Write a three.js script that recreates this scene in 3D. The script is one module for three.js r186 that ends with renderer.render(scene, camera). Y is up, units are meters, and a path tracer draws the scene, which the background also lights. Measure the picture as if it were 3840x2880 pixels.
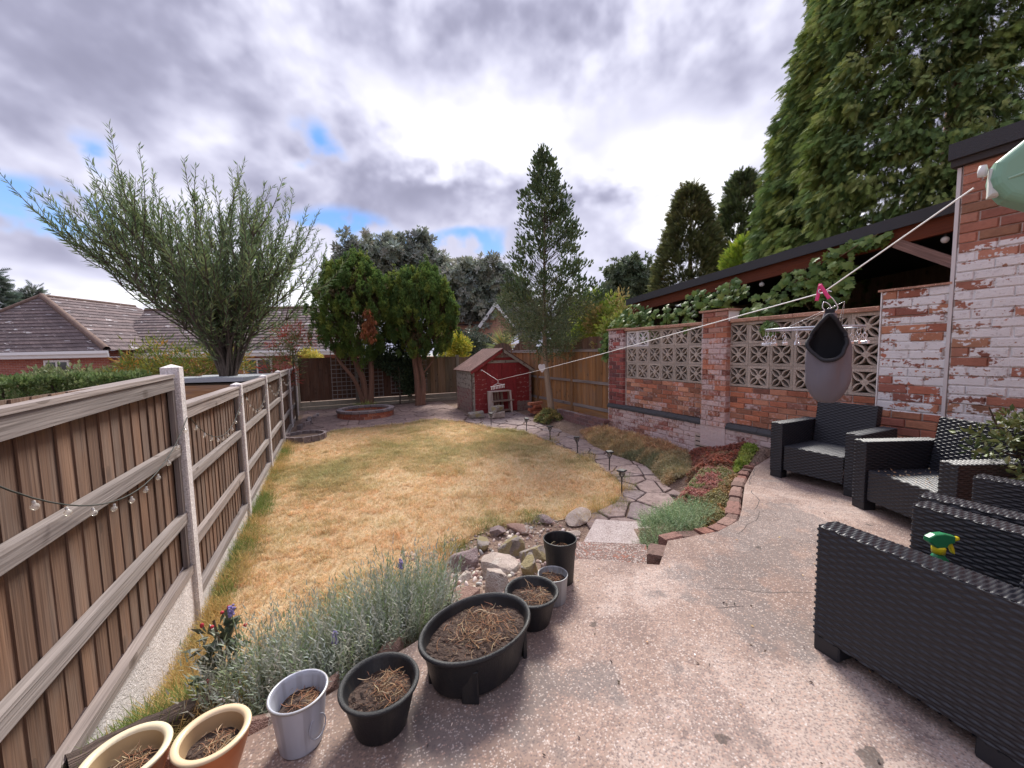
import * as THREE from 'three';
import { mergeGeometries } from 'three/addons/utils/BufferGeometryUtils.js';

// ---------------------------------------------------------------- camera
const scene = new THREE.Scene();
const camera = new THREE.PerspectiveCamera(88.03, 4 / 3, 0.05, 600);
const RAD = Math.PI / 180;
camera.position.set(0, 1.42, 0);
camera.rotation.order = 'YXZ';
camera.rotation.set(-4.7 * RAD, -24.4 * RAD, -1.2 * RAD);
const renderer = new THREE.WebGLRenderer({ antialias: true });
renderer.toneMapping = THREE.LinearToneMapping;
renderer.toneMappingExposure = 2.7;
renderer.shadowMap.enabled = true;

// ---------------------------------------------------------------- random numbers and noise
const rngOf = (s) => () => { s = (s + 0x6d2b79f5) | 0; let t = Math.imul(s ^ (s >>> 15), 1 | s); t = (t + Math.imul(t ^ (t >>> 7), 61 | t)) ^ t; return ((t ^ (t >>> 14)) >>> 0) / 4294967296; };
let rnd = rngOf(7);
const rr = (a, b) => a + (b - a) * rnd();
const PERM = new Uint8Array(512), GR = new Float32Array(256);
{ const r = rngOf(99); const p = [...Array(256).keys()]; for (let i = 255; i > 0; i--) { const j = Math.floor(r() * (i + 1)); [p[i], p[j]] = [p[j], p[i]]; } for (let i = 0; i < 512; i++) PERM[i] = p[i & 255]; for (let i = 0; i < 256; i++) GR[i] = r(); }
const sm = (t) => t * t * (3 - 2 * t), mix = (a, b, t) => a + (b - a) * t, clamp = (x, a = 0, b = 1) => Math.min(b, Math.max(a, x));
const step = (a, b, x) => sm(clamp((x - a) / (b - a)));
// value noise on a lattice that repeats every px, py cells (up to 256)
function vn(x, y, px = 256, py = 256, s = 0) {
  const x0 = Math.floor(x), y0 = Math.floor(y), fx = sm(x - x0), fy = sm(y - y0);
  const X0 = ((x0 % px) + px) % px, X1 = (X0 + 1) % px, Y0 = ((y0 % py) + py) % py, Y1 = (Y0 + 1) % py;
  const a = GR[PERM[PERM[(X0 + s) & 255] + Y0]], b = GR[PERM[PERM[(X1 + s) & 255] + Y0]], c = GR[PERM[PERM[(X0 + s) & 255] + Y1]], d = GR[PERM[PERM[(X1 + s) & 255] + Y1]];
  return a + (b - a) * fx + (c - a + (a - b - c + d) * fx) * fy;
}
function fbm(x, y, o = 4, s = 0, px = 256, py = 256) {
  let v = 0, a = 0.5, n = 0;
  for (let i = 0; i < o; i++) { v += a * vn(x, y, px, py, s + i * 37); n += a; x *= 2; y *= 2; px = Math.min(256, px * 2); py = Math.min(256, py * 2); a *= 0.5; }
  return v / n;
}
const mixc = (a, b, t) => [a[0] + (b[0] - a[0]) * t, a[1] + (b[1] - a[1]) * t, a[2] + (b[2] - a[2]) * t];

// ---------------------------------------------------------------- sky: broken cloud with the brightest part where the sun is behind it
const SUN_AZ = 30 * RAD, SUN_EL = 46 * RAD;
{
  const W = 2048, H = 1024, data = new Float32Array(W * H * 4), SKY_GAIN = 0.58;
  // cloud features: [azimuth, elevation, width, height, brightness]
  const lum = [[20, 25.5, 11, 3.4, 0.5], [9, 29, 6, 3, 0.25], [44, 21.5, 10, 4, 0.65], [57, 14, 10, 5, 0.6], [22, 37.5, 19, 5.5, -0.26], [46, 31, 15, 5, -0.3], [13, 20.5, 7, 2.3, -0.3], [37, 18.5, 4, 2.5, -0.3], [-22, 10.5, 5, 2, -0.2], [-5, 24, 6, 3, 0.14], [-18, 6, 14, 3.5, 0.35], [-16, 29, 14, 6, -0.16], [8, 11, 24, 3.5, 0.4]];
  const blue = [[-0.5, 24.3, 3.2, 3.0, 0.85], [-25, 13.2, 8, 1.5, 1.0], [2.5, 16.2, 6.5, 1.5, 1.15], [20, 14.4, 7, 1.3, 0.95], [-19, 19, 4, 1.6, 0.5], [10, 13.5, 9, 1.2, 0.8]];
  for (let j = 0; j < H; j++) {
    const el = ((j + 0.5) / H - 0.5) * Math.PI;
    if (el < -0.02) { for (let i = 0; i < W; i++) data.set([0.3, 0.3, 0.3, 1], (j * W + i) * 4); continue; }
    for (let i = 0; i < W; i++) {
      const ang = ((i + 0.5) / W - 0.5) * 2 * Math.PI, o = (j * W + i) * 4;
      const cx = Math.cos(ang) * Math.cos(el), cz = Math.sin(ang) * Math.cos(el), e = Math.max(el, 0.012);
      const az = Math.atan2(cx, -cz) / RAD, ed = e / RAD;
      const k = 1 / (Math.sin(e) + 0.16), px = cx * k, pz = cz * k;
      const wx = fbm(px * 1.1 + 40, pz * 1.1 + 40, 3, 5) - 0.5, wz = fbm(px * 1.1 + 80, pz * 1.1 + 10, 3, 9) - 0.5;
      const ua = (az / 360 + 0.5), n0 = fbm(px * 1.3 + wx + 30, pz * 1.8 + wz + 60, 4, 3), n1 = 0.55 * fbm(ua * 30 + wx * 0.8, ed / 7.5 + wz * 0.8 + 3, 5, 63, 30, 256) + 0.45 * n0, n2 = fbm(ua * 110 + wx * 1.2, ed / 2.4 + wz * 1.2, 5, 21, 110, 256);
      let L = 0.44 + (n1 - 0.5) * 1.0 + (n2 - 0.5) * 0.42, B = 0;
      const da = az + (n1 - 0.5) * 9 + wx * 10, de = ed + (n2 - 0.5) * 3.4 + wz * 6;
      for (const f of lum) { const x = (da - f[0]) / f[2], y = (de - f[1]) / f[3], q = x * x + y * y; if (q < 8) L += f[4] * Math.exp(-q); }
      for (const f of blue) { const x = (az + wx * 8 - f[0]) / f[2], y = (de - f[1]) / f[3], q = x * x + y * y; if (q < 8) B += f[4] * Math.exp(-q); }
      B += step(0.6, 0.78, fbm(px * 0.9 + 7, pz * 0.9 + 3, 4, 51)) * 0.5 * step(60, 100, Math.abs(az));
      B = step(0.32, 1.1, B * (0.3 + n2 * 1.4) + (n2 - 0.5) * 0.9 + (n1 - 0.5) * 0.5);
      const sd = Math.cos(el) * Math.cos((az * RAD - SUN_AZ)) * Math.cos(SUN_EL) + Math.sin(el) * Math.sin(SUN_EL);
      L += 0.12 * step(0.8, 0.99, sd);
      L = L < 0.36 ? 0.24 + 0.12 * Math.exp((L - 0.36) / 0.12) : L;
      const g = Math.max(0, 1 - L) * 1.1;
      const cloud = [L * (1 - 0.12 * g), L * (1 - 0.12 * g), L * (1 + 0.3 * g)], zen = mix(1, 1.8, step(0.58, 1, Math.sin(e)));
      const hz = step(0, 22, ed), sky = [mix(0.4, 0.15, hz), mix(0.6, 0.32, hz), mix(0.85, 0.72, hz)];
      const c = mixc(cloud, sky, B).map((q) => q * SKY_GAIN * zen);
      data[o] = c[0]; data[o + 1] = c[1]; data[o + 2] = c[2]; data[o + 3] = 1;
    }
  }
  const t = new THREE.DataTexture(data, W, H, THREE.RGBAFormat, THREE.FloatType);
  t.mapping = THREE.EquirectangularReflectionMapping; t.magFilter = THREE.LinearFilter; t.needsUpdate = true;
  scene.background = t; scene.environment = t;
  scene.backgroundIntensity = 1; scene.environmentIntensity = 1;
}
const sun = new THREE.DirectionalLight(new THREE.Color().setRGB(1, 0.95, 0.88), 2.2);
sun.position.set(Math.sin(SUN_AZ) * Math.cos(SUN_EL) * 40, Math.sin(SUN_EL) * 40, -Math.cos(SUN_AZ) * Math.cos(SUN_EL) * 40);
sun.castShadow = true; sun.shadow.radius = 34; sun.shadow.mapSize.set(4096, 4096);
Object.assign(sun.shadow.camera, { left: -25, right: 25, top: 25, bottom: -25, near: 1, far: 120 });
scene.add(sun, sun.target);

// ---------------------------------------------------------------- helpers
const taken = new Map();
function numbered(name) { const n = taken.get(name) || 0; taken.set(name, n + 1); return n ? `${name}_${String(n).padStart(3, '0')}` : name; }
function mesh(name, geo, mat, parent) { const m = new THREE.Mesh(geo, mat); m.name = parent === scene ? numbered(name) : name; m.castShadow = m.receiveShadow = true; parent.add(m); return m; }
function thing(name, label, category, [x, y, z] = [0, 0, 0], turn = 0, group) {
  const o = new THREE.Group(); o.name = numbered(name); o.position.set(x, y, z); o.rotation.y = turn;
  o.userData = { label, category }; if (group) o.userData.group = group; scene.add(o); return o;
}
function single(name, label, category, geo, mat, [x, y, z] = [0, 0, 0], turn = 0, group) {
  const o = mesh(name, geo, mat, scene); o.position.set(x, y, z); o.rotation.y = turn; o.userData = { label, category }; if (group) o.userData.group = group; return o;
}
function structure(name, geo, mat, label) { const o = mesh(name, geo, mat, scene); o.userData = { kind: 'structure' }; if (label) o.userData.label = label; return o; }
function copyOf(root, pos, turn, label) { const c = root.clone(); c.name = numbered(root.name.replace(/_\d{3}$/, '')); c.userData = { ...root.userData, label }; c.position.set(...pos); c.rotation.y = turn; scene.add(c); return c; }
const C = (r, g, b) => new THREE.Color().setRGB(r, g, b);
const mat = (c, rough = 0.85, more = {}) => new THREE.MeshStandardMaterial({ color: C(...c), roughness: rough, ...more });
const pmat = (c, rough = 0.85, more = {}) => new THREE.MeshPhysicalMaterial({ color: C(...c), roughness: rough, ...more });
const toS = new Uint8Array(4097); for (let i = 0; i <= 4096; i++) { const c = i / 4096; toS[i] = Math.round(255 * (c <= 0.0031308 ? 12.92 * c : 1.055 * Math.pow(c, 1 / 2.4) - 0.055)); }
function tex(w, h, fn, srgb = true) {
  const d = new Uint8Array(w * h * 4);
  for (let y = 0; y < h; y++) for (let x = 0; x < w; x++) { const c = fn((x + 0.5) / w, (y + 0.5) / h), o = (y * w + x) * 4; if (srgb) { for (let k = 0; k < 3; k++) d[o + k] = toS[Math.round(clamp(c[k]) * 4096)]; } else d[o] = d[o + 1] = d[o + 2] = Math.round(clamp(c) * 255); d[o + 3] = 255; }
  const t = new THREE.DataTexture(d, w, h, THREE.RGBAFormat); t.wrapS = t.wrapT = THREE.RepeatWrapping; t.magFilter = THREE.LinearFilter; t.minFilter = THREE.LinearMipmapLinearFilter; t.generateMipmaps = true;
  if (srgb) t.colorSpace = THREE.SRGBColorSpace; t.needsUpdate = true; return t;
}
const rep = (t, x, y) => { const c = t.clone(); c.repeat.set(x, y); c.needsUpdate = true; return c; };
const V = (x, y, z) => new THREE.Vector3(x, y, z);
const UPV = V(0, 1, 0);
// box from min/max corners; uv in metres with the grain (v) along axis, shifted by uo, vo
function plank(x0, x1, y0, y1, z0, z1, axis = 'y', uo = 0, vo = 0) {
  const g = new THREE.BoxGeometry(x1 - x0, y1 - y0, z1 - z0); g.translate((x0 + x1) / 2, (y0 + y1) / 2, (z0 + z1) / 2);
  const p = g.attributes.position, n = g.attributes.normal, uv = g.attributes.uv, A = 'xyz'.indexOf(axis);
  for (let i = 0; i < p.count; i++) {
    const q = [p.getX(i), p.getY(i), p.getZ(i)], nn = [n.getX(i), n.getY(i), n.getZ(i)].map(Math.abs), N = nn.indexOf(Math.max(...nn));
    if (N === A) { const o = [0, 1, 2].filter((k) => k !== A); uv.setXY(i, q[o[0]] + uo, q[o[1]] + vo); } else { const o = 3 - A - N; uv.setXY(i, q[o] + uo, q[A] + vo); }
  }
  return g;
}
// chamfered box, uv in metres per face
function block(w, h, d, b = 0.006, jig = 0) {
  const s = new THREE.Shape(), x = w / 2 - b, y = h / 2 - b, j = () => (rnd() - 0.5) * 2 * jig;
  s.moveTo(-x + j(), -y + j()); s.lineTo(x + j(), -y + j()); s.lineTo(x + j(), y + j()); s.lineTo(-x + j(), y + j()); s.closePath();
  const g = new THREE.ExtrudeGeometry(s, { depth: d - 2 * b, bevelEnabled: true, bevelThickness: b, bevelSize: b, bevelSegments: 1, curveSegments: 1 }); g.translate(0, 0, -d / 2 + b); return g;
}
function flatUV(g, fn) { const p = g.attributes.position, uv = new Float32Array(p.count * 2); for (let i = 0; i < p.count; i++) { const [u, v] = fn(p.getX(i), p.getY(i), p.getZ(i)); uv[2 * i] = u; uv[2 * i + 1] = v; } g.setAttribute('uv', new THREE.BufferAttribute(uv, 2)); return g; }
// planar uv by dominant normal, metres
function boxUV(g, s = 1) {
  const p = g.attributes.position, n = g.attributes.normal, uv = new Float32Array(p.count * 2);
  for (let i = 0; i < p.count; i++) { const a = Math.abs(n.getX(i)), b = Math.abs(n.getY(i)), c = Math.abs(n.getZ(i)); let u, v; if (b >= a && b >= c) { u = p.getX(i); v = p.getZ(i); } else if (a >= c) { u = p.getZ(i); v = p.getY(i); } else { u = p.getX(i); v = p.getY(i); } uv[2 * i] = u * s; uv[2 * i + 1] = v * s; }
  g.setAttribute('uv', new THREE.BufferAttribute(uv, 2)); return g;
}
const plain = (g) => { const q = g.index ? g.toNonIndexed() : g; for (const k of Object.keys(q.attributes)) if (!['position', 'normal', 'uv'].includes(k)) q.deleteAttribute(k); return q; };
const join = (list) => mergeGeometries(list.map(plain), false);
// tube through points with a radius at each
function limb(pts, rad, sides = 6) {
  const n = pts.length, pos = [], nor = [], uv = [], idx = []; let ref = V(0.31, 0.17, 0.93), len = 0;
  for (let i = 0; i < n; i++) {
    const t = V().subVectors(pts[Math.min(n - 1, i + 1)], pts[Math.max(0, i - 1)]).normalize(), a = V().crossVectors(t, ref).normalize(), b = V().crossVectors(t, a); ref = V().crossVectors(a, t);
    if (i) len += pts[i].distanceTo(pts[i - 1]);
    for (let s = 0; s <= sides; s++) { const q = (s / sides) * 2 * Math.PI, c = Math.cos(q), d = Math.sin(q), r = rad[i]; pos.push(pts[i].x + (a.x * c + b.x * d) * r, pts[i].y + (a.y * c + b.y * d) * r, pts[i].z + (a.z * c + b.z * d) * r); nor.push(a.x * c + b.x * d, a.y * c + b.y * d, a.z * c + b.z * d); uv.push(s / sides, len); }
  }
  for (let i = 0; i < n - 1; i++) for (let s = 0; s < sides; s++) { const o = i * (sides + 1) + s; idx.push(o, o + 1, o + sides + 1, o + 1, o + sides + 2, o + sides + 1); }
  const g = new THREE.BufferGeometry(); g.setAttribute('position', new THREE.Float32BufferAttribute(pos, 3)); g.setAttribute('normal', new THREE.Float32BufferAttribute(nor, 3)); g.setAttribute('uv', new THREE.Float32BufferAttribute(uv, 2)); g.setIndex(idx); return g;
}
const curve = (pts, n) => new THREE.CatmullRomCurve3(pts).getPoints(n);
const wire = (pts, r, sides = 5) => limb(pts, pts.map(() => r), sides);
function lathe(prof, seg = 40) { return new THREE.LatheGeometry(prof.map(([r, y]) => new THREE.Vector2(r, y)), seg); }
function triGeo(tris) { const g = new THREE.BufferGeometry(); g.setAttribute('position', new THREE.Float32BufferAttribute(tris.flat(), 3)); g.computeVertexNormals(); return g; }
function instances(name, geo, material, list, parent, kind) {
  const m = new THREE.InstancedMesh(geo, material, list.length), M = new THREE.Matrix4();
  for (let i = 0; i < list.length; i++) { const { p, q, s, c } = list[i]; M.compose(p, q, s.isVector3 ? s : V(s, s, s)); m.setMatrixAt(i, M); if (c) m.setColorAt(i, C(...c)); }
  m.name = parent === scene ? numbered(name) : name; m.castShadow = m.receiveShadow = true; if (kind || parent !== scene) m.userData.kind = kind || 'stuff'; parent.add(m); return m;
}
const qTo = (dir, spin = 0) => { const q = new THREE.Quaternion().setFromUnitVectors(UPV, dir.clone().normalize()); return spin ? q.multiply(new THREE.Quaternion().setFromAxisAngle(UPV, spin)) : q; };
const jitter = (c, a) => { const k = 1 + (rnd() - 0.5) * 2 * a; return [c[0] * k * (1 + (rnd() - 0.5) * a), c[1] * k, c[2] * k * (1 + (rnd() - 0.5) * a)]; };
const pick = (a) => a[Math.floor(rnd() * a.length)];
function ballDir() { const z = rr(-1, 1), a = rr(0, 2 * Math.PI), s = Math.sqrt(1 - z * z); return V(s * Math.cos(a), z, s * Math.sin(a)); }
function inPoly(x, z, P) { let c = false; for (let i = 0, j = P.length - 1; i < P.length; j = i++) { const [a, b] = P[i], [d, e] = P[j]; if (b > z !== e > z && x < ((d - a) * (z - b)) / (e - b) + a) c = !c; } return c; }
function distPoly(x, z, P, open = false) { let m = 1e9; for (let i = open ? 1 : 0; i < P.length; i++) { const [a, b] = P[(i + P.length - 1) % P.length], [d, e] = P[i], l = (d - a) ** 2 + (e - b) ** 2, t = clamp(((x - a) * (d - a) + (z - b) * (e - b)) / l); m = Math.min(m, Math.hypot(x - a - t * (d - a), z - b - t * (e - b))); } return m; }
// ---------------------------------------------------------------- plan of the garden (x right, z towards the house; patio top is y = 0)
const PATIO_EDGE = [[-0.98, -1.5], [-0.45, -1.66], [-0.1, -1.75], [0.3, -1.9], [0.6, -2.02], [1.05, -2.14], [1.47, -2.2], [1.9, -1.9], [2.2, -2.12], [2.66, -2.06], [2.98, -2.12], [3.23, -2.27], [3.5, -2.45], [3.82, -2.66], [4.5, -3.02], [5.22, -3.25]];
const PATIO = [...PATIO_EDGE, [5.22, 1.2], [-0.98, 1.2]];
const LAWN = [[-0.9, -1.8], [-0.5, -2.15], [0.1, -2.5], [0.6, -2.95], [0.95, -3.5], [1.4, -3.82], [1.9, -3.75], [2.42, -3.6], [2.7, -3.64], [3.02, -3.72], [3.47, -4.08], [3.63, -4.45], [3.84, -5.45], [3.86, -6.7], [3.8, -7.6], [3.3, -8.5], [2.95, -9.5], [2.37, -10.1], [1.4, -9.95], [0.05, -9.92], [-0.2, -9.7], [-0.3, -9.3], [-0.9, -9.0]];
const PATH_RIGHT = [[2.75, -2.9], [3.2, -3.18], [3.62, -3.4], [3.98, -3.6], [4.0, -3.85], [4.4, -4.7], [4.35, -5.4], [4.42, -6.05], [4.72, -6.9], [4.9, -7.9], [4.75, -8.6]];
const PATH = [[2.33, -3.22], [2.75, -2.9], ...PATH_RIGHT.slice(1), [4.72, -9.6], [4.75, -10.35], [3.4, -10.35], [3.0, -9.6], [3.3, -8.48], [3.8, -7.58], [3.86, -6.7], [3.84, -5.45], [3.63, -4.45], [3.47, -4.08], [3.02, -3.72], [2.45, -3.58]];
const YARD = [[-0.8, -10.0], [-0.2, -9.75], [0.05, -9.95], [1.4, -9.98], [2.37, -10.12], [2.95, -9.52], [3.38, -10.4], [3.4, -13.5], [-0.8, -13.6]];
const lawnY = (z) => -0.45 + 0.02 * clamp(-z - 4, 0, 8);
function groundY(x, z) {
  const L = lawnY(z);
  if (x < -1.1 || x > 6.2) return L - 0.12 - 0.3 * step(0, 8, x < 0 ? -1.1 - x : x - 6.2);
  if (inPoly(x, z, PATIO)) return -0.16 - 0.3 * step(0.02, 0.3, distPoly(x, z, PATIO_EDGE, true));
  const d = distPoly(x, z, PATIO_EDGE, true), bump = 0.05 * (fbm(x * 2.3 + 50, z * 2.3 + 50, 3, 3) - 0.5);
  let w = 1.15, top = -0.1;
  if (x > 1.3 && x < 2.45) { const k = 1 - Math.abs(x - 1.9) / 0.55; w = mix(1.15, 0.25, clamp(k * 1.6)); top = mix(-0.1, -0.4, clamp(k * 1.6)); }
  if (x >= 2.45) { w = 1.5; top = -0.07; }
  let y = mix(top, L, step(0, w, d)) + bump * (d < w ? 1 : 0.25);
  if (x > 1.9 && d < w + 0.3) { const dp = inPoly(x, z, PATH) ? 0 : distPoly(x, z, PATH); y = Math.min(y, L - 0.015 + dp * 1.1); }
  if (x > 4.2 && z < -3 && z > -9) y += 0.13 * step(4.3, 5.2, x) * step(-9, -8.4, z);
  return y;
}
// ---------------------------------------------------------------- surface materials
const soilTex = tex(1024, 1024, (u, v) => {
  const a = fbm(u * 10, v * 10, 5, 2, 10, 10), b = vn(u * 160, v * 160, 160, 160, 7), c = vn(u * 90, v * 90, 90, 90, 17);
  let k = mixc([0.1, 0.062, 0.045], [0.26, 0.175, 0.13], a * 0.8 + b * 0.35);
  if (c > 0.87) k = mixc(k, [0.42, 0.34, 0.27], 0.7); return k;
});
const soilBump = tex(512, 512, (u, v) => fbm(u * 40, v * 40, 4, 3, 40, 40), false);
const soilMat = new THREE.MeshStandardMaterial({ map: soilTex, roughness: 1, bumpMap: rep(soilBump, 2, 2), bumpScale: 0.03 });
const fineBump = tex(512, 512, (u, v) => 0.6 * fbm(u * 32, v * 32, 3, 8, 32, 32) + 0.4 * vn(u * 128, v * 128, 128, 128, 4), false);
{ // the ground, one sheet out to the horizon: fine inside the garden
  const xs = [-300, -120, -60, -35, -22, -14, -9, -6, -4, -2.6, -1.8, -1.4], zs = [-300, -150, -80, -50, -36, -28, -22, -18, -16, -15];
  for (let x = -1.2; x < 6.3; x += 0.11) xs.push(x); xs.push(7, 8.5, 11, 15, 22, 35, 70, 140, 300);
  for (let z = -14.4; z < 0.4; z += 0.11) zs.push(z); zs.push(2, 5, 10, 20, 40, 80, 160, 300);
  const pos = [], uv = [], idx = [];
  for (const z of zs) for (const x of xs) { pos.push(x, groundY(x, z), z); uv.push(x / 1.6, z / 1.6); }
  const n = xs.length; for (let j = 0; j < zs.length - 1; j++) for (let i = 0; i < n - 1; i++) { const o = j * n + i; idx.push(o, o + n, o + 1, o + 1, o + n, o + n + 1); }
  const g = new THREE.BufferGeometry(); g.setAttribute('position', new THREE.Float32BufferAttribute(pos, 3)); g.setAttribute('uv', new THREE.Float32BufferAttribute(uv, 2)); g.setIndex(idx); g.computeVertexNormals();
  structure('ground', g, soilMat);
}
// patio: old exposed-aggregate concrete, one map over the whole slab
const PW = 6.4, PD = 4.6;   // metres covered by the map from (-1, -3.4)
{
  const worn = [[1.35, -0.85, 0.5, 0.45], [1.7, -1.75, 0.4, 0.2], [2.6, -1.85, 0.5, 0.12], [0.8, -0.5, 0.7, 0.4], [3.7, -1.9, 0.6, 0.35], [4.2, -2.5, 0.4, 0.3], [1.9, -0.75, 0.35, 0.25]], algae = [[2.9, -1.75, 0.55, 0.38], [3.4, -2.05, 0.5, 0.22], [2.3, -1.65, 0.5, 0.28], [2.0, -1.2, 0.3, 0.3], [0.6, -1.35, 0.7, 0.22], [4.3, -2.6, 0.3, 0.2]];
  const patches = []; { const r = rngOf(5); for (let i = 0; i < 34; i++) patches.push([r() * 4.2 - 0.2, -0.2 - r() * 2, 0.008 + r() * 0.022]); patches.push([1.62, -0.64, 0.05], [2.02, -0.98, 0.032], [1.98, -0.92, 0.03], [3.5, -1.5, 0.05], [3.3, -1.35, 0.04], [3.75, -1.3, 0.05], [3.62, -1.2, 0.04]); }
  const cracks = [[[1.85, -1.42], [2.0, -1.36]], [[2.0, -1.55], [2.45, -1.3], [2.6, -1.05]], [[2.75, -1.95], [3.1, -2.05], [3.3, -2.15]], [[3.86, -2.64], [4.0, -2.75], [4.4, -2.95]], [[3.3, -2.2], [3.55, -2.32], [3.72, -2.5]]];
  const grain = (x, z) => { // aggregate: nearest random stone
    const s = 140, gx = Math.floor(x * s), gz = Math.floor(z * s); let best = 9, id = 0;
    for (let i = -1; i <= 1; i++) for (let j = -1; j <= 1; j++) { const h = PERM[PERM[(gx + i) & 255] + ((gz + j) & 255)], h2 = PERM[(h + 71) & 255], dx = gx + i + GR[h] - x * s, dz = gz + j + GR[h2] - z * s, d = dx * dx + dz * dz; if (d < best) { best = d; id = h; } }
    return [Math.sqrt(best), id];
  };
  const H = new Float32Array(1024 * 736);
  const map = tex(2048, 1472, (u, v) => {
    const x = -1 + u * PW, z = -3.4 + v * PD, n = fbm(x * 2.2 + 20, z * 2.2 + 20, 5, 11), n2 = fbm(x * 9 + 4, z * 9 + 9, 4, 31), n3 = fbm(x * 38 + 4, z * 38 + 9, 3, 47), n4 = fbm(x * 4.5 + 44, z * 4.5 + 19, 5, 57);
    let c = mixc([0.215, 0.148, 0.117], [0.345, 0.252, 0.206], clamp(n * 1.5 - 0.25 + (n2 - 0.5) * 0.9));
    const [d, id] = grain(x + n2 * 0.02, z + n * 0.02), k = GR[id];
    let W = 0; for (const [a, b, rx, rz] of worn) W += Math.exp(-(((x - a) / rx) ** 2) - ((z - b) / rz) ** 2); W = clamp(W * 0.8 + (n - 0.5));
    const th = mix(0.8, 0.68, W);
    c = mixc(c, [0.5, 0.41, 0.36], 0.5 * step(0.35, 0.8, W + (n2 - 0.5) * 0.9)); c = mixc(c, [0.16, 0.112, 0.095], 0.55 * step(0.48, 0.7, n4 + (n3 - 0.5) * 0.35)); if (k > th && d < 0.46) c = mixc(c, k > 0.95 ? [0.6, 0.54, 0.5] : k > 0.86 ? [0.48, 0.39, 0.34] : [0.43, 0.28, 0.22], 0.75); else if (k < 0.26 && d < 0.45) c = mixc(c, [0.14, 0.105, 0.1], 0.75); else if (d > 0.62) c = mixc(c, [0.24, 0.17, 0.145], 0.55);
    let A = 0; for (const [a, b, rx, rz] of algae) if (Math.abs(x - a) < rx * 2.4) A += Math.exp(-(((x - a) / rx) ** 2) - ((z - b) / rz) ** 2);
    const al = step(0.34, 0.8, A * 0.75 + (n2 - 0.5) * 1.5 + (n - 0.5) * 0.8); if (al > 0 && !(k > 0.8 && d < 0.4)) c = mixc(c, [0.12, 0.105, 0.1], al * 0.62);
    for (const [a, b, r] of patches) { if (Math.abs(x - a) > 0.12 || Math.abs(z - b) > 0.12) continue; const q = Math.hypot(x - a + (n2 - 0.5) * 0.11, (z - b) * 1.4 + (n3 - 0.5) * 0.12); if (q < r * (0.4 + n3 * 1.2)) c = mixc(c, [0.06, 0.048, 0.042], 0.45 + 0.5 * n2); }
    for (const cr of cracks) { if (Math.abs(x - cr[0][0]) > 1 || Math.abs(z - cr[0][1]) > 0.7) continue; const q = distPoly(x + (n2 - 0.5) * 0.06, z + (n - 0.5) * 0.1, cr, true); if (q < 0.0032) c = [0.07, 0.055, 0.05]; }
    return c;
  });
  const bumpT = tex(1024, 736, (u, v) => { const x = -1 + u * PW, z = -3.4 + v * PD, [d, id] = grain(x, z); return 0.35 + 0.4 * fbm(x * 5 + 3, z * 5 + 8, 3, 14) + 0.3 * (GR[id] > 0.55 ? 1 - d : 0.1); }, false);
  const s = new THREE.Shape(PATIO.map(([x, z]) => new THREE.Vector2(x, -z)));
  const g = new THREE.ExtrudeGeometry(s, { depth: 0.16, bevelEnabled: true, bevelThickness: 0.012, bevelSize: 0.01, bevelSegments: 2, bevelOffset: -0.01 }); g.rotateX(-Math.PI / 2); g.translate(0, -0.172, 0);
  flatUV(g, (x, y, z) => [(x + 1) / PW, (z + 3.4) / PD]);
  structure('patio', g, new THREE.MeshStandardMaterial({ map, roughness: 0.93, bumpMap: bumpT, bumpScale: 0.006 }));
}
// steps down to the path
{
  const slabTex = tex(512, 512, (u, v) => { const a = fbm(u * 14, v * 14, 4, 4, 14, 14), b = vn(u * 120, v * 120, 120, 120, 9), c = vn(u * 70, v * 70, 70, 70, 19); let k = mixc([0.36, 0.28, 0.26], [0.52, 0.44, 0.42], a); if (b > 0.72) k = mixc(k, [0.7, 0.64, 0.61], 0.6); if (c < 0.22) k = mixc(k, [0.2, 0.15, 0.14], 0.6); return k; });
  const pebTex = tex(512, 512, (u, v) => { const b = vn(u * 90, v * 90, 90, 90, 9), c = vn(u * 60, v * 60, 60, 60, 29); let k = mixc([0.14, 0.09, 0.075], [0.27, 0.19, 0.165], fbm(u * 9, v * 9, 3, 2, 9, 9)); if (b > 0.66) k = mixc(k, [0.5, 0.42, 0.38], 0.8); if (c > 0.8) k = [0.3, 0.13, 0.09]; return k; });
  const mk = (P, top, h, t, name, label) => { const s = new THREE.Shape(P.map(([x, z]) => new THREE.Vector2(x, -z))); const g = new THREE.ExtrudeGeometry(s, { depth: h, bevelEnabled: true, bevelThickness: 0.015, bevelSize: 0.012, bevelSegments: 2, bevelOffset: -0.012 }); g.rotateX(-Math.PI / 2); g.translate(0, top - h - 0.015, 0); flatUV(g, (x, y, z) => [x * 1.4 + y * 0.6, z * 1.4 + y * 0.8]); structure(name, g, new THREE.MeshStandardMaterial({ map: t, roughness: 0.95, bumpMap: rep(fineBump, 3, 3), bumpScale: 0.008 }), label); };
  mk([[1.44, -2.215], [1.915, -1.925], [2.24, -2.38], [1.76, -2.68]], -0.15, 0.25, pebTex, 'step', 'narrow brown pebbly step below the patio edge');
  mk([[1.76, -2.69], [2.24, -2.39], [2.8, -2.9], [2.36, -3.22]], -0.29, 0.2, slabTex, 'step', 'pale rough concrete step slab beside the crazy paving');
}
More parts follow.
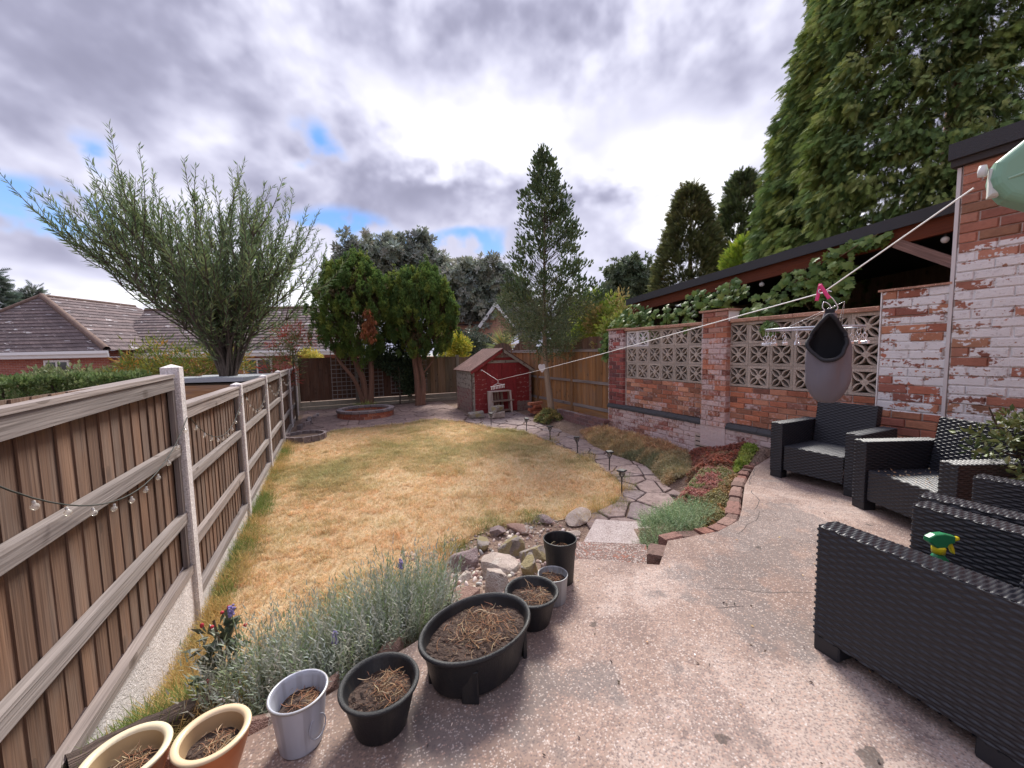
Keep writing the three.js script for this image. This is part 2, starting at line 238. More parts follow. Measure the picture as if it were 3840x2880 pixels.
// crazy paving: random polygons cut to the outline of the path, each a stone of its own
const stoneTex = tex(1024, 1024, (u, v) => { const a = fbm(u * 7, v * 7, 5, 12, 7, 7), b = vn(u * 150, v * 150, 150, 150, 5), c = fbm(u * 20, v * 20, 3, 22, 20, 20); let k = mixc([0.25, 0.19, 0.18], [0.42, 0.34, 0.325], a * 0.9 + b * 0.25); if (c > 0.62) k = mixc(k, [0.5, 0.42, 0.4], 0.4); if (c < 0.33) k = mixc(k, [0.15, 0.12, 0.105], 0.5); return k; });
const stoneMats = [[0.66, 0.63, 0.63], [0.56, 0.54, 0.56], [0.72, 0.66, 0.63], [0.62, 0.56, 0.54]].map((c) => new THREE.MeshStandardMaterial({ map: stoneTex, color: C(...c), roughness: 0.95, bumpMap: rep(fineBump, 2, 2), bumpScale: 0.008 }));
function clipHalf(P, nx, nz, d) { const out = []; for (let i = 0; i < P.length; i++) { const a = P[i], b = P[(i + 1) % P.length], da = a[0] * nx + a[1] * nz - d, db = b[0] * nx + b[1] * nz - d; if (da <= 0) out.push(a); if (da * db < 0) { const t = da / (da - db); out.push([a[0] + (b[0] - a[0]) * t, a[1] + (b[1] - a[1]) * t]); } } return out; }
const yardMats = [[0.66, 0.57, 0.52], [0.58, 0.5, 0.46], [0.74, 0.63, 0.56]].map((c) => new THREE.MeshStandardMaterial({ map: stoneTex, color: C(...c), roughness: 1, bumpMap: rep(fineBump, 2, 2), bumpScale: 0.012 }));
function crazyPaving(name, region, size, gap, seed, up, mats = stoneMats) {
  const r = rngOf(seed), parent = new THREE.Group(); parent.name = numbered(name); parent.userData = { kind: 'structure' }; scene.add(parent);
  const xs = region.map((p) => p[0]), zs = region.map((p) => p[1]), x0 = Math.min(...xs), x1 = Math.max(...xs), z0 = Math.min(...zs), z1 = Math.max(...zs), seeds = [];
  for (let x = x0 - size; x < x1 + size; x += size) for (let z = z0 - size; z < z1 + size; z += size) seeds.push([x + (r() - 0.5) * size * 1.1, z + (r() - 0.5) * size * 1.1]);
  seeds.forEach(([sx, sz], k) => {
    let P = region; if (!inPoly(sx, sz, region) && distPoly(sx, sz, region) > size * 0.9) return;
    for (const [ox, oz] of seeds) { if (ox === sx && oz === sz) continue; const dx = ox - sx, dz = oz - sz, l = Math.hypot(dx, dz); if (l > size * 3) continue; const nx = dx / l, nz = dz / l; P = clipHalf(P, nx, nz, sx * nx + sz * nz + l / 2 - gap * (0.35 + r() * 0.65)); if (P.length < 3) return; }
    let A = 0; for (let i = 0; i < P.length; i++) { const a = P[i], b = P[(i + 1) % P.length]; A += a[0] * b[1] - b[0] * a[1]; } A /= 2; if (Math.abs(A) < size * size * 0.1) return; if (A > 0) P = [...P].reverse();
    const Q = []; for (let i = 0; i < P.length; i++) { const a = P[i], b = P[(i + 1) % P.length], l = Math.hypot(b[0] - a[0], b[1] - a[1]); if (l < 0.025) continue; const m = Math.max(1, Math.round(l / 0.11)); for (let j = 0; j < m; j++) { const t = j / m, w = j ? 0.012 : 0; Q.push([a[0] + (b[0] - a[0]) * t + (r() - 0.5) * w, a[1] + (b[1] - a[1]) * t + (r() - 0.5) * w]); } }
    if (Q.length < 3) return;
    const g = new THREE.ExtrudeGeometry(new THREE.Shape(Q.map(([x, z]) => new THREE.Vector2(x, -z))), { depth: 0.04, bevelEnabled: true, bevelThickness: 0.008, bevelSize: 0.009, bevelSegments: 1, bevelOffset: -0.009 }); g.rotateX(-Math.PI / 2);
    const tx = (r() - 0.5) * 0.03, tz = (r() - 0.5) * 0.03, h = up + (r() - 0.5) * 0.014, p = g.attributes.position;
    for (let i = 0; i < p.count; i++) { const x = p.getX(i), z = p.getZ(i); p.setY(i, p.getY(i) - 0.048 + lawnY(z) + h + tx * (x - sx) + tz * (z - sz)); }
    g.computeVertexNormals(); flatUV(g, (x, y, z) => [x * 0.9 + k * 0.37, z * 0.9 + k * 0.21]);
    mesh('paving_stone', g, mats[Math.floor(r() * mats.length)], parent);
  });
  return parent;
}
crazyPaving('path', PATH, 0.36, 0.016, 21, 0.03);
crazyPaving('paved_yard', YARD, 0.44, 0.009, 33, 0.026, yardMats);
// lawn: drought-yellow turf
const lawnGreen = (x, z) => {
  let g = 0.42 * step(-4.6, -6.8, z) * step(4, 1.5, Math.abs(x - 1.4)) + 0.55 * Math.exp(-(((x + 0.25) / 0.7) ** 2) - ((z + 6.3) / 1.0) ** 2) + 0.3 * Math.exp(-(((x - 3.6) / 0.35) ** 2)) * step(-4, -5, z) - 0.35 * Math.exp(-(((x + 0.2) / 0.9) ** 2) - ((z + 9.2) / 0.9) ** 2) - 0.25 * Math.exp(-(((x - 2.9) / 0.8) ** 2) - ((z + 5.3) / 0.9) ** 2);
  return clamp(g + (fbm(x * 1.3 + 9, z * 1.3 + 40, 4, 61) - 0.52) * 1.5 + (vn(x * 7, z * 7, 256, 256, 41) - 0.5) * 0.5);
};
const grassCol = (x, z) => { const g = lawnGreen(x, z), o = fbm(x * 2 + 3, z * 2 + 70, 3, 81); return mixc(mixc([0.72, 0.49, 0.275], [0.78, 0.61, 0.37], clamp(o * 1.7 - 0.35)), [0.31, 0.31, 0.11], g * 0.72); };
{
  const turf = tex(1024, 1400, (u, v) => { const x = -1 + u * 5, z = -10.4 + v * 9, b = vn(u * 400, v * 560, 256, 256, 3), c = grassCol(x, z); return mixc(mixc([0.3, 0.2, 0.11], c, 0.8), [0.4, 0.28, 0.15], b > 0.7 ? 0.5 : 0); });
  const pos = [], uv = [], idx = [], at = new Map(), s = 0.09, vid = (i, j) => { const k = i * 1000 + j; if (!at.has(k)) { const x = -1 + i * s, z = -10.4 + j * s; at.set(k, pos.length / 3); pos.push(x, groundY(x, z) + 0.008, z); uv.push((x + 1) / 5, (z + 10.4) / 9); } return at.get(k); };
  for (let i = 0; i < 60; i++) for (let j = 0; j < 100; j++) if (inPoly(-1 + (i + 0.5) * s, -10.4 + (j + 0.5) * s, LAWN)) { const a = vid(i, j), b = vid(i + 1, j), c = vid(i, j + 1), d = vid(i + 1, j + 1); idx.push(a, c, b, b, c, d); }
  const g = new THREE.BufferGeometry(); g.setAttribute('position', new THREE.Float32BufferAttribute(pos, 3)); g.setAttribute('uv', new THREE.Float32BufferAttribute(uv, 2)); g.setIndex(idx); g.computeVertexNormals();
  structure('lawn', g, new THREE.MeshStandardMaterial({ map: turf, roughness: 1, bumpMap: rep(fineBump, 16, 28), bumpScale: 0.02 }));
}
const leafMat = (more = {}) => new THREE.MeshPhysicalMaterial({ color: C(1, 1, 1), roughness: 0.7, transmission: 0.3, thickness: 0, side: THREE.DoubleSide, specularIntensity: 0.4, ...more });
const grassMat = leafMat({ roughness: 1, transmission: 0.35, specularIntensity: 0.2 });
function tuft(n, h, spread, w) { const t = []; for (let i = 0; i < n; i++) { const a = rr(0, 6.28), b = rr(0, 6.28), r = rr(0, spread), x = Math.cos(a) * r, z = Math.sin(a) * r, l = h * rr(0.5, 1), lean = rr(0.2, 1.1) * l, dx = Math.cos(b), dz = Math.sin(b); const p = [x - dz * w, 0, z + dx * w], q = [x + dz * w, 0, z - dx * w], m = [x + dx * lean * 0.4, l * 0.7, z + dz * lean * 0.4], e = [x + dx * lean, l, z + dz * lean]; t.push(p, q, m, [m[0] - dz * w * 0.8, m[1], m[2] + dx * w * 0.8], [m[0] + dz * w * 0.8, m[1], m[2] - dx * w * 0.8], e); } return triGeo(t); }
{
  rnd = rngOf(11);
  const geo = tuft(8, 0.042, 0.032, 0.0028), list = [];
  for (let i = 0; i < 64000; i++) {
    const x = rr(-0.92, 3.9), z = -1.8 - 8.3 * Math.pow(rnd(), 1.25); if (!inPoly(x, z, LAWN)) continue;
    const g = lawnGreen(x, z), c = grassCol(x, z), near = distPoly(x, z, LAWN) < 0.07 ? 1.35 : 1;
    list.push({ p: V(x, groundY(x, z) + 0.006, z), q: qTo(V(rr(-0.3, 0.3), 1, rr(-0.3, 0.3)), rr(0, 6.28)), s: rr(0.6, 1.25) * (0.55 + g * 0.8 + 0.7 * Math.pow(fbm(x * 6, z * 6, 2, 19), 2)) * near, c: jitter(c, 0.22) });
  }
  const m = instances('grass', geo, grassMat, list, scene, 'stuff'); m.userData.label = 'short straw-yellow and green grass of the lawn';
  const tall = tuft(8, 0.16, 0.04, 0.002), lt = [];
  for (let i = 0; i < 3400; i++) { const k = rnd(); let x, z; if (k < 0.5) { z = -1.7 - 7.2 * Math.pow(rnd(), 1.5); x = -0.91 + 0.22 * rnd() * rnd(); } else if (k < 0.9) { x = rr(-0.9, 0.2); z = -1.75 - (x + 0.9) * 0.45 - rr(0, 0.55); } else { const q = pick(LAWN.slice(4, 14)); x = q[0] + rr(-0.12, 0.12); z = q[1] + rr(-0.15, 0.15); } const green = vn(x * 5, z * 5, 256, 256, 77) > 0.55; lt.push({ p: V(x, groundY(x, z), z), q: qTo(V(rr(-0.3, 0.4), 1, rr(-0.3, 0.3)), rr(0, 6.28)), s: V(1, rr(0.4, 1.15), 1), c: jitter(green ? [0.17, 0.22, 0.06] : [0.5, 0.36, 0.14], 0.25) }); }
  { const wisp = tuft(3, 0.085, 0.03, 0.0016), lw = []; for (let i = 0; i < 9000; i++) { const x = rr(-0.9, 3.9), z = -1.9 - 8.1 * Math.pow(rnd(), 1.3); if (!inPoly(x, z, LAWN) || fbm(x * 3 + 5, z * 3, 3, 29) < 0.42) continue; lw.push({ p: V(x, groundY(x, z), z), q: qTo(V(rr(-0.6, 0.6), 1, rr(-0.6, 0.6)), rr(0, 6.28)), s: rr(0.5, 1.1), c: jitter(rnd() < 0.3 ? [0.25, 0.29, 0.09] : [0.76, 0.6, 0.36], 0.2) }); } const weed = instances('grass', wisp, grassMat, lw, scene, 'stuff'); weed.userData.label = 'thin longer wisps standing up out of the lawn'; }
  const t = instances('grass', tall, grassMat, lt, scene, 'stuff'); t.userData.label = 'long unmown grass along the foot of the fence';
}
// ---------------------------------------------------------------- timber
function woodTex(dark, light, knots, seed, grey = 0) {
  const r = rngOf(seed), K = []; for (let i = 0; i < knots; i++) K.push([r(), r(), 0.008 + r() * 0.012]);
  return tex(1024, 1024, (u, v) => { // 1 m across by 2 m along
    let du = 0, kn = 0; for (const [a, b, s] of K) { let x = u - a, y = (v - b) * 2; x -= Math.round(x); y -= 2 * Math.round(y / 2); if (Math.abs(x) < 0.08 && Math.abs(y) < 0.3) { const q = Math.hypot(x, y * 0.55) / s; if (q < 9) { du += x * Math.exp(-q * 0.45) * 0.8; if (q < 1) kn = Math.max(kn, 1 - q * 0.4); else if (q < 1.5) kn = Math.max(kn, 0.5); } } }
    const uu = u - du, a = fbm(uu * 96, v * 6, 3, seed, 96, 6), b = fbm(uu * 14, v * 3, 3, seed + 9, 14, 3), f = vn(uu * 256, v * 14, 256, 14, seed + 3), g = fbm(u * 9, v * 7, 4, seed + 20, 9, 7);
    let c = mixc(dark, light, clamp(a * 0.65 + b * 0.55 - 0.15 + (f - 0.5) * 0.3));
    if (grey) c = mixc(c, [0.19, 0.162, 0.143], grey * step(0.4, 0.75, g));
    if (kn) c = mixc(c, [0.05, 0.03, 0.02], kn * 0.8);
    return c;
  });
}
const woodBump = tex(512, 512, (u, v) => 0.7 * fbm(u * 96, v * 5, 3, 5, 96, 5) + 0.3 * vn(u * 200, v * 9, 200, 9, 3), false);
const wb = rep(woodBump, 1, 0.5);
const T_brown = rep(woodTex([0.062, 0.031, 0.02], [0.215, 0.13, 0.085], 26, 3, 0.28), 1, 0.5), T_grey = rep(woodTex([0.13, 0.108, 0.1], [0.35, 0.305, 0.285], 10, 8), 1, 0.5), T_tan = rep(woodTex([0.2, 0.085, 0.03], [0.45, 0.24, 0.1], 12, 12, 0.28), 1, 0.5), T_olive = rep(woodTex([0.1, 0.068, 0.042], [0.27, 0.195, 0.125], 8, 17, 0.25), 1, 0.5);
const wmat = (map, c = [1, 1, 1], rough = 0.9) => new THREE.MeshStandardMaterial({ map, color: C(...c), roughness: rough, bumpMap: wb, bumpScale: 0.004 });
const boardMats = [[1.05, 1, 0.95], [0.9, 0.84, 0.78], [1.2, 1.08, 0.96], [1.0, 0.98, 0.96], [1.2, 1.14, 1.08]].map((c) => wmat(T_brown, c));
const railMats = [[1, 1, 1], [0.85, 0.84, 0.84], [1.1, 1.06, 1.04]].map((c) => wmat(T_grey, c));
const tanMats = [[1, 1, 1], [0.8, 0.78, 0.75], [1.15, 1.1, 1.05]].map((c) => wmat(T_tan, c));
const oliveMats = [[1, 1, 1], [0.8, 0.85, 0.82], [1.25, 1.15, 1.05]].map((c) => wmat(T_olive, c));
const concTex = tex(512, 512, (u, v) => { const a = vn(u * 128, v * 128, 128, 128, 6), b = vn(u * 200, v * 200, 200, 200, 16), c = fbm(u * 6, v * 6, 4, 26, 6, 6); let k = mixc([0.4, 0.375, 0.37], [0.56, 0.53, 0.52], c); if (a > 0.72) k = mixc(k, [0.7, 0.67, 0.66], 0.6); if (b < 0.22) k = mixc(k, [0.22, 0.2, 0.2], 0.6); return k; });
const concMat = new THREE.MeshStandardMaterial({ map: concTex, color: C(1.22, 1.2, 1.2), roughness: 0.95, bumpMap: rep(fineBump, 2, 2), bumpScale: 0.004 });
const concGreen = new THREE.MeshStandardMaterial({ map: concTex, color: C(0.55, 0.52, 0.42), roughness: 0.95, bumpMap: rep(fineBump, 2, 2), bumpScale: 0.006 });
// ---------------------------------------------------------------- the fence along one side: concrete posts and gravel boards, close-boarded panels
rnd = rngOf(31);
const POSTS = [0.48, -1.43, -3.34, -5.25, -7.16, -9.07, -10.98, -12.89];
{
  const f = thing('timber_fence', 'long weathered brown close-boarded fence with concrete posts along the lawn', 'fence');
  const postGeo = (y0, y1) => { const s = new THREE.Shape([[-0.05, -0.042], [-0.042, -0.05], [0.042, -0.05], [0.05, -0.042], [0.05, 0.042], [0.042, 0.05], [-0.042, 0.05], [-0.05, 0.042]].map(([x, y]) => new THREE.Vector2(x, y))); const g = new THREE.ExtrudeGeometry(s, { depth: y1 - y0, bevelEnabled: false }); g.rotateX(-Math.PI / 2); const cap = new THREE.ConeGeometry(0.068, 0.022, 4); cap.rotateY(Math.PI / 4); cap.translate(0, y1 - y0 + 0.011, 0); return boxUV(join([g, cap])); };
  POSTS.forEach((z, i) => {
    const top = i <= 2 ? 1.36 : 1.12 - (i > 5 ? 0.03 : 0), m = mesh('concrete_post', postGeo(lawnY(z) - 0.25, top), concMat, f); m.position.set(-0.965, lawnY(z) - 0.25, z); m.rotation.y = rr(-0.02, 0.02);
    if (!i) return;
    const zA = z + 0.052, zB = POSTS[i - 1] - 0.052, hi = i <= 2, dy = hi ? 0.23 : i > 6 ? -0.03 : 0, zm = (zA + zB) / 2, gt = -0.26 + dy - 0.012, gb = lawnY(zm) - 0.12;
    mesh('gravel_board', boxUV(plank(-0.99, -0.94, gb, gt, zA, zB, 'z')), concMat, f);
    const p = new THREE.Group(); p.name = 'panel'; f.add(p);
    const y0 = gt + 0.055, y1 = 1.035 + dy, uo = rr(0, 5);
    let zz = zA; const n = Math.round((zB - zA) / 0.106), w = (zB - zA) / n;
    for (let k = 0; k < n; k++, zz += w) { const g = plank(-0.0035, 0.0035, y0, y1 + 0.03, 0.0, w + 0.02, 'y', rr(0, 9), rr(0, 9)), bm = pick(boardMats); const b = mesh('board', g, bm, p); b.position.set(-0.988 + rr(-0.002, 0.002), 0, zz); b.rotation.y = 0.062; }
    const rail = (name, a, b, x1, mm) => mesh(name, plank(-0.975, x1, a, b, zA, zB, 'z', rr(0, 9), rr(0, 9)), mm || pick(railMats), p);
    rail('rail', gt + 0.003, gt + 0.055, -0.928); rail('rail', 0.085 + dy, 0.155 + dy, -0.935); rail('rail', 0.55 + dy, 0.62 + dy, -0.935); rail('top_rail', 1.0 + dy, 1.075 + dy, -0.933);
    mesh('capping', plank(-1.02, -0.925, 1.078 + dy, 1.1 + dy, zA, zB, 'z', rr(0, 9), rr(0, 9)), railMats[2], p);
    if (i === 2) { const zh = -3.29; for (const q of p.children) if (q.name === 'capping' || q.name === 'top_rail') { q.geometry.translate(0, 0, -zh); q.position.set(0, -0.012, zh); q.rotation.x = 0.027; } }
    for (const [a, b] of [[zA, zA + 0.04], [zB - 0.04, zB]]) mesh('batten', plank(-0.972, -0.944, gt + 0.057, 0.998 + dy, a, b, 'y', rr(0, 9), rr(0, 9)), railMats[1], p);
  });
}
// festoon lights pinned from post to post
{
  const bulbGlass = pmat([0.95, 0.93, 0.88], 0.12, { transmission: 0.75, thickness: 0, ior: 1.4 }), capM = mat([0.5, 0.48, 0.45], 0.5), cableM = mat([0.035, 0.04, 0.035], 0.7);
  const bulbG = lathe([[0.0005, -0.04], [0.01, -0.038], [0.017, -0.029], [0.0195, -0.018], [0.017, -0.008], [0.009, -0.001], [0.007, 0.004]], 14), capG = lathe([[0.0085, 0.002], [0.0085, 0.014], [0.003, 0.018]], 8);
  const where = ['nearest the camera', 'on the second bay', 'on the third bay', 'on the fourth bay', 'on the fifth bay'];
  const spans = [[-1.38, -3.34, 1.27, 1.02, 0.36, 12], [-3.41, -5.2, 1.0, 1.0, 0.27, 10], [-5.3, -7.1, 1.02, 1.03, 0.3, 10], [-7.2, -9.0, 1.03, 1.02, 0.26, 9], [-9.1, -10.9, 1.02, 1.0, 0.2, 8]];
  spans.forEach(([z0, z1, y0, y1, sag, n], i) => {
    const t = thing('string_light', `string of round clear bulbs sagging along the brown fence, ${where[i]}`, 'string light', [-0.905, 0, 0], 0, 'festoon lights on the fence');
    const at = (k) => V(0, mix(y0, y1, k) - sag * 4 * k * (1 - k), mix(z0, z1, k)), pts = []; for (let k = 0; k <= 24; k++) pts.push(at(k / 24));
    mesh('cable', wire(pts, 0.0028), cableM, t);
    for (let k = 0; k < n; k++) { const p = at((k + 0.5) / n), b = mesh('bulb', bulbG, bulbGlass, t); b.position.set(p.x + 0.004, p.y - 0.02, p.z); b.rotation.set(rr(-0.2, 0.2), 0, rr(-0.2, 0.2)); b.scale.setScalar(0.6); mesh('cap', capG, capM, b); }
  });
}
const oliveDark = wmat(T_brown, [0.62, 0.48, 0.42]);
// ---------------------------------------------------------------- rear fence, old olive-brown boards, concrete gravel boards
{
  const f = thing('rear_fence', 'old dark timber fence across the bottom of the garden behind the clipped conifers', 'fence', [0, 0, -14]), gy = lawnY(-14);
  for (let b = 0, x = -0.98; b < 4; b++) {
    const w = 1.72; mesh('post', plank(x - 0.05, x + 0.05, gy - 0.2, 1.42 - b * 0.03, -0.04, 0.06, 'y', b, b), concGreen, f);
    for (let k = 0; k < 2; k++) mesh('gravel_board', boxUV(plank(x + 0.053, x + w - 0.053, gy - 0.05 + k * 0.155, gy + 0.095 + k * 0.155, -0.015 + k * 0.006, 0.03 + k * 0.006 + rr(0, 0.01), 'x')), concGreen, f);
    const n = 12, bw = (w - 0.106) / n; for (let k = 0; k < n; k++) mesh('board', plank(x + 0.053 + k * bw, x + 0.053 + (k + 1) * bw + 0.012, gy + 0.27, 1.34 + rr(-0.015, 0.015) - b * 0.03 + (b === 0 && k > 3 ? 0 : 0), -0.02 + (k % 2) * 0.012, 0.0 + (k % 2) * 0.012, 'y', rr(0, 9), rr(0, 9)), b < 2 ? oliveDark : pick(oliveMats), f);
    mesh('rail', plank(x + 0.053, x + w - 0.053, 0.25, 0.32, -0.06, -0.021, 'x', rr(0, 9), rr(0, 9)), oliveMats[1], f);
    x += w;
    if (b === 3) mesh('post', plank(x - 0.05, x + 0.05, gy - 0.2, 1.33, -0.04, 0.06, 'y', b, b), concGreen, f);
  }
}
function trellis(label, x, z, w, h, y, cell) {
  const t = thing('trellis', label, 'trellis', [x, y, z], 0, 'square trellises on the rear fence'), nx = Math.round(w / cell), ny = Math.round(h / cell);
  for (let i = 0; i <= nx; i++) mesh('upright_lath', plank(i * w / nx - 0.011, i * w / nx + 0.011, 0, h, 0.0, 0.012, 'y', rr(0, 9), rr(0, 9)), railMats[1], t);
  for (let j = 0; j <= ny; j++) mesh('cross_lath', plank(-0.02, w + 0.02, j * h / ny - 0.011, j * h / ny + 0.011, 0.0125, 0.0245, 'x', rr(0, 9), rr(0, 9)), railMats[0], t);
}
trellis('full-height square trellis behind the conifer nearer the long fence', 0.0, -13.9, 1.55, 1.62, 0.02, 0.135);
trellis('square trellis half covered by the dark climber between the two conifers', 1.82, -13.9, 1.2, 1.6, 0.1, 0.135);
// ---------------------------------------------------------------- tan fence with arched tops beyond the brick wall
{
  const f = thing('arched_fence', 'tan boarded fence with arched panel tops between shed and brick wall', 'fence', [5.55, 0, 0]), zs = [-6.72, -8.48, -10.28, -12.1, -13.95];
  zs.forEach((z, i) => {
    const gy = -0.32; mesh('post', plank(-0.06, 0.05, gy, 1.47, z - 0.05, z + 0.05, 'y', i, i * 2), tanMats[1], f); if (!i) return;
    const a = z + 0.052, b = zs[i - 1] - 0.052, n = 13, w = (b - a) / n, p = new THREE.Group(); p.name = 'panel'; f.add(p);
    mesh('gravel_board', plank(-0.03, 0.02, gy, 0.02, a, b, 'z', i, i), tanMats[2], f);
    for (let k = 0; k < n; k++) mesh('board', plank(-0.022 + (k % 2) * 0.01, -0.006 + (k % 2) * 0.01, 0.025, 1.37, a + k * w, a + (k + 1) * w + 0.008, 'y', rr(0, 9), rr(0, 9)), pick(tanMats), p);
    for (let k = 0; k < n; k++) { const m = (k + 0.5) / n, top = 1.47 + 0.25 * Math.sqrt(Math.max(0, 1 - ((m - 0.5) * 2.05) ** 2)); if (top < 1.5) continue; mesh('arch_board', plank(-0.018 + (k % 2) * 0.008, -0.004 + (k % 2) * 0.008, 1.44, top, a + k * w, a + (k + 1) * w, 'y', rr(0, 9), rr(0, 9)), pick(boardMats), p); }
    for (const [y0, y1] of [[1.372, 1.438], [0.63, 0.69]]) mesh('rail', plank(-0.055, 0.02, y0, y1, a, b, 'z', rr(0, 9), rr(0, 9)), railMats[2], p);
    mesh('rail', plank(-0.05, -0.024, 0.03, 0.1, a, b, 'z', rr(0, 9), rr(0, 9)), railMats[2], p);
  });
}
// ---------------------------------------------------------------- brick wall with pierced screen blocks, painted outbuilding wall
const WX = 5.3, WZ = -6.7, BW = 6.6, BH = 3.6, BY = -0.4;   // the brick map covers 6.6 m along the wall and 3.6 m up from -0.4
const rects = [];   // every brick on the map: [u0, u1, v0, v1, tone]
const bricksIn = (u0, u1, v0, v1, ch, len, tone, first = 0) => { // running bond
  const out = [], n = Math.max(1, Math.round((v1 - v0) / ch)), h = (v1 - v0) / n;
  for (let j = 0; j < n; j++) { let u = u0 - ((j + first) % 2 ? len / 2 : 0); while (u < u1 - 0.03) { const a = Math.max(u0, u + rr(-0.006, 0.006)), b = Math.min(u1, u + len); if (b - a > 0.05) { const r = [a + 0.006, b - 0.007, v0 + j * h + 0.007 + rr(-0.002, 0.002), v0 + (j + 1) * h - 0.006 + rr(-0.002, 0.002), tone]; rects.push(r); out.push(r); } u += len; } }
  return out;
};
rnd = rngOf(41);
const bPan1 = bricksIn(0.5, 2.3, 0.3, 0.845, 0.079, 0.232, 'warm'), bPan2 = bricksIn(2.74, 4.46, 0.3, 0.845, 0.079, 0.232, 'warm', 1);
const bPlinth = bricksIn(0.0, 4.46, -0.4, 0.22, 0.08, 0.232, 'bloom'), bPil1 = bricksIn(0.0, 0.46, 0.3, 1.8, 0.079, 0.23, 'far'), bPil2 = bricksIn(2.3, 2.74, 0.22, 1.94, 0.08, 0.222, 'pillar', 1);
const bWhite = bricksIn(4.47, 4.985, -0.14, 1.955, 0.087, 0.24, 'white'), bHouse = bricksIn(5.0, 6.42, -0.1, 3.0, 0.087, 0.245, 'house', 1);
const brickMap = (() => {
  const W = 2048, H = 1120, own = new Int16Array(W * H).fill(-1);
  rects.forEach(([a, b, c, d], k) => { for (let y = Math.max(0, Math.floor(((c - BY) / BH) * H)); y <= Math.min(H - 1, Math.ceil(((d - BY) / BH) * H)); y++) for (let x = Math.max(0, Math.floor((a / BW) * W)); x <= Math.min(W - 1, Math.ceil((b / BW) * W)); x++) own[y * W + x] = k; });
  const tones = { warm: [[0.46, 0.17, 0.095], [0.4, 0.145, 0.085], [0.3, 0.13, 0.08], [0.5, 0.24, 0.15], [0.42, 0.19, 0.12], [0.24, 0.105, 0.075]], bloom: [[0.37, 0.17, 0.125], [0.33, 0.13, 0.1], [0.42, 0.24, 0.19], [0.27, 0.12, 0.1]], far: [[0.27, 0.07, 0.06], [0.2, 0.065, 0.06], [0.31, 0.09, 0.075], [0.16, 0.06, 0.06]], pillar: [[0.45, 0.17, 0.1], [0.38, 0.15, 0.1], [0.42, 0.22, 0.17], [0.3, 0.12, 0.09]], white: [[0.4, 0.15, 0.095], [0.33, 0.13, 0.095], [0.44, 0.2, 0.12]], house: [[0.36, 0.155, 0.105], [0.29, 0.12, 0.085], [0.4, 0.19, 0.13], [0.33, 0.17, 0.105]] };
  return tex(W, H, (u, v) => {
    const x = u * BW, y = BY + v * BH, k = own[Math.min(H - 1, Math.floor(v * H)) * W + Math.min(W - 1, Math.floor(u * W))];
    const n = fbm(x * 9 + 5, y * 9 + 5, 4, 7), f = fbm(x * 40 + 5, y * 40 + 15, 3, 27), big = fbm(x * 2.2 + 30, y * 2.2 + 8, 4, 47);
    let tone = 'mortar', c; const hsh = k < 0 ? 0.5 : GR[(k * 53) & 255], h2 = k < 0 ? 0.5 : GR[(k * 97 + 31) & 255];
    if (k >= 0) { tone = rects[k][4]; const L = tones[tone]; c = L[Math.floor(hsh * 0.999 * L.length)].map((q) => q * (0.5 + 0.3 * n + 0.3 * f + 0.5 * GR[(k * 29 + 7) & 255])); } else c = mixc([0.36, 0.27, 0.235], [0.52, 0.43, 0.39], n);
    let bloom = 0;
    if (x < 4.47 && y < 0.24) bloom = step(0.4, 0.72, big * 0.75 + h2 * 0.32 + (f - 0.5) * 0.5 + (x > 1.2 ? 0.12 : -0.04)) * 0.85;
    else if (tone === 'warm') bloom = step(0.52, 0.8, big * 0.5 + h2 * 0.38 + (f - 0.5) * 0.5) * 0.7;
    else if (x > 2.28 && x < 2.76 && y < 1.55) bloom = step(0.25, 0.52, big * 0.5 + h2 * 0.35 + (f - 0.5) * 0.5) * 0.75;
    else if (x < 0.48 && y > 1.42) bloom = step(0.4, 0.55, h2 * 0.4 + f * 0.55) * 0.85;
    if (bloom > 0) c = mixc(c, [0.66, 0.54, 0.53], bloom);
    // flaking white paint
    let p = 0; const fl = (fbm(x * 14 + 60, y * 30 + 3, 5, 71) - 0.5) * 0.8 + (fbm(x * 60, y * 75, 3, 171) - 0.5) * 0.55, chunk = fbm(x * 5, y * 9, 4, 91) - 0.5;
    if (x >= 4.47 && x < 4.99 && y > 0.72 && y < 1.96) p = (k >= 0 && h2 < 0.2 ? 0.3 : k < 0 ? 0.58 : 0.72) - (y > 1.52 && y < 1.6 ? 0.5 : 0) - (y > 1.68 && y < 1.78 ? 0.25 : 0) + fl * 1.1 + chunk * 0.7;
    else if (x >= 4.99 && y < 2.28) p = (k >= 0 && h2 < 0.12 ? 0.34 : k < 0 ? 0.66 : 0.76) + fl * 1.15 + chunk * 1.0 - (x < 5.12 ? 0.2 * (1 - (x - 4.99) / 0.13) : 0) + (y < 0.62 && x < 5.25 ? -0.5 : 0);
    if (p > 0.5) { const wgt = 0.76 + 0.1 * n; c = [wgt, wgt * 0.99, wgt * 0.995]; if (p < 0.56) c = mixc(c, [0.5, 0.4, 0.38], 0.5); if (f < 0.3) c = mixc(c, [0.55, 0.52, 0.52], 0.5); }
    return c;
  });
})();
const brickMat = new THREE.MeshStandardMaterial({ map: brickMap, roughness: 0.93, bumpMap: rep(fineBump, 22, 12), bumpScale: 0.006 });
const wallUV = (g) => flatUV(g, (x, y, z) => [(x - z * 0.35) / BW, (y - BY) / BH]);
function brick(r, z, d, parent) { const [a, b, c, e] = r, g = block(b - a, e - c, d, 0.005, 0.002); g.translate((a + b) / 2, (c + e) / 2, z - d / 2 + rr(-0.003, 0.004)); wallUV(g); return parent ? mesh('brick', g, brickMat, parent) : g; }
const core = (u0, u1, v0, v1, z0, z1, parent, name = 'mortar') => mesh(name, wallUV(plank(u0, u1, v0, v1, z0, z1)), brickMat, parent);
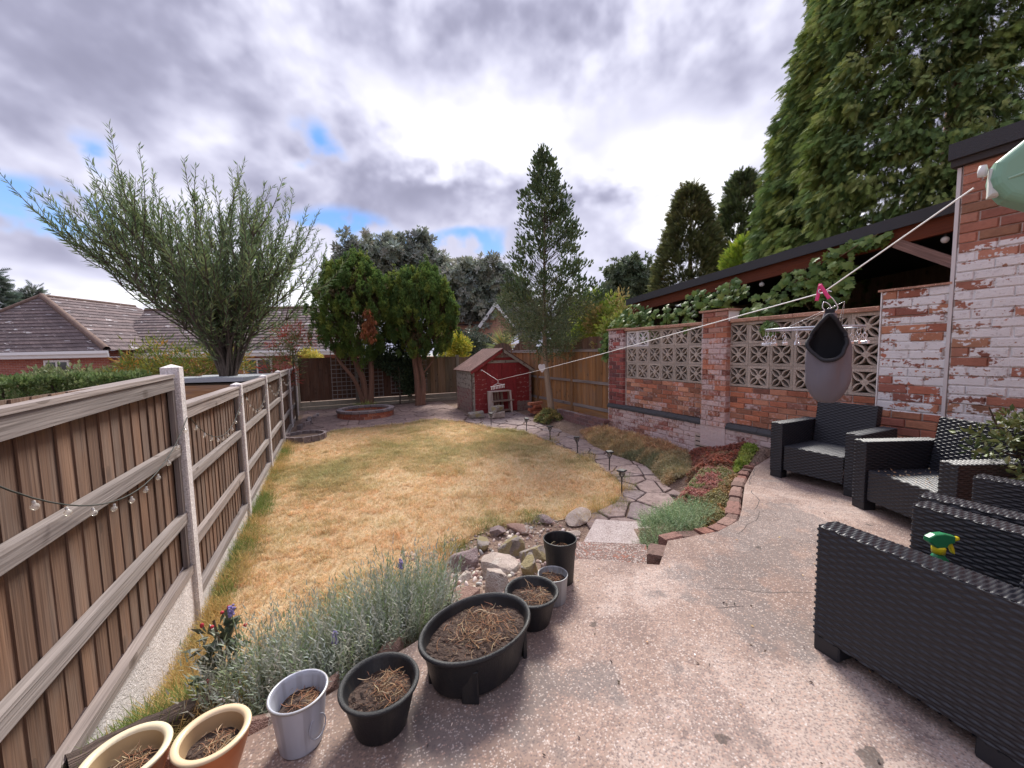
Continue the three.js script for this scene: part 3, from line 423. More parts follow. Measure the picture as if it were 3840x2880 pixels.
const screenGeo = (() => {
  const S = 0.147, a = 0.117, s = new THREE.Shape([[-S, -S], [S, -S], [S, S], [-S, S]].map(([x, y]) => new THREE.Vector2(x, y)));
  const lens = (W, t0, t1, side, n = 8) => { const o = []; for (let i = 0; i <= n; i++) { const t = t0 + (t1 - t0) * (i / n), w = W * Math.sin(Math.PI * clamp((t - 0.02) / 0.98)) * side, d = a * t; o.push([d - w * 0.7071, d + w * 0.7071]); } return o; };
  for (let q = 0; q < 4; q++) {
    const c = Math.cos(q * Math.PI / 2), d = Math.sin(q * Math.PI / 2), rot = ([x, y]) => new THREE.Vector2(x * c - y * d, x * d + y * c);
    const hole = [...lens(0.024, 0.2, 0.93, 1), ...lens(0.024, 0.2, 0.93, -1).reverse()]; s.holes.push(new THREE.Path(hole.map(rot)));
    const R = lens(0.043, 0.2, 0.97, 1), Lf = R.map(([x, y]) => [-x, y]); s.holes.push(new THREE.Path([...R, ...Lf.reverse()].map(rot)));
  }
  const g = new THREE.ExtrudeGeometry(s, { depth: 0.088, bevelEnabled: false }); g.translate(0, 0, -0.089); return boxUV(g);
})();
const screenMats = [[0.86, 0.76, 0.65], [0.76, 0.68, 0.58], [0.94, 0.84, 0.72]].map((c) => new THREE.MeshStandardMaterial({ map: concTex, color: C(...c), roughness: 0.95, bumpMap: rep(fineBump, 3, 3), bumpScale: 0.004 })), screenWhite = new THREE.MeshStandardMaterial({ map: concTex, color: C(1.35, 1.35, 1.35), roughness: 0.9 });
const darkStone = mat([0.055, 0.055, 0.06], 0.7, { bumpMap: rep(fineBump, 3, 3), bumpScale: 0.004 }), copeMat = new THREE.MeshStandardMaterial({ map: soilTex, color: C(2.1, 1.75, 1.65), roughness: 0.95, bumpMap: rep(fineBump, 2, 2), bumpScale: 0.006 });
{
  const w = thing('brick_wall', 'red brick garden wall with two rows of pierced concrete screen blocks and a dark ledge', 'wall', [WX, 0, WZ], -Math.PI / 2);
  core(0.01, 2.31, -0.4, 0.845, -0.22, -0.01, w); core(2.72, 4.46, -0.4, 0.845, -0.22, -0.01, w); core(0.01, 4.46, -0.42, 0.22, -0.01, 0.054, w);
  [...bPlinth].sort((a, b) => b[0] - a[0]).slice(0, 130).forEach((r) => brick(r, 0.066, 0.03, w));
  const rest = [...bPlinth].sort((a, b) => b[0] - a[0]).slice(130).map((r) => brick(r, 0.066, 0.03)); const st = mesh('brickwork', join(rest), brickMat, w); st.userData.kind = 'stuff';
  for (const r of [...bPan1, ...bPan2]) brick(r, 0.002, 0.03, w);
  for (const [a, b] of [[0.0, 2.3], [2.74, 4.4]]) { const n = Math.round((b - a) / 0.232), l = (b - a) / n; for (let i = 0; i < n; i++) { const s = new THREE.Shape([[-0.03, 0.222], [0.085, 0.222], [0.085, 0.252], [0.05, 0.298], [-0.03, 0.3]].map(([x, y]) => new THREE.Vector2(x, y))); const g = new THREE.ExtrudeGeometry(s, { depth: l - 0.008, bevelEnabled: true, bevelSize: 0.003, bevelThickness: 0.003, bevelSegments: 1 }); g.rotateY(-Math.PI / 2); g.translate(a + (i + 1) * l - 0.004, rr(-0.002, 0.002), 0); mesh('ledge_brick', boxUV(g), darkStone, w); } }
  const P1 = new THREE.Group(); P1.name = 'pillar'; w.add(P1); core(0.005, 0.455, 0.3, 1.8, -0.22, 0.04, P1); for (const r of bPil1) brick(r, 0.052, 0.04, P1); mesh('pillar_cap', boxUV(plank(-0.03, 0.5, 1.803, 1.835, -0.24, 0.075)), copeMat, P1);
  const P2 = new THREE.Group(); P2.name = 'pillar'; w.add(P2); core(2.305, 2.735, -0.1, 1.94, -0.24, 0.075, P2); for (const r of bPil2) brick(r, 0.088, 0.05, P2); mesh('pillar_cap', boxUV(plank(2.27, 2.77, 1.943, 1.972, -0.27, 0.11)), copeMat, P2); mesh('white_plate', boxUV(plank(2.737, 2.752, 1.79, 1.94, -0.22, 0.06)), mat([0.74, 0.72, 0.7], 0.8), P2);
  for (const u0 of [0.5, 2.71]) for (let i = 0; i < 6; i++) for (let j = 0; j < 3; j++) { const white = u0 < 1 && j === 2 && i < 2; const m = mesh('screen_block', screenGeo, white ? screenWhite : pick(screenMats), w); m.position.set(u0 + 0.15 + i * 0.298, 1.0 + j * 0.304, 0.0 + rr(-0.003, 0.003)); }
  const band = mat([0.36, 0.31, 0.28], 0.95); for (const u0 of [0.475, 2.74]) { for (let j = 0; j <= 2; j++) mesh('mortar_joint', plank(u0 + 0.03, u0 + 1.74, 1.0 + j * 0.304 + 0.147, 1.0 + j * 0.304 + 0.157, -0.08, -0.006), band, w); }
  for (const [a, b] of [[0.46, 2.3], [2.74, 4.46]]) { const n = 4, l = (b - a) / n; for (let i = 0; i < n; i++) { const g = block(l - 0.005, 0.05, 0.2, 0.006); g.translate(a + (i + 0.5) * l, 1.79 + rr(-0.003, 0.003), -0.06); mesh('coping', boxUV(g), copeMat, w); } }
  const slot = mat([0.025, 0.02, 0.02], 0.9), patch = mat([0.5, 0.4, 0.34], 0.95, { bumpMap: rep(fineBump, 2, 2), bumpScale: 0.01 });
  mesh('render_patch', plank(2.2, 2.72, -0.2, 0.06, 0.06, 0.0705), patch, w); for (let i = 0; i < 3; i++) mesh('vent_slot', plank(2.22, 2.68, 0.01 - i * 0.075, 0.026 - i * 0.075, 0.06, 0.073), slot, w);
}
const whitePaint = mat([0.78, 0.77, 0.76], 0.8);
{ // low painted pier between the screen and the outbuilding
  const w = thing('painted_pier', 'low brick pier with flaking white paint between screen blocks and outbuilding', 'wall', [WX, 0, WZ], -Math.PI / 2);
  core(4.47, 4.985, -0.14, 1.955, -0.24, -0.001, w); for (const r of bWhite) brick(r, 0.012, 0.03, w); mesh('coping', boxUV(plank(4.44, 4.988, 1.958, 1.978, -0.26, 0.03)), copeMat, w); mesh('edge_strip', plank(4.46, 4.47, 0.75, 1.955, -0.1, 0.016), whitePaint, w);
}
const roofFelt = mat([0.05, 0.052, 0.058], 0.9, { bumpMap: rep(fineBump, 4, 4), bumpScale: 0.006 });
{ // outbuilding of the house: wall along the patio, flat roof
  const h = thing('outbuilding', 'brick outbuilding with flaking white paint and black felt roof edge beside patio', 'building', [WX, 0, WZ], -Math.PI / 2);
  core(5.0, 6.42, -0.12, 3.0, -2.6, 0.009, h, 'wall');
  for (const r of bHouse) brick(r, 0.023, 0.03, h);
  mesh('corner_strip', limbStrip(), mat([0.62, 0.6, 0.6], 0.6), h);
  const roof = mesh('roof', boxUV(plank(4.93, 6.5, 3.06, 3.2, -2.7, 0.1)), roofFelt, h); mesh('fascia', boxUV(plank(4.94, 6.5, 3.0, 3.058, -2.65, 0.07)), mat([0.04, 0.035, 0.035], 0.8), roof);
}
function limbStrip() { return boxUV(plank(4.972, 4.998, 0.55, 2.99, -0.02, 0.026)); }
{ // rear wall of the house, just out of frame beside the camera
  const t = tex(512, 512, (u, v) => { const j = Math.floor(v * 14), x = u * 5 + (j % 2) * 0.5, i = Math.floor(x) % 5, fx = x - Math.floor(x), fy = v * 14 - j, n = fbm(u * 30, v * 30, 3, 4, 30, 30), h = GR[(i * 31 + j * 17) & 255]; if (fx < 0.04 || fy < 0.13) return [0.42, 0.36, 0.33]; return mixc([0.3, 0.11, 0.08], [0.45, 0.2, 0.13], h * 0.7 + n * 0.4); });
  const hw = thing('house_wall', 'red brick house wall behind the two armchairs at the picture edge', 'wall', [2.02, 0, -0.16]);
  mesh('wall', flatUV(plank(0, 3.2, -0.12, 3.4, 0, 0.3), (x, y, z) => [(x + z) / 1.15, y / 1.12]), new THREE.MeshStandardMaterial({ map: t, roughness: 0.95 }), hw);
}
// ---------------------------------------------------------------- neighbour's open lean-to behind the wall
{
  const l = thing('lean_to', 'dark open lean-to with black felt roof and red-brown beam behind the brick wall', 'lean-to', [0, 0, 0]);
  const redW = wmat(T_tan, [0.42, 0.2, 0.17]), pinkW = wmat(T_grey, [1.0, 0.72, 0.66]), inner = wmat(T_olive, [1, 0.95, 0.9]);
  const slope = (z) => 2.8 + (z + 1.89) * 0.078, prism = (x0, x1, y0, y1, za, zb) => { const g = plank(x0, x1, 0, 1, za, zb, 'z'), p = g.attributes.position; for (let i = 0; i < p.count; i++) { const k = p.getY(i); p.setY(i, slope(p.getZ(i)) + mix(y0, y1, k)); } g.computeVertexNormals(); return g; };
  mesh('roof', boxUV(prism(5.82, 9.2, -0.02, 0.05, -6.75, -1.75)), roofFelt, l); mesh('felt_edge', boxUV(prism(5.79, 5.818, -0.075, 0.055, -6.8, -1.75)), roofFelt, l);
  mesh('beam', prism(5.86, 5.93, -0.24, -0.025, -6.7, -1.75), redW, l);
  const brace = plank(-0.05, 0.05, -0.5, 0.5, -0.05, 0.05, 'y'); const b = mesh('brace', brace, pinkW, l); b.position.set(5.9, 2.36, -2.1); b.rotation.x = -0.98; b.scale.set(1, 0.66, 1);
  mesh('post', plank(5.85, 5.95, -0.4, 2.6, -1.86, -1.76, 'y'), redW, l); mesh('post', plank(5.86, 5.95, -0.4, 2.2, -6.6, -6.5, 'y'), redW, l);
  mesh('back_wall', plank(9.1, 9.2, -0.5, 2.72, -6.75, -1.75), inner, l); mesh('end_wall', plank(5.96, 9.1, -0.5, 2.35, -6.72, -6.64), inner, l); mesh('floor', plank(5.6, 9.1, -0.5, -0.42, -6.64, -1.7), inner, l); mesh('end_wall', plank(5.96, 9.1, -0.5, 2.73, -1.8, -1.76), inner, l);
  const gm = pmat([0.9, 0.88, 0.85], 0.15, { transmission: 0.4, thickness: 0 }), bg = new THREE.SphereGeometry(0.035, 12, 9), bc = lathe([[0.012, 0], [0.012, 0.03], [0.004, 0.035]], 8);
  [[-4.35, 'over the wide pillar'], [-3.95, 'between the vine clumps'], [-2.85, 'near the pegs'], [-2.0, 'by the brace']].forEach(([z, w]) => { const t = thing('festoon_bulb', `round white bulb hanging in the dark lean-to ${w}`, 'bulb', [5.93, slope(z) - 0.3, z], 0, 'bulbs in the lean-to'); const m = mesh('globe', bg, gm, t); mesh('cap', bc, darkStone, t).position.y = 0.03; });
}
// ---------------------------------------------------------------- shed
rnd = rngOf(51);
{
  const worn = (base, worn_, amt, seed, edge = 0) => tex(512, 512, (u, v) => { const a = fbm(u * 6, v * 24, 4, seed, 6, 24), b = fbm(u * 40, v * 40, 3, seed + 3, 40, 40), c = fbm(u * 5, v * 5, 4, seed + 9, 5, 5); return mixc(base.map((q) => q * (0.75 + 0.5 * c)), worn_.map((q) => q * (0.8 + 0.4 * b)), step(0.6 - amt, 0.75 - amt, a * 0.6 + b * 0.4 + (c - 0.5) * 0.3 + (edge && u < 0.03 ? edge * (1 - u / 0.04) : 0))); });
  const redM = new THREE.MeshStandardMaterial({ map: worn([0.24, 0.026, 0.027], [0.36, 0.2, 0.18], -0.07, 5, 0.26), roughness: 0.7, bumpMap: wb, bumpScale: 0.004 }), redD = new THREE.MeshStandardMaterial({ map: worn([0.25, 0.022, 0.026], [0.3, 0.1, 0.1], -0.08, 15), roughness: 0.65 }), greyM = new THREE.MeshStandardMaterial({ map: worn([0.33, 0.29, 0.25], [0.13, 0.09, 0.075], 0.03, 25, 0.3), roughness: 0.95 }), sideR = new THREE.MeshStandardMaterial({ map: worn([0.25, 0.18, 0.16], [0.2, 0.065, 0.06], 0.04, 35, 0.2), roughness: 0.95 }), felt = new THREE.MeshStandardMaterial({ map: worn([0.125, 0.056, 0.048], [0.19, 0.1, 0.085], 0.0, 45), roughness: 0.95, bumpMap: rep(fineBump, 5, 5), bumpScale: 0.006 });
  const s = thing('garden_shed', 'small weathered red timber shed with double doors and worn felt roof', 'shed', [3.55, -0.33, -10.5]), W = 1.82, D = 1.5, E = 1.25, P = 1.82;
  mesh('frame', plank(0.03, W - 0.03, 0.02, E, -D + 0.03, -0.03), mat([0.24, 0.18, 0.12]), s);
  const nB = 9, hb = E / nB;
  const clap = (x0, x1, z0, z1, y, m, axis) => { const g = axis === 'x' ? plank(x0, x1, 0, hb + 0.012, -0.008, 0.009, 'x', 0, rr(0, 9)) : plank(-0.009, 0.008, 0, hb + 0.012, z0, z1, 'z', 0, rr(0, 9)); const b = mesh('cladding_board', g, m, s); if (axis === 'x') { b.position.set(0, y, 0.002); b.rotation.x = 0.1; } else { b.position.set(-0.002, y, 0); b.rotation.z = 0.1; } };
  for (let i = 0; i < nB; i++) { clap(0.05, 0.42, 0, 0, i * hb, redM, 'x'); clap(1.36, W - 0.05, 0, 0, i * hb, i < 2 ? sideR : redM, 'x'); clap(0, 0, -D + 0.05, -0.05, i * hb, i > 4 ? greyM : sideR, 'z'); }
  for (let i = 0; i < nB; i++) { const g = plank(-0.006, 0.008, 0, hb + 0.01, -D + 0.05, -0.05, 'z', rr(0, 9), rr(0, 9)); const b = mesh('cladding_board', g, sideR, s); b.position.set(W + 0.002, i * hb, 0); b.rotation.z = -0.075; }
  for (const [x0, x1] of [[0, 0.05], [W - 0.05, W]]) mesh('corner_trim', plank(x0 - 0.008, x1 + 0.008, 0, E + 0.02, 0.0, 0.03, 'y', x0, 1), x0 ? sideR : greyM, s);
  for (const [x0, x1] of [[0.425, 0.885], [0.895, 1.355]]) { const d = new THREE.Group(); d.name = 'door'; s.add(d); for (let k = 0; k < 4; k++) { const w = (x1 - x0) / 4; mesh('door_board', plank(x0 + k * w, x0 + (k + 1) * w - 0.003, 0.03, 1.42, 0.012, 0.03 + (k % 2) * 0.002, 'y', rr(0, 9), rr(0, 9)), redD, d); } mesh('door_trim', plank(x0 - 0.002, x0 + 0.02, 0.03, 1.42, 0.031, 0.04, 'y', 0, 0), redD, d); if (x0 > 0.8) mesh('handle', plank(x0 + 0.04, x0 + 0.06, 0.7, 0.8, 0.035, 0.055), mat([0.05, 0.05, 0.05], 0.5, { metalness: 0.6 }), d); }
  const slopeY = (x) => E + (P - E) * (1 - Math.abs(x - W / 2) / (W / 2));
  const tri = (y0, y1, m, name, z1) => { const f = (y) => (W / 2) * (1 - (y - E) / (P - E)), a = f(y0), b = Math.max(0.001, f(y1)); const sh = new THREE.Shape([[W / 2 - a, y0], [W / 2 + a, y0], [W / 2 + b, y1], [W / 2 - b, y1]].map(([x, y]) => new THREE.Vector2(x, y))); const g = new THREE.ExtrudeGeometry(sh, { depth: z1, bevelEnabled: false }); mesh(name, flatUV(g, (x, y, z) => [x, y]), m, s); };
  tri(E, 1.424, redM, 'gable_board', 0.012); tri(1.43, 1.5, greyM, 'lintel', 0.03); tri(1.503, 1.58, redM, 'gable_board', 0.016); tri(1.583, P - 0.02, sideR, 'gable_board', 0.012);
  { const g = plank(W / 2 - 0.02, W / 2 + 0.02, 1.58, 1.76, 0.018, 0.028, 'y', 0, 0); mesh('gable_trim', g, greyM, s); }
  const back = plank(0.02, W - 0.02, 0, E, -D, -D + 0.02); mesh('back_wall', back, sideR, s);
  for (const sgn of [-1, 1]) { const run = W / 2 + 0.09, rise = (P - E) * run / (W / 2), len = Math.hypot(run, rise), a = Math.atan2(rise, run); const r = mesh('roof_slope', flatUV(plank(0, len, 0, 0.022, -D - 0.06, 0.1), (x, y, z) => [x * 0.9, z * 0.9 + sgn]), felt, s); r.position.set(W / 2, P + 0.01, 0); r.rotation.z = sgn > 0 ? -a : Math.PI + a; if (sgn < 0) r.position.y += 0.022; const bg = mesh('bargeboard', plank(0.005, len - 0.01, -0.075, -0.002, 0, 0.018, 'x', sgn, 0), sgn > 0 ? greyM : redM, s); bg.position.set(W / 2, P + 0.008, 0.082); bg.rotation.z = -sgn * a; if (sgn < 0) { bg.scale.x = -1; } }
  const hook = mesh('line_hook', wire(curve([V(0.22, E - 0.03, 0.03), V(0.24, E + 0.0, 0.07), V(0.25, E - 0.03, 0.1), V(0.25, E + 0.01, 0.11)], 10), 0.006), mat([0.7, 0.7, 0.7], 0.4, { metalness: 0.7 }), s);
}
// broken white crate leaning on the shed
{
  const t = thing('wooden_crate', 'small broken white-painted wooden shelf frame leaning against the shed doors', 'crate', [4.28, -0.3, -10.2], 0.12), wp = new THREE.MeshStandardMaterial({ map: T_grey, color: C(1.9, 1.8, 1.7), roughness: 0.9 }), w2 = new THREE.MeshStandardMaterial({ map: T_grey, color: C(1.25, 1.05, 0.9), roughness: 0.9 });
  const up = (x, w, z0, m, n = 'upright') => { const g = mesh(n, plank(-w / 2, w / 2, 0, 0.62, -0.018, 0.018, 'y', x, 0), m, t); g.position.set(x, 0, z0); g.rotation.x = -0.12; };
  up(-0.3, 0.05, 0.08, wp); up(0.3, 0.045, 0.08, wp); up(-0.33, 0.02, -0.1, w2); up(0.33, 0.02, -0.1, w2); up(-0.1, 0.07, -0.12, w2, 'slat'); up(0.12, 0.07, -0.12, w2, 'slat'); up(0.0, 0.07, -0.12, w2, 'slat');
  mesh('top_board', plank(-0.33, 0.33, 0.6, 0.625, -0.2, 0.02, 'x', 0, 0), wp, t); mesh('shelf', plank(-0.32, 0.4, 0.33, 0.36, -0.15, 0.06, 'x', 1, 0), w2, t); mesh('bottom_board', plank(-0.3, 0.33, 0.06, 0.085, -0.12, 0.07, 'x', 2, 0), w2, t); mesh('side_board', plank(-0.345, -0.325, 0.05, 0.6, -0.14, 0.05, 'y', 3, 0), wp, t);
}
// ---------------------------------------------------------------- rough stones
function rockGeo(sx, sy, sz, seed, facet = 0.2) {
  const g = new THREE.IcosahedronGeometry(1, 4), p = g.attributes.position, r = rngOf(seed), cuts = []; for (let i = 0; i < 13; i++) { const z = r() * 2 - 1, a = r() * 6.28, s = Math.sqrt(1 - z * z); cuts.push([V(s * Math.cos(a), z, s * Math.sin(a)), 0.5 + r() * 0.3]); }
  const v = V(), ox = r() * 50;
  for (let i = 0; i < p.count; i++) { v.fromBufferAttribute(p, i); for (const [n, d] of cuts) { const k = v.dot(n); if (k > d) v.addScaledVector(n, (d - k) * 0.99); } const q = 1 + (fbm(v.x * 2.1 + ox, v.y * 2.1 + v.z * 1.7 + ox, 4, 3) - 0.5) * facet; p.setXYZ(i, v.x * q * sx, v.y * q * sy, v.z * q * sz); }
  g.computeVertexNormals(); return boxUV(g, 1.6);
}
const rockTex = (a, b, moss, seed) => tex(512, 512, (u, v) => { const n = fbm(u * 8, v * 8, 5, seed, 8, 8), f = vn(u * 90, v * 90, 90, 90, seed + 2), m = fbm(u * 4, v * 4, 4, seed + 7, 4, 4); let c = mixc(a, b, clamp(n * 1.4 - 0.25 + (f - 0.5) * 0.35)); if (m > moss) c = mixc(c, [0.3, 0.24, 0.09], step(moss, moss + 0.06, m) * 0.7); if (m < 0.34) c = mixc(c, [0.55, 0.5, 0.44], 0.55); return c; });
const rockMats = [[[0.17, 0.12, 0.12], [0.36, 0.28, 0.27], 0.72], [[0.3, 0.24, 0.2], [0.58, 0.48, 0.42], 0.68], [[0.16, 0.14, 0.12], [0.36, 0.31, 0.27], 0.68], [[0.24, 0.14, 0.11], [0.4, 0.27, 0.22], 0.66]].map(([a, b, m], i) => new THREE.MeshStandardMaterial({ map: rockTex(a, b, m, 60 + i * 11), roughness: 0.95, bumpMap: rep(fineBump, 2, 2), bumpScale: 0.012 }));
{
  const L = [ // x, z, sizes, material, what sets it apart
    [0.98, -3.22, 0.17, 0.13, 0.13, 0, 'purple-grey boulder at the lawn edge of the rockery, beside the lavender'], [1.24, -3.5, 0.15, 0.08, 0.1, 2, 'dark lichened rock behind the purple-grey boulder'], [1.46, -3.66, 0.12, 0.09, 0.1, 0, 'angular brown rock where rockery meets yellow lawn'], [1.42, -3.2, 0.19, 0.16, 0.14, 2, 'tall mossy rock standing in the middle of the rockery'], [1.06, -2.66, 0.2, 0.13, 0.16, 1, 'broad pale rounded rock in the centre of the rockery'], [1.38, -2.7, 0.17, 0.12, 0.14, 2, 'yellow-mossed rock just behind the grey pot'], [0.9, -2.3, 0.13, 0.15, 0.1, 1, 'pale upright pointed rock behind the round black pot'], [0.68, -2.22, 0.16, 0.09, 0.12, 3, 'reddish brown rock beside the lavender and oval planter'], [1.56, -2.98, 0.14, 0.11, 0.12, 0, 'pinkish rock behind the tall black pot'], [1.7, -3.62, 0.22, 0.05, 0.1, 3, 'long low red-brown rock lying at the lawn edge'], [2.38, -3.55, 0.24, 0.1, 0.13, 1, 'long pale-topped rock by the step and path corner'], [2.02, -3.72, 0.18, 0.06, 0.1, 0, 'low grey rock half buried in yellow grass'], [2.1, -3.3, 0.15, 0.04, 0.1, 1, 'flat pink-grey stone beside the pale step slab'], [1.2, -2.42, 0.14, 0.1, 0.11, 2, 'dark mossy rock between the round and grey pots'], [1.2, -3.05, 0.09, 0.06, 0.07, 3, 'small brown stone in the rockery gap'], [1.62, -2.72, 0.07, 0.045, 0.06, 3, 'small rounded pink cobble near the tall black pot'], [1.5, -2.6, 0.1, 0.07, 0.09, 2, 'mossy cobble against the rim of the tall black pot'], [0.5, -2.32, 0.13, 0.06, 0.09, 0, 'dark flat rock tucked under the lavender edge'], [0.85, -2.85, 0.08, 0.05, 0.07, 1, 'pale fist-sized stone between boulder and lavender']];
  L.forEach(([x, z, a, b, c, m, label], i) => single('rock', label, 'rock', rockGeo(a * 0.88, b * 0.9, c * 0.88, 200 + i * 7), rockMats[m], [x, groundY(x, z) + b * 0.4, z], i * 1.3, 'rocks of the rockery'));
  const sm = [[3.42, -9.85, 0.2, 0.09, 0.14, 2, 'dark flat stone beside the two stacked blocks by the shed'], [3.9, -9.6, 0.19, 0.1, 0.13, 1, 'lower of two stacked pale stone blocks by the shed'], [3.92, -9.64, 0.17, 0.08, 0.12, 2, 'upper mossy stone block stacked by the shed door']];
  sm.forEach(([x, z, a, b, c, m, label], i) => { const g = rockGeo(a, b, c, 411 + i * 3, 0.15); single('stone_block', label, 'stone', boxUV(block(a * 2, b * 1.7, c * 2, 0.025, 0.02), 1.5), rockMats[m], [x, lawnY(z) + 0.03 + b * 0.85 + (i === 2 ? 0.17 : 0), z], i * 0.35 - 0.2, 'stones by the shed'); });
  // pebbles and rubble between the rocks
  const list = []; for (let i = 0; i < 900; i++) { const x = rr(0.5, 2.2), z = rr(-3.75, -2.2); if (inPoly(x, z, PATIO) || distPoly(x, z, PATIO_EDGE, true) < 0.08 || (x > 1.72 && z > -3.2)) continue; const s = rr(0.007, 0.024); list.push({ p: V(x, groundY(x, z) + s * 0.3, z), q: qTo(ballDir(), rr(0, 6)), s: V(s * rr(0.8, 1.6), s * 0.7, s), c: jitter(pick([[0.45, 0.36, 0.3], [0.35, 0.24, 0.19], [0.6, 0.54, 0.48], [0.28, 0.22, 0.19]]), 0.2) }); }
  instances('gravel', new THREE.IcosahedronGeometry(1, 1), mat([1, 1, 1], 0.95), list, scene, 'stuff').userData.label = 'small pebbles scattered between the rockery stones';
}
// ---------------------------------------------------------------- ring planter, half ring, low wall, brick stub, bed edging
const plainBrick = [[0.42, 0.15, 0.085], [0.34, 0.12, 0.08], [0.28, 0.12, 0.085], [0.46, 0.2, 0.12]].map((c) => new THREE.MeshStandardMaterial({ map: stoneTex, color: C(c[0] * 2.9, c[1] * 3.2, c[2] * 3.3), roughness: 0.95, bumpMap: rep(fineBump, 2, 2), bumpScale: 0.008 })), blueBrick = [[0.6, 0.62, 0.66], [0.5, 0.52, 0.56], [0.72, 0.7, 0.7]].map((c) => new THREE.MeshStandardMaterial({ map: stoneTex, color: C(...c), roughness: 0.85, bumpMap: rep(fineBump, 2, 2), bumpScale: 0.006 })), darkBrick = [[0.62, 0.42, 0.42], [0.5, 0.36, 0.38], [0.75, 0.5, 0.46]].map((c) => new THREE.MeshStandardMaterial({ map: stoneTex, color: C(...c), roughness: 0.95, bumpMap: rep(fineBump, 2, 2), bumpScale: 0.008 }));
function ringOf(parent, R, w, h, y, n, mats, name, a0 = 0, a1 = 2 * Math.PI) { for (let i = 0; i < n; i++) { const a = a0 + (i + 0.5) * (a1 - a0) / n, half = (a1 - a0) / n / 2 - 0.006 / R, r0 = R - w, s = new THREE.Shape([[r0, -half], [R, -half], [R, half], [r0, half]].map(([r, q]) => new THREE.Vector2(r * Math.cos(q), r * Math.sin(q)))); const g = new THREE.ExtrudeGeometry(s, { depth: h - 0.012, bevelEnabled: true, bevelSize: 0.005, bevelThickness: 0.005, bevelSegments: 1, bevelOffset: -0.005 }); g.rotateX(-Math.PI / 2); const m = mesh(name, boxUV(g), pick(mats), parent); m.position.y = y + 0.005; m.rotation.y = a; } }
{
  const t = thing('ring_planter', 'round brick planter with blue-grey coping on the paving below the conifers', 'planter', [0.82, lawnY(-11.7), -11.7]);
  ringOf(t, 0.74, 0.11, 0.08, 0.0, 22, plainBrick, 'brick'); ringOf(t, 0.74, 0.11, 0.08, 0.08, 22, plainBrick, 'brick', 0.14, 6.42); ringOf(t, 0.765, 0.15, 0.07, 0.162, 24, blueBrick, 'coping_brick');
  mesh('mortar', lathe([[0.64, 0], [0.64, 0.16], [0.725, 0.16], [0.725, 0]], 48), mat([0.4, 0.34, 0.3]), t); const so = mesh('soil', new THREE.CircleGeometry(0.64, 32).rotateX(-Math.PI / 2), soilMat, t); so.position.y = 0.1;
  const h = thing('edging_ring', 'low half-round dark edging ring against the fence at the lawn corner', 'edging', [-0.58, lawnY(-9.3), -9.35]); ringOf(h, 0.42, 0.06, 0.13, 0, 12, blueBrick, 'edging_brick', -0.4, 3.9); ringOf(h, 0.42, 0.06, 0.13, 0, 5, blueBrick, 'edging_brick', 3.95, 5.8);
  mesh('soil', new THREE.CircleGeometry(0.37, 20).rotateX(-Math.PI / 2), soilMat, h).position.y = 0.06;
  const e = thing('edging_row', 'broken row of old edging stones at the foot of the fence corner', 'edging', [-0.72, lawnY(-11.4), -11.4]); for (let i = 0; i < 6; i++) { const b = mesh('edging_stone', boxUV(block(0.3, 0.1, 0.09, 0.012, 0.01)), pick(blueBrick), e); b.position.set(rr(-0.04, 0.05) + i * 0.05, 0.05, 0.9 - i * 0.36); b.rotation.set(rr(-0.1, 0.1), Math.PI / 2 + rr(-0.35, 0.2), rr(-0.1, 0.1)); }
  const lw = thing('low_wall', 'low dark brick retaining wall below the tan fence', 'wall', [5.12, -0.42, -8.35]);
  mesh('mortar', plank(-0.08, 0.04, 0, 0.39, -0.1, 1.72), mat([0.25, 0.21, 0.2]), lw);
  for (let j = 0; j < 5; j++) for (let i = 0; i < 8; i++) { const z0 = i * 0.225 - (j % 2 ? 0.11 : 0); if (z0 > 1.62) continue; const b = mesh('brick', boxUV(block(0.13, 0.07, 0.213, 0.006, 0.003)), pick(darkBrick), lw); b.position.set(-0.024 + rr(-0.004, 0.004), 0.04 + j * 0.079, z0 + 0.1); }
  const st = thing('brick_stack', 'short stub of old stacked bricks between shed and tree', 'bricks', [5.02, -0.36, -9.55], 0.2); for (let j = 0; j < 5; j++) for (let i = 0; i < 2; i++) { const b = mesh('brick', boxUV(block(0.225, 0.072, 0.11, 0.008, 0.004)), pick([...plainBrick, ...darkBrick]), st); b.position.set((j % 2 ? 0 : (i - 0.5) * 0.24), 0.04 + j * 0.079, (j % 2 ? (i - 0.5) * 0.12 : 0)); if (j % 2) b.rotation.y = 0; }
  // curved brick edging of the bed
  const ed = thing('bed_edging', 'curved row of worn red bricks set along the patio edge of the bed', 'edging'); const C3 = new THREE.CatmullRomCurve3(PATIO_EDGE.slice(8).map(([x, z]) => V(x, 0, z))); const n = 21;
  const edM = [[0.23, 0.14, 0.115], [0.2, 0.135, 0.115], [0.26, 0.185, 0.155], [0.17, 0.12, 0.1], [0.25, 0.13, 0.1]].map((c) => new THREE.MeshStandardMaterial({ map: stoneTex, color: C(c[0] * 3, c[1] * 3.3, c[2] * 3.4), roughness: 0.95, bumpMap: rep(fineBump, 2, 2), bumpScale: 0.012 }));
  for (let i = 0; i < n; i++) { const p = C3.getPointAt((i + 0.5) / n), tg = C3.getTangentAt((i + 0.5) / n), b = mesh('brick', boxUV(block(C3.getLength() / n - rr(0.002, 0.022), 0.14, 0.112 + rr(-0.014, 0.012), 0.016, 0.011)), pick(edM), ed); b.position.set(p.x + tg.z * 0.064, -0.081 + rr(-0.012, 0.004), p.z - tg.x * 0.064); b.rotation.set(0, Math.atan2(-tg.z, tg.x) + rr(-0.09, 0.09), rr(-0.035, 0.035)); }
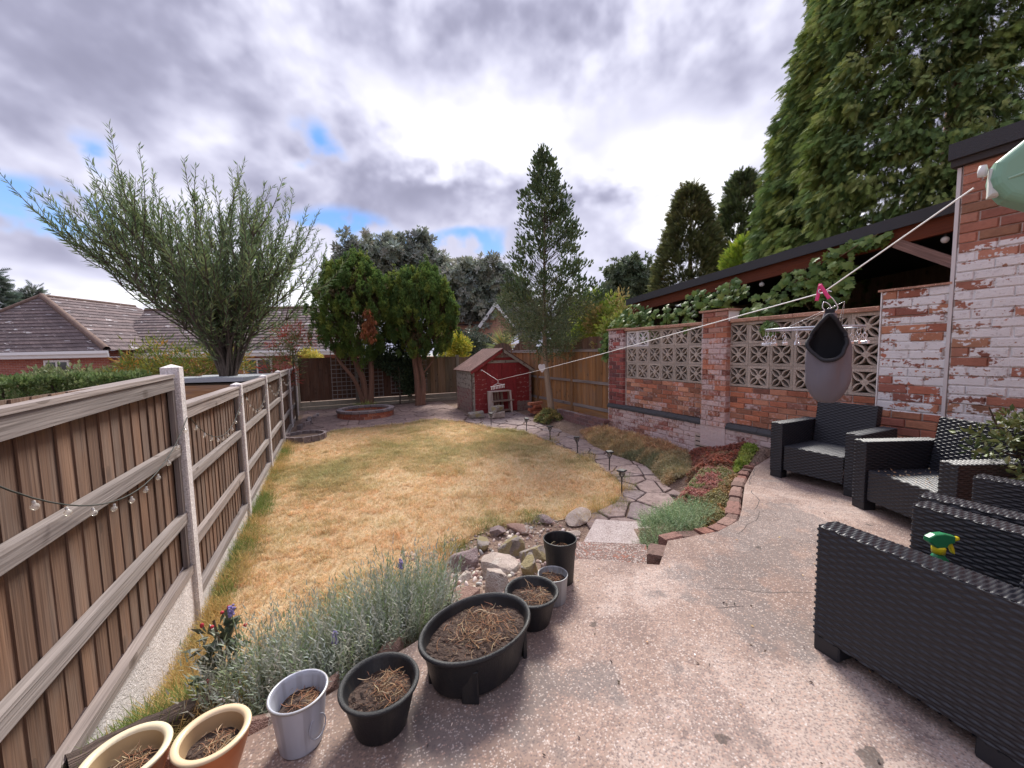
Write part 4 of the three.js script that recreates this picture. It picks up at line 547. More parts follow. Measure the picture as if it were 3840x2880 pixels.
  single('stone_block', 'single dark red block at the end of the bed edging by the steps', 'stone', boxUV(block(0.2, 0.22, 0.2, 0.016, 0.012), 1.2), edM[3], [2.06, -0.115, -2.03], 0.75);
}
// solar stake lights round the lawn
{
  const black = mat([0.02, 0.02, 0.022], 0.45), glass = pmat([0.8, 0.8, 0.8], 0.1, { transmission: 0.8, thickness: 0 });
  const at = [[3.33, -3.98, 'at the path bend nearest the steps'], [3.76, -4.78, 'second from the steps'], [3.86, -5.78, 'third from the steps'], [3.88, -6.78, 'fourth from the steps'], [3.86, -7.78, 'fifth from the steps'], [3.4, -8.75, 'nearest the shed']];
  const proto = thing('solar_light', '', 'garden light', [0, 0, 0], 0, 'solar stake lights along the path');
  mesh('stake', lathe([[0.0, -0.08], [0.008, -0.02], [0.009, 0.2], [0.012, 0.205], [0.012, 0.22], [0.0, 0.22]], 8), black, proto);
  const cage = []; for (let i = 0; i < 4; i++) { const a = i * Math.PI / 2, c = Math.cos(a), s = Math.sin(a); cage.push(wire(curve([V(0, 0.215, 0), V(c * 0.03, 0.235, s * 0.03), V(c * 0.036, 0.262, s * 0.036), V(c * 0.042, 0.292, s * 0.042)], 6), 0.0045, 4)); const b = a + 0.785; cage.push(wire([V(c * 0.03, 0.235, s * 0.03), V(Math.cos(b) * 0.036, 0.265, Math.sin(b) * 0.036), V(Math.cos(a + 1.57) * 0.042, 0.292, Math.sin(a + 1.57) * 0.042)], 0.004, 4)); }
  mesh('cage', join(cage), black, proto); mesh('lens', lathe([[0.0, 0.22], [0.018, 0.235], [0.03, 0.285]], 10), glass, proto);
  mesh('lid', block(0.1, 0.1, 0.022, 0.008).rotateX(Math.PI / 2).translate(0, 0.303, 0), black, proto);
  at.forEach(([x, z, w], i) => { const label = `black solar stake light ${w} at the lawn edge`, p = [x, lawnY(z) + 0.01, z]; if (!i) { proto.position.set(...p); proto.rotation.y = 0.4; proto.userData.label = label; } else copyOf(proto, p, 0.4 + i, label).rotation.z = rr(-0.05, 0.05); });
}
// ---------------------------------------------------------------- woven-look armchairs
rnd = rngOf(61);
const wicker = mat([0.017, 0.0185, 0.0255], 0.42), wickerFoot = mat([0.018, 0.019, 0.024], 0.55);
// rounded box whose faces carry the moulded weave; flat: faces left plain (as bit string of +x -x +y -y +z -z)
function wickerBox(w, h, d, ph = 0.0148, pc = 0.036, depth = 0.0076, skip = '') {
  const out = [], hw = [w / 2, h / 2, d / 2], R = 0.012, q = V(), pnt = V(), nrm = V();
  const faces = [['px', 0, 1, 2, 1], ['nx', 0, -1, 2, 1], ['py', 1, 1, 0, 2], ['ny', 1, -1, 0, 2], ['pz', 2, 1, 0, 1], ['nz', 2, -1, 0, 1]];
  for (const [name, ax, sg, A0, B0] of faces) {
    if (skip.includes(name)) continue;
    let A = A0, B = B0; if (ax === 1 && hw[2] > hw[0]) { A = 0; B = 2; } // on tops the strands run across the narrow way
    const la = hw[A] * 2, lb = hw[B] * 2, na = Math.max(4, Math.round(la / pc * 3)), nb = Math.max(4, Math.round(lb / ph * 5)), pos = [], idx = [];
    for (let j = 0; j <= nb; j++) for (let i = 0; i <= na; i++) {
      const a = (i / na - 0.5) * la, b = (j / nb - 0.5) * lb, v = [0, 0, 0]; v[ax] = sg * hw[ax]; v[A] = a; v[B] = b;
      const f = (b + lb / 2) / ph, row = Math.floor(f), t = f - row, prof = Math.sqrt(Math.max(0, 1 - (2 * t - 1) ** 2)), weave = 0.5 + 0.5 * Math.cos(Math.PI * ((a + la / 2) / pc + row));
      const disp = depth * prof * (0.2 + 0.8 * weave);
      pnt.set(...v); q.set(clamp(v[0], -hw[0] + R, hw[0] - R), clamp(v[1], -hw[1] + R, hw[1] - R), clamp(v[2], -hw[2] + R, hw[2] - R)); nrm.subVectors(pnt, q).normalize(); q.addScaledVector(nrm, R - depth + disp); pos.push(q.x, q.y, q.z);
    }
    const flip = (ax === 0 ? (A === 2 ? -sg : sg) : ax === 1 ? (A === 0 ? -sg : sg) : sg) > 0;
    for (let j = 0; j < nb; j++) for (let i = 0; i < na; i++) { const o = j * (na + 1) + i, r = o + na + 1; if (flip) idx.push(o, o + 1, r, o + 1, r + 1, r); else idx.push(o, r, o + 1, o + 1, r, r + 1); }
    const g = new THREE.BufferGeometry(); g.setAttribute('position', new THREE.Float32BufferAttribute(pos, 3)); g.setIndex(idx); g.computeVertexNormals(); out.push(g);
  }
  return mergeGeometries(out, false);
}
function armchair(label, pos, turn) { // faces local -z; origin on the floor under the middle
  const t = thing('wicker_armchair', label, 'armchair', pos, turn, 'black woven-look armchairs'); const W = 0.82, D = 0.66;
  const armG = wickerBox(0.13, 0.535, D, 0.0148, 0.036, 0.0076);
  for (const s of [-1, 1]) { const a = mesh('arm', armG, wicker, t); a.position.set(s * (W / 2 - 0.065), 0.065 + 0.2675, 0); }
  const seat = mesh('seat', join([wickerBox(W - 0.266, 0.27, 0.56, 0.0148, 0.036, 0.0065, 'pxnxny').translate(0, 0, 0)]), wicker, t); seat.position.set(0, 0.225, -0.035);
  const back = mesh('backrest', wickerBox(W - 0.27, 0.48, 0.1, 0.0148, 0.036, 0.0076), wicker, t); back.position.set(0, 0.56, 0.275); back.rotation.x = 0.16;
  const fg = block(0.118, 0.07, 0.11, 0.006); for (const sx of [-1, 1]) for (const sz of [-1, 1]) mesh('foot', fg, wickerFoot, t).position.set(sx * (W / 2 - 0.065), 0.036, sz * (D / 2 - 0.062));
  return t;
}
const chC = armchair('black woven armchair nearest the camera, holding the green spray bottle', [2.368, 0, -0.669], -0.105);
copyOf(chC, [3.27, 0, -0.68], 0, 'black woven armchair pushed up beside the one holding the spray bottle');
copyOf(chC, [4.66, 0, -2.33], Math.PI / 2, 'black woven armchair farthest from the house, backed against the brick wall');
copyOf(chC, [4.26, 0, -1.38], Math.PI / 2 - 0.42, 'black woven armchair with leaf litter on its seat beside the leafy shrub');
// spray bottle standing on the near chair
{
  const t = thing('spray_bottle', 'green spray bottle with yellow nozzle and trigger standing on armchair seat', 'spray bottle', [2.29, 0.362, -0.73], -0.42), gr = mat([0.012, 0.2, 0.075], 0.35), ye = mat([0.75, 0.62, 0.015], 0.4), S = (pts) => new THREE.Shape(pts.map(([x, y]) => new THREE.Vector2(x, y)));
  t.scale.setScalar(1.08); const body = lathe([[0, 0], [0.036, 0], [0.04, 0.006], [0.04, 0.1], [0.036, 0.125], [0.02, 0.15], [0.015, 0.165], [0.0, 0.165]], 24); body.scale(1.15, 1, 0.75); mesh('bottle', body, gr, t);
  mesh('collar', lathe([[0, 0.16], [0.02, 0.16], [0.021, 0.182], [0.017, 0.187], [0, 0.187]], 20), ye, t);
  const head = new THREE.ExtrudeGeometry(S([[-0.045, 0.213], [-0.03, 0.2], [-0.014, 0.188], [0.016, 0.188], [0.026, 0.203], [0.045, 0.206], [0.046, 0.226], [0.01, 0.236], [-0.025, 0.234], [-0.044, 0.224]]), { depth: 0.016, bevelEnabled: true, bevelSize: 0.005, bevelThickness: 0.006, bevelSegments: 3 }); head.translate(0, 0, -0.008); mesh('spray_head', head, gr, t);
  const noz = lathe([[0, 0], [0.011, 0], [0.009, 0.02], [0.006, 0.026], [0, 0.026]], 14); noz.rotateZ(-Math.PI / 2); noz.translate(0.049, 0.216, 0); mesh('nozzle', noz, ye, t);
  const trig = new THREE.ExtrudeGeometry(S([[0.034, 0.204], [0.044, 0.204], [0.058, 0.17], [0.06, 0.156], [0.052, 0.162], [0.042, 0.182]]), { depth: 0.008, bevelEnabled: true, bevelSize: 0.002, bevelThickness: 0.002, bevelSegments: 1 }); trig.translate(0, 0, -0.004); mesh('trigger', trig, ye, t);
}
// ---------------------------------------------------------------- pots along the patio edge
const potSoil = new THREE.MeshStandardMaterial({ map: soilTex, color: C(0.26, 0.235, 0.23), roughness: 1, bumpMap: rep(soilBump, 1, 1), bumpScale: 0.03 });
const straw = (() => { const p = []; for (let i = 0; i <= 5; i++) p.push(V(Math.sin(i * 0.7) * 0.12, i * 0.2 - 0.5, Math.cos(i * 0.9) * 0.06)); return limb(p, [0.022, 0.026, 0.024, 0.02, 0.016, 0.008], 4); })();
function soilTop(parent, a, b, y, th, strands, tint = 1, offx = 0, offz = 0) {
  const g = new THREE.CircleGeometry(1, 36, 0, 2 * Math.PI), pos = [0, 0.02, 0], idx = [], R = 7, N = 30; for (let r = 1; r <= R; r++) for (let i = 0; i < N; i++) { const q = i / N * 6.2832, k = r / R; pos.push(Math.cos(q) * k, 0, Math.sin(q) * k); }
  for (let i = 0; i < N; i++) { idx.push(0, 1 + (i + 1) % N, 1 + i); for (let r = 0; r < R - 1; r++) { const o = 1 + r * N + i, p = 1 + r * N + (i + 1) % N; idx.push(o, p, o + N, p, p + N, o + N); } }
  const c = Math.cos(th), s = Math.sin(th), ox = rnd() * 90; for (let i = 0; i < pos.length; i += 3) { const x = pos[i] * a, z = pos[i + 2] * b; pos[i] = x * c - z * s; pos[i + 2] = x * s + z * c; pos[i + 1] = y + (fbm(pos[i] * 16 + ox, pos[i + 2] * 16 + ox, 3, 6) - 0.5) * 0.045 + 0.012 * (1 - (x / a) ** 2 - (z / b) ** 2); }
  const gg = new THREE.BufferGeometry(); gg.setAttribute('position', new THREE.Float32BufferAttribute(pos, 3)); gg.setIndex(idx); gg.computeVertexNormals(); mesh('soil', flatUV(gg, (x, yy, z) => [x * 1.5 + ox, z * 1.5]), potSoil, parent);
  const list = []; for (let i = 0; i < strands * 3; i++) { const q = rr(0, 6.28), k = Math.sqrt(rnd()), x = Math.cos(q) * k * a * 0.86, z = Math.sin(q) * k * b * 0.86, up = rnd() < 0.05 ? 1 : 0.12, l = rnd() < 0.12 ? rr(0.035, 0.07) : rr(0.009, 0.026); const cl = Math.exp(-(((x - offx) / (a * 0.55)) ** 2) - ((z - offz) / (b * 0.6)) ** 2); if (rnd() > cl * 1.2) continue; list.push({ p: V(x * c - z * s, y + 0.012 + rr(0, 0.016) + up * l * 0.3, x * s + z * c), q: qTo(V(rr(-1, 1), up * rr(0.2, 1.2), rr(-1, 1)), rr(0, 6)), s: V(l, l, l), c: jitter(pick([[0.32, 0.15, 0.08], [0.36, 0.2, 0.1], [0.25, 0.12, 0.065], [0.3, 0.18, 0.1], [0.5, 0.38, 0.24]]), 0.2) }); }
  instances('straw', straw, mat([1, 1, 1], 0.9), list, parent, 'stuff');
}
const potLathe = (r, h, tp, rim, wall = 0.008, seg = 48) => lathe([[0.001, 0.002], [r * tp - 0.006, 0.0], [r * tp, 0.006], [r - rim, h - 0.02], [r - rim, h - 0.016], [r, h - 0.013], [r + 0.002, h - 0.006], [r - 0.003, h], [r - 0.012, h], [r - rim - wall, h - 0.012], [r * tp - wall, 0.05], [0.001, 0.05]], seg);
const potTex = (base, streak, seed) => tex(512, 256, (u, v) => { const n = fbm(u * 18, v * 3, 4, seed, 18, 3), m = fbm(u * 8, v * 8, 4, seed + 5, 8, 8); return mixc(base.map((q) => q * (0.85 + 0.3 * m)), streak, step(0.55, 0.72, n) * 0.55 + step(0.62, 0.75, m) * 0.3); });
const blackP = new THREE.MeshStandardMaterial({ map: potTex([0.009, 0.01, 0.012], [0.03, 0.027, 0.024], 43), roughness: 0.48, bumpMap: rep(fineBump, 6, 3), bumpScale: 0.0012 });
{
  const G = 'plant pots along the patio edge';
  let t = thing('plant_pot', 'round black plastic pot with dry straw between metal bucket and oval planter', 'plant pot', [0.105, 0, -1.515], 0, G); mesh('pot', potLathe(0.147, 0.178, 0.66, 0.012), blackP, t); soilTop(t, 0.122, 0.122, 0.125, 0, 240, 1, 0.04, 0.01);
  t = thing('plant_pot', 'round black plastic pot with bare brown soil in front of the grey pot', 'plant pot', [0.895, 0, -1.78], 0, G); mesh('pot', potLathe(0.142, 0.17, 0.66, 0.012), blackP, t); soilTop(t, 0.118, 0.118, 0.125, 0, 200, 1, 0.02, 0.03);
  t = thing('plant_pot', 'tall straight black nursery pot standing beside the steps', 'plant pot', [1.225, 0, -2.035], 0, G); mesh('pot', lathe([[0.001, 0.002], [0.078, 0], [0.08, 0.005], [0.094, 0.215], [0.1, 0.218], [0.102, 0.262], [0.104, 0.268], [0.099, 0.27], [0.095, 0.262], [0.09, 0.205], [0.078, 0.06], [0.001, 0.06]], 40), blackP, t); soilTop(t, 0.085, 0.085, 0.185, 0, 90);
  t = thing('plant_pot', 'small pale grey cylinder pot between round black and tall black pots', 'plant pot', [1.085, 0, -1.885], 0, G); mesh('pot', lathe([[0.001, 0.002], [0.07, 0], [0.072, 0.004], [0.084, 0.152], [0.086, 0.155], [0.082, 0.156], [0.079, 0.15], [0.069, 0.06], [0.001, 0.06]], 40), new THREE.MeshStandardMaterial({ map: potTex([0.33, 0.34, 0.35], [0.2, 0.19, 0.18], 3), roughness: 0.5, metalness: 0.35 }), t); soilTop(t, 0.074, 0.074, 0.122, 0, 80);
  t = thing('metal_bucket', 'pale galvanised bucket pot with oval plaque, next to terracotta pot', 'bucket', [-0.172, 0, -1.57], 0.35, G);
  mesh('bucket', lathe([[0.001, 0.002], [0.07, 0], [0.073, 0.005], [0.093, 0.186], [0.098, 0.192], [0.1, 0.199], [0.096, 0.203], [0.091, 0.199], [0.087, 0.186], [0.069, 0.05], [0.001, 0.05]], 40), new THREE.MeshStandardMaterial({ map: potTex([0.44, 0.46, 0.52], [0.3, 0.3, 0.33], 13), roughness: 0.45, metalness: 0.25 }), t); mesh('rolled_rim', new THREE.TorusGeometry(0.097, 0.0045, 8, 44).rotateX(Math.PI / 2).translate(0, 0.197, 0), mat([0.3, 0.28, 0.26], 0.6, { metalness: 0.3 }), t); const pl = mesh('plaque', new THREE.TorusGeometry(0.034, 0.0022, 6, 28), mat([0.36, 0.37, 0.42], 0.5, { metalness: 0.2 }), t); pl.scale.set(1, 1.15, 1); pl.position.set(0.035, 0.09, 0.0795); pl.rotation.y = 0.4; pl.rotation.x = -0.1; soilTop(t, 0.08, 0.08, 0.135, 0, 150, 1, 0.02, 0.02);
  // oval planter
  t = thing('oval_planter', 'large black oval planter full of soil and dry straw on the patio edge', 'planter', [0.535, 0, -1.615], 0, G); const og = lathe([[0.001, 0.012], [0.78, 0.012], [0.81, 0.02], [0.93, 0.178], [0.93, 0.182], [0.985, 0.185], [1.005, 0.195], [0.99, 0.205], [0.95, 0.206], [0.9, 0.19], [0.8, 0.06], [0.001, 0.06]], 64); og.scale(0.272, 1, 0.2); og.rotateY(0.28); og.computeVertexNormals(); mesh('tub', og, blackP, t);
  for (const a of [0.5, 2.2, 3.7, 5.5]) { const x = Math.cos(a) * 0.222, z = Math.sin(a) * 0.162, c = Math.cos(-0.28), s = Math.sin(-0.28); const f = mesh('foot', block(0.07, 0.14, 0.02, 0.004), blackP, t); f.position.set((x * c - z * s) * 1.03, 0.072, (x * s + z * c) * 1.03); f.rotation.y = Math.atan2(x * c - z * s, x * s + z * c); f.rotation.x = 0; }
  soilTop(t, 0.24, 0.172, 0.155, -0.28, 620, 1, 0.03, 0.0);
  const terra = (label, pos, out, inn, rimc) => { const p = thing('terracotta_pot', label, 'plant pot', pos, 0, G); mesh('pot', lathe([[0.001, 0.002], [0.06, 0], [0.064, 0.006], [0.08, 0.05], [0.1, 0.11], [0.108, 0.148]], 44), out, p); mesh('rim', lathe([[0.108, 0.148], [0.112, 0.155], [0.109, 0.161], [0.098, 0.162], [0.09, 0.157], [0.088, 0.15]], 44), rimc, p); mesh('glazed_inside', lathe([[0.088, 0.15], [0.082, 0.11], [0.07, 0.06], [0.001, 0.06]], 44), inn, p); soilTop(p, 0.076, 0.076, 0.1, 0, 160, 1, 0.02, 0.01); return p; };
  const tc = new THREE.MeshStandardMaterial({ map: potTex([0.5, 0.16, 0.055], [0.38, 0.13, 0.06], 23), roughness: 0.4 }), cream = mat([0.72, 0.56, 0.36], 0.25), creamIn = mat([0.4, 0.27, 0.15], 0.45);
  terra('glossy terracotta pot with cream glazed rim beside the metal bucket', [-0.43, 0, -1.56], tc, creamIn, cream); const c2 = terra('cream glazed bowl-shaped pot at the bottom corner by the fence', [-0.665, 0, -1.59], tc, mat([0.47, 0.34, 0.19], 0.35), mat([0.76, 0.66, 0.46], 0.2)); c2.scale.set(1.05, 1, 1.05);
  t = thing('plant_pot', 'small black plastic pot squeezed between the two terracotta pots', 'plant pot', [-0.535, 0, -1.42], 0, G); mesh('pot', potLathe(0.062, 0.14, 0.75, 0.005, 0.005, 32), blackP, t); soilTop(t, 0.045, 0.045, 0.1, 0, 20);
}
// old log edging and broken edging stones behind the pots
{
  const bark = new THREE.MeshStandardMaterial({ map: rep(woodTex([0.07, 0.045, 0.035], [0.27, 0.2, 0.17], 20, 77), 2, 0.8), roughness: 1, bumpMap: rep(woodBump, 2, 1), bumpScale: 0.03 });
  const pts = curve([V(-0.93, -0.04, -1.84), V(-0.75, -0.06, -1.95), V(-0.52, -0.08, -2.04)], 10), g = limb(pts, pts.map((_, i) => 0.058 * (1 - i * 0.025) * rr(0.9, 1.1)), 14);
  const e1 = new THREE.CircleGeometry(0.055, 14); e1.lookAt(V(-1, 0, 0.6)); e1.translate(-0.93, -0.04, -1.84); const e2 = new THREE.CircleGeometry(0.045, 14); e2.lookAt(V(1, 0, -0.5)); e2.translate(-0.52, -0.08, -2.04);
  const log = thing('log', 'rotten grey log lying against the gravel board behind the cream pot', 'log'); mesh('bark', g, bark, log); mesh('cut_end', e1, oliveMats[2], log); mesh('cut_end', e2, oliveMats[2], log);
  [[-0.36, -1.73, 0.23, 'split brown edging stone behind the terracotta pot'], [-0.58, -1.72, 0.2, 'red edging stone behind the cream pot'], [-0.1, -1.8, 0.2, 'brown edging stone behind the metal bucket'], [0.2, -1.93, 0.2, 'low edging stone between bucket and oval planter']].forEach(([x, z, l, label], i) => single('edging_stone', label, 'stone', rockGeo(l / 2, 0.06, 0.055, 500 + i, 0.25), rockMats[3], [x, -0.02, z], 0.35 + i * 0.05, 'edging stones behind the pots'));
}
// ---------------------------------------------------------------- clothes line and what hangs on it
{
  const white = mat([0.85, 0.85, 0.82], 0.6), A = V(2.25, 2.0, -0.69), B = V(2.28, 1.683, -1.2), Cc = V(3.16, 0.825, -7.7), D = V(3.79, 0.93, -10.4);
  single('clothes_line', 'thin white washing line from green reel down to the shed', 'clothes line', wire([A, B, B.clone().lerp(Cc, 0.33).add(V(0, -0.02, 0)), B.clone().lerp(Cc, 0.66).add(V(0, -0.02, 0)), Cc, D], 0.003, 6), white);
  // reel: shell lying against the house wall, nose towards the garden
  const t = thing('line_reel', 'pale green plastic clothes line reel at the top corner beside the roof edge', 'clothes reel', [2.31, 2.0, -0.52], -1.15), shell = mat([0.2, 0.37, 0.26], 0.45), rib = mat([0.27, 0.45, 0.33], 0.4);
  const prof = [[-0.13, 0.005], [-0.125, 0.05], [-0.07, 0.1], [0.05, 0.14], [0.2, 0.145], [0.3, 0.1], [0.3, -0.1], [0.2, -0.125], [0.05, -0.12], [-0.04, -0.1], [-0.1, -0.06], [-0.125, -0.02]], s = new THREE.Shape(); s.splineThru; s.moveTo(...prof[0]); for (const p of prof.slice(1)) s.lineTo(...p); s.closePath();
  const g = new THREE.ExtrudeGeometry(s, { depth: 0.075, bevelEnabled: true, bevelThickness: 0.03, bevelSize: 0.03, bevelSegments: 5, bevelOffset: -0.012 }); g.translate(0, 0, -0.037); mesh('shell', g, shell, t);
  for (const [pts, n] of [[[V(-0.02, 0.05, 0.07), V(0.08, 0.03, 0.071), V(0.27, 0.07, 0.071)], 1], [[V(-0.11, -0.01, 0.066), V(-0.05, 0.0, 0.07), V(0.02, -0.03, 0.071), V(0.2, 0.0, 0.071)], 2], [[V(0.0, -0.06, 0.07), V(0.06, -0.05, 0.071), V(0.25, 0.0, 0.071)], 3], [[V(0.02, -0.1, 0.069), V(0.04, -0.06, 0.071), V(0.12, -0.03, 0.071)], 4]]) mesh('rib', wire(curve(pts, 12), 0.005, 6), rib, t);
  mesh('line_stop', lathe([[0, -0.02], [0.012, -0.018], [0.014, 0.0], [0.01, 0.02], [0, 0.022]], 12).translate(-0.165, 0.045, 0.02), mat([0.66, 0.66, 0.64], 0.4), t); mesh('nose', block(0.03, 0.1, 0.05, 0.008).translate(-0.135, -0.005, 0.02), mat([0.6, 0.62, 0.58], 0.5), t); mesh('bracket', plank(0.1, 0.18, -0.08, 0.08, -0.25, -0.06), mat([0.4, 0.42, 0.42], 0.5), t);
  // peg, carabiner, peg bag, ring hanger
  const chrome = mat([0.72, 0.72, 0.74], 0.25, { metalness: 0.9 }), pink = mat([0.7, 0.045, 0.2], 0.45), peg = thing('clothes_peg', 'bright pink plastic peg clipped on the line above the grey bag', 'peg', [2.265, 1.69, -1.2], -1.1);
  for (const [a, b] of [[0.5, 1], [-0.15, -1]]) { const m = mesh('jaw', block(0.016, 0.085, 0.012, 0.004), pink, peg); m.rotation.z = a; m.position.set(b * 0.012, -0.005, b * 0.007); } mesh('spring', new THREE.TorusGeometry(0.012, 0.0025, 6, 16), chrome, peg);
  const bag = thing('peg_bag', 'grey fabric peg bag with black-rimmed open mouth hanging from the line', 'peg bag', [2.345, 1.59, -1.2], -1.1), grey = mat([0.15, 0.135, 0.155], 0.9, { side: THREE.DoubleSide }), blackF = mat([0.012, 0.012, 0.016], 0.75, { side: THREE.DoubleSide });
  mesh('hook', wire(curve([V(0.0, 0.0, 0), V(0.0, 0.03, 0), V(-0.025, 0.05, 0.0), V(-0.03, 0.02, 0), V(0.0, -0.0, 0), V(0.03, 0.01, 0), V(0.012, 0.06, 0), V(-0.012, 0.09, 0), V(-0.012, 0.105, 0), V(0.003, 0.1, 0)], 36), 0.0028), chrome, bag);
  { // body: rounded sack, wide at the bottom, front lip falling open
    const N = 44, M = 30, P = (i, j) => { const a = (i / N) * 2 * Math.PI, k = j / M, y = -0.47 + k * 0.46, w = 0.088 * Math.pow(Math.sin(Math.min(1, (k + 0.02) * 3.4) * Math.PI / 2), 0.45) * (1 - 0.7 * step(0.62, 1.02, k)), d = 0.075 * Math.pow(Math.sin(Math.min(1, (k + 0.02) * 3) * Math.PI / 2), 0.5) * (1 - 0.5 * step(0.55, 1, k)); const f = 1 + 0.07 * Math.sin(a * 4 + k * 5) * step(0, 0.4, k) + 0.11 * (Math.abs(Math.sin(a * 2.5 + 0.6 + k * 1.4)) - 0.6) * step(0.05, 0.3, k) + 0.05 * (Math.abs(Math.sin(a * 6 - k * 7)) - 0.5); return [Math.cos(a) * w * f, y, Math.sin(a) * d * f]; };
    const pos = [], idx = [], open = (i, j) => { const a = ((i + 0.5) / N) * 2 * Math.PI, k = (j + 0.5) / M, dx = Math.cos(a) / 0.93, dy = (k - 0.73) / 0.25; return Math.sin(a) > 0.02 && dx * dx * (k > 0.73 ? 0.75 : 1) + dy * dy < 1; };
    for (let j = 0; j <= M; j++) for (let i = 0; i <= N; i++) pos.push(...P(i, j));
    for (let j = 0; j < M; j++) for (let i = 0; i < N; i++) { if (open(i, j)) continue; const o = j * (N + 1) + i, r = o + N + 1; idx.push(o, r, o + 1, o + 1, r, r + 1); }
    for (let i = 1; i < N - 1; i++) idx.push(0, i, i + 1);
    const bg = new THREE.BufferGeometry(); bg.setAttribute('position', new THREE.Float32BufferAttribute(pos, 3)); bg.setIndex(idx); bg.computeVertexNormals(); mesh('sack', bg, grey, bag);
    const lin = bg.clone(); lin.scale(0.955, 0.99, 0.93); lin.translate(0, -0.004, 0); mesh('lining', lin, blackF, bag);
    const rimP = []; for (let q = 0; q <= 40; q++) { const b = (q / 40) * 2 * Math.PI, x = Math.cos(b) * (Math.sin(b) > 0 ? 0.98 : 0.9), k = 0.73 + Math.sin(b) * 0.25, a = Math.acos(clamp(x, -0.98, 0.98)), e = P((a / (2 * Math.PI)) * N, k * M); rimP.push(V(e[0] * 1.04, e[1], e[2] * 1.05 + 0.004)); } mesh('rim', wire(rimP, 0.0095, 8), blackF, bag);
    mesh('hanger_loop', plank(-0.02, 0.02, -0.03, 0.012, -0.012, 0.012), blackF, bag);
  }
  const rg = thing('ring_hanger', 'round steel sock hanger with many small clips behind the peg bag', 'hanger', [2.68, 1.52, -1.46], 0.2); mesh('ring', new THREE.TorusGeometry(0.24, 0.0058, 8, 48).rotateX(Math.PI / 2), mat([0.42, 0.44, 0.5], 0.4, { metalness: 0.4 }), rg); mesh('cross_bar', wire([V(-0.24, 0, 0), V(0.24, 0, 0)], 0.004), chrome, rg);
  for (let i = 0; i < 4; i++) { const a = i * 1.57 + 0.6; mesh('hanging_wire', wire([V(Math.cos(a) * 0.18, 0, Math.sin(a) * 0.18), V(-0.2, 0.13, 0.2)], 0.0016, 4), chrome, rg); }
  const clipG = join([wire([V(0, 0, 0), V(0, -0.035, 0)], 0.0014, 4), wire(curve([V(0, -0.03, 0), V(0.01, -0.045, 0), V(0.004, -0.06, 0), V(0.012, -0.085, 0)], 8), 0.0022, 4), wire(curve([V(0, -0.03, 0), V(-0.01, -0.045, 0), V(-0.004, -0.06, 0), V(-0.012, -0.085, 0)], 8), 0.0022, 4), block(0.034, 0.018, 0.01, 0.002).translate(0, -0.086, 0)]);
  for (let i = 0; i < 20; i++) { const a = (i / 20) * 6.283, c = mesh('clip', clipG, chrome, rg); c.position.set(Math.cos(a) * 0.24, -0.004, Math.sin(a) * 0.24); c.rotation.y = -a + rr(-0.5, 0.5); c.rotation.z = rr(-0.12, 0.12); }
  const hg = thing('peg_hanger', 'small white hanger with a row of tiny pegs on the line before the shed', 'hanger', [3.17, 0.7, -7.72], 0.15), hw = mat([0.78, 0.76, 0.76], 0.5);
  mesh('hook', wire(curve([V(-0.01, 0.22, 0), V(0.02, 0.2, 0), V(0.02, 0.15, 0), V(0, 0.1, 0), V(-0.2, 0.02, 0)], 14), 0.006), hw, hg); mesh('arm', wire([V(0, 0.1, 0), V(0.21, 0.04, 0)], 0.006), hw, hg); mesh('bar', plank(-0.29, 0.3, 0.0, 0.022, -0.012, 0.012).rotateZ(0.1), hw, hg);
  const pg = block(0.026, 0.09, 0.012, 0.004); for (let i = 0; i < 9; i++) { const p = mesh('peg', pg, hw, hg); p.position.set(-0.26 + i * 0.066, -0.06 + (-0.26 + i * 0.066) * 0.1, 0); p.rotation.y = rr(-0.6, 0.6); }
  hg.scale.setScalar(0.58);
  const hs = new THREE.Shape(); hs.moveTo(0, -0.11); hs.bezierCurveTo(-0.04, -0.06, -0.09, -0.02, -0.085, 0.04); hs.bezierCurveTo(-0.08, 0.1, -0.02, 0.1, 0, 0.05); hs.bezierCurveTo(0.02, 0.1, 0.08, 0.1, 0.085, 0.04); hs.bezierCurveTo(0.09, -0.02, 0.04, -0.06, 0, -0.11);
  const heart = thing('heart_ornament', 'small white heart hanging in front of the tan fence beside the tree trunk', 'ornament', [4.72, 1.0, -8.6], -0.3); mesh('heart', new THREE.ExtrudeGeometry(hs, { depth: 0.012, bevelEnabled: true, bevelSize: 0.008, bevelThickness: 0.006, bevelSegments: 2 }), mat([0.75, 0.72, 0.74], 0.5), heart); mesh('string', wire([V(0, 0.05, 0.006), V(0.02, 0.7, 0.006)], 0.002, 4), hw, heart);
}
// ---------------------------------------------------------------- leaves
const leafShape = (pts, fold = 0.15) => { const t = []; for (let i = 0; i < pts.length - 1; i++) { const [w0, y0] = pts[i], [w1, y1] = pts[i + 1]; const c0 = [0, y0, -Math.sin(y0 * 2.4) * fold * 0.5], c1 = [0, y1, -Math.sin(y1 * 2.4) * fold * 0.5]; for (const s of [-1, 1]) { const a = [s * w0, y0, c0[2] + w0 * fold * 2], b = [s * w1, y1, c1[2] + w1 * fold * 2]; const push = (p, q, r) => (s > 0 ? t.push(p, q, r) : t.push(p, r, q)); if (w0 > 0) push(c0, a, b); if (w1 > 0 || w0 > 0) push(c0, b, c1); } } return triGeo(t); };
const G_willow = leafShape([[0.0, 0], [0.085, 0.4], [0.0, 1]], 0.2), G_oval = leafShape([[0.0, 0], [0.2, 0.28], [0.22, 0.6], [0.0, 1]], 0.25), G_small = leafShape([[0.0, 0], [0.27, 0.5], [0.0, 1]], 0.3);
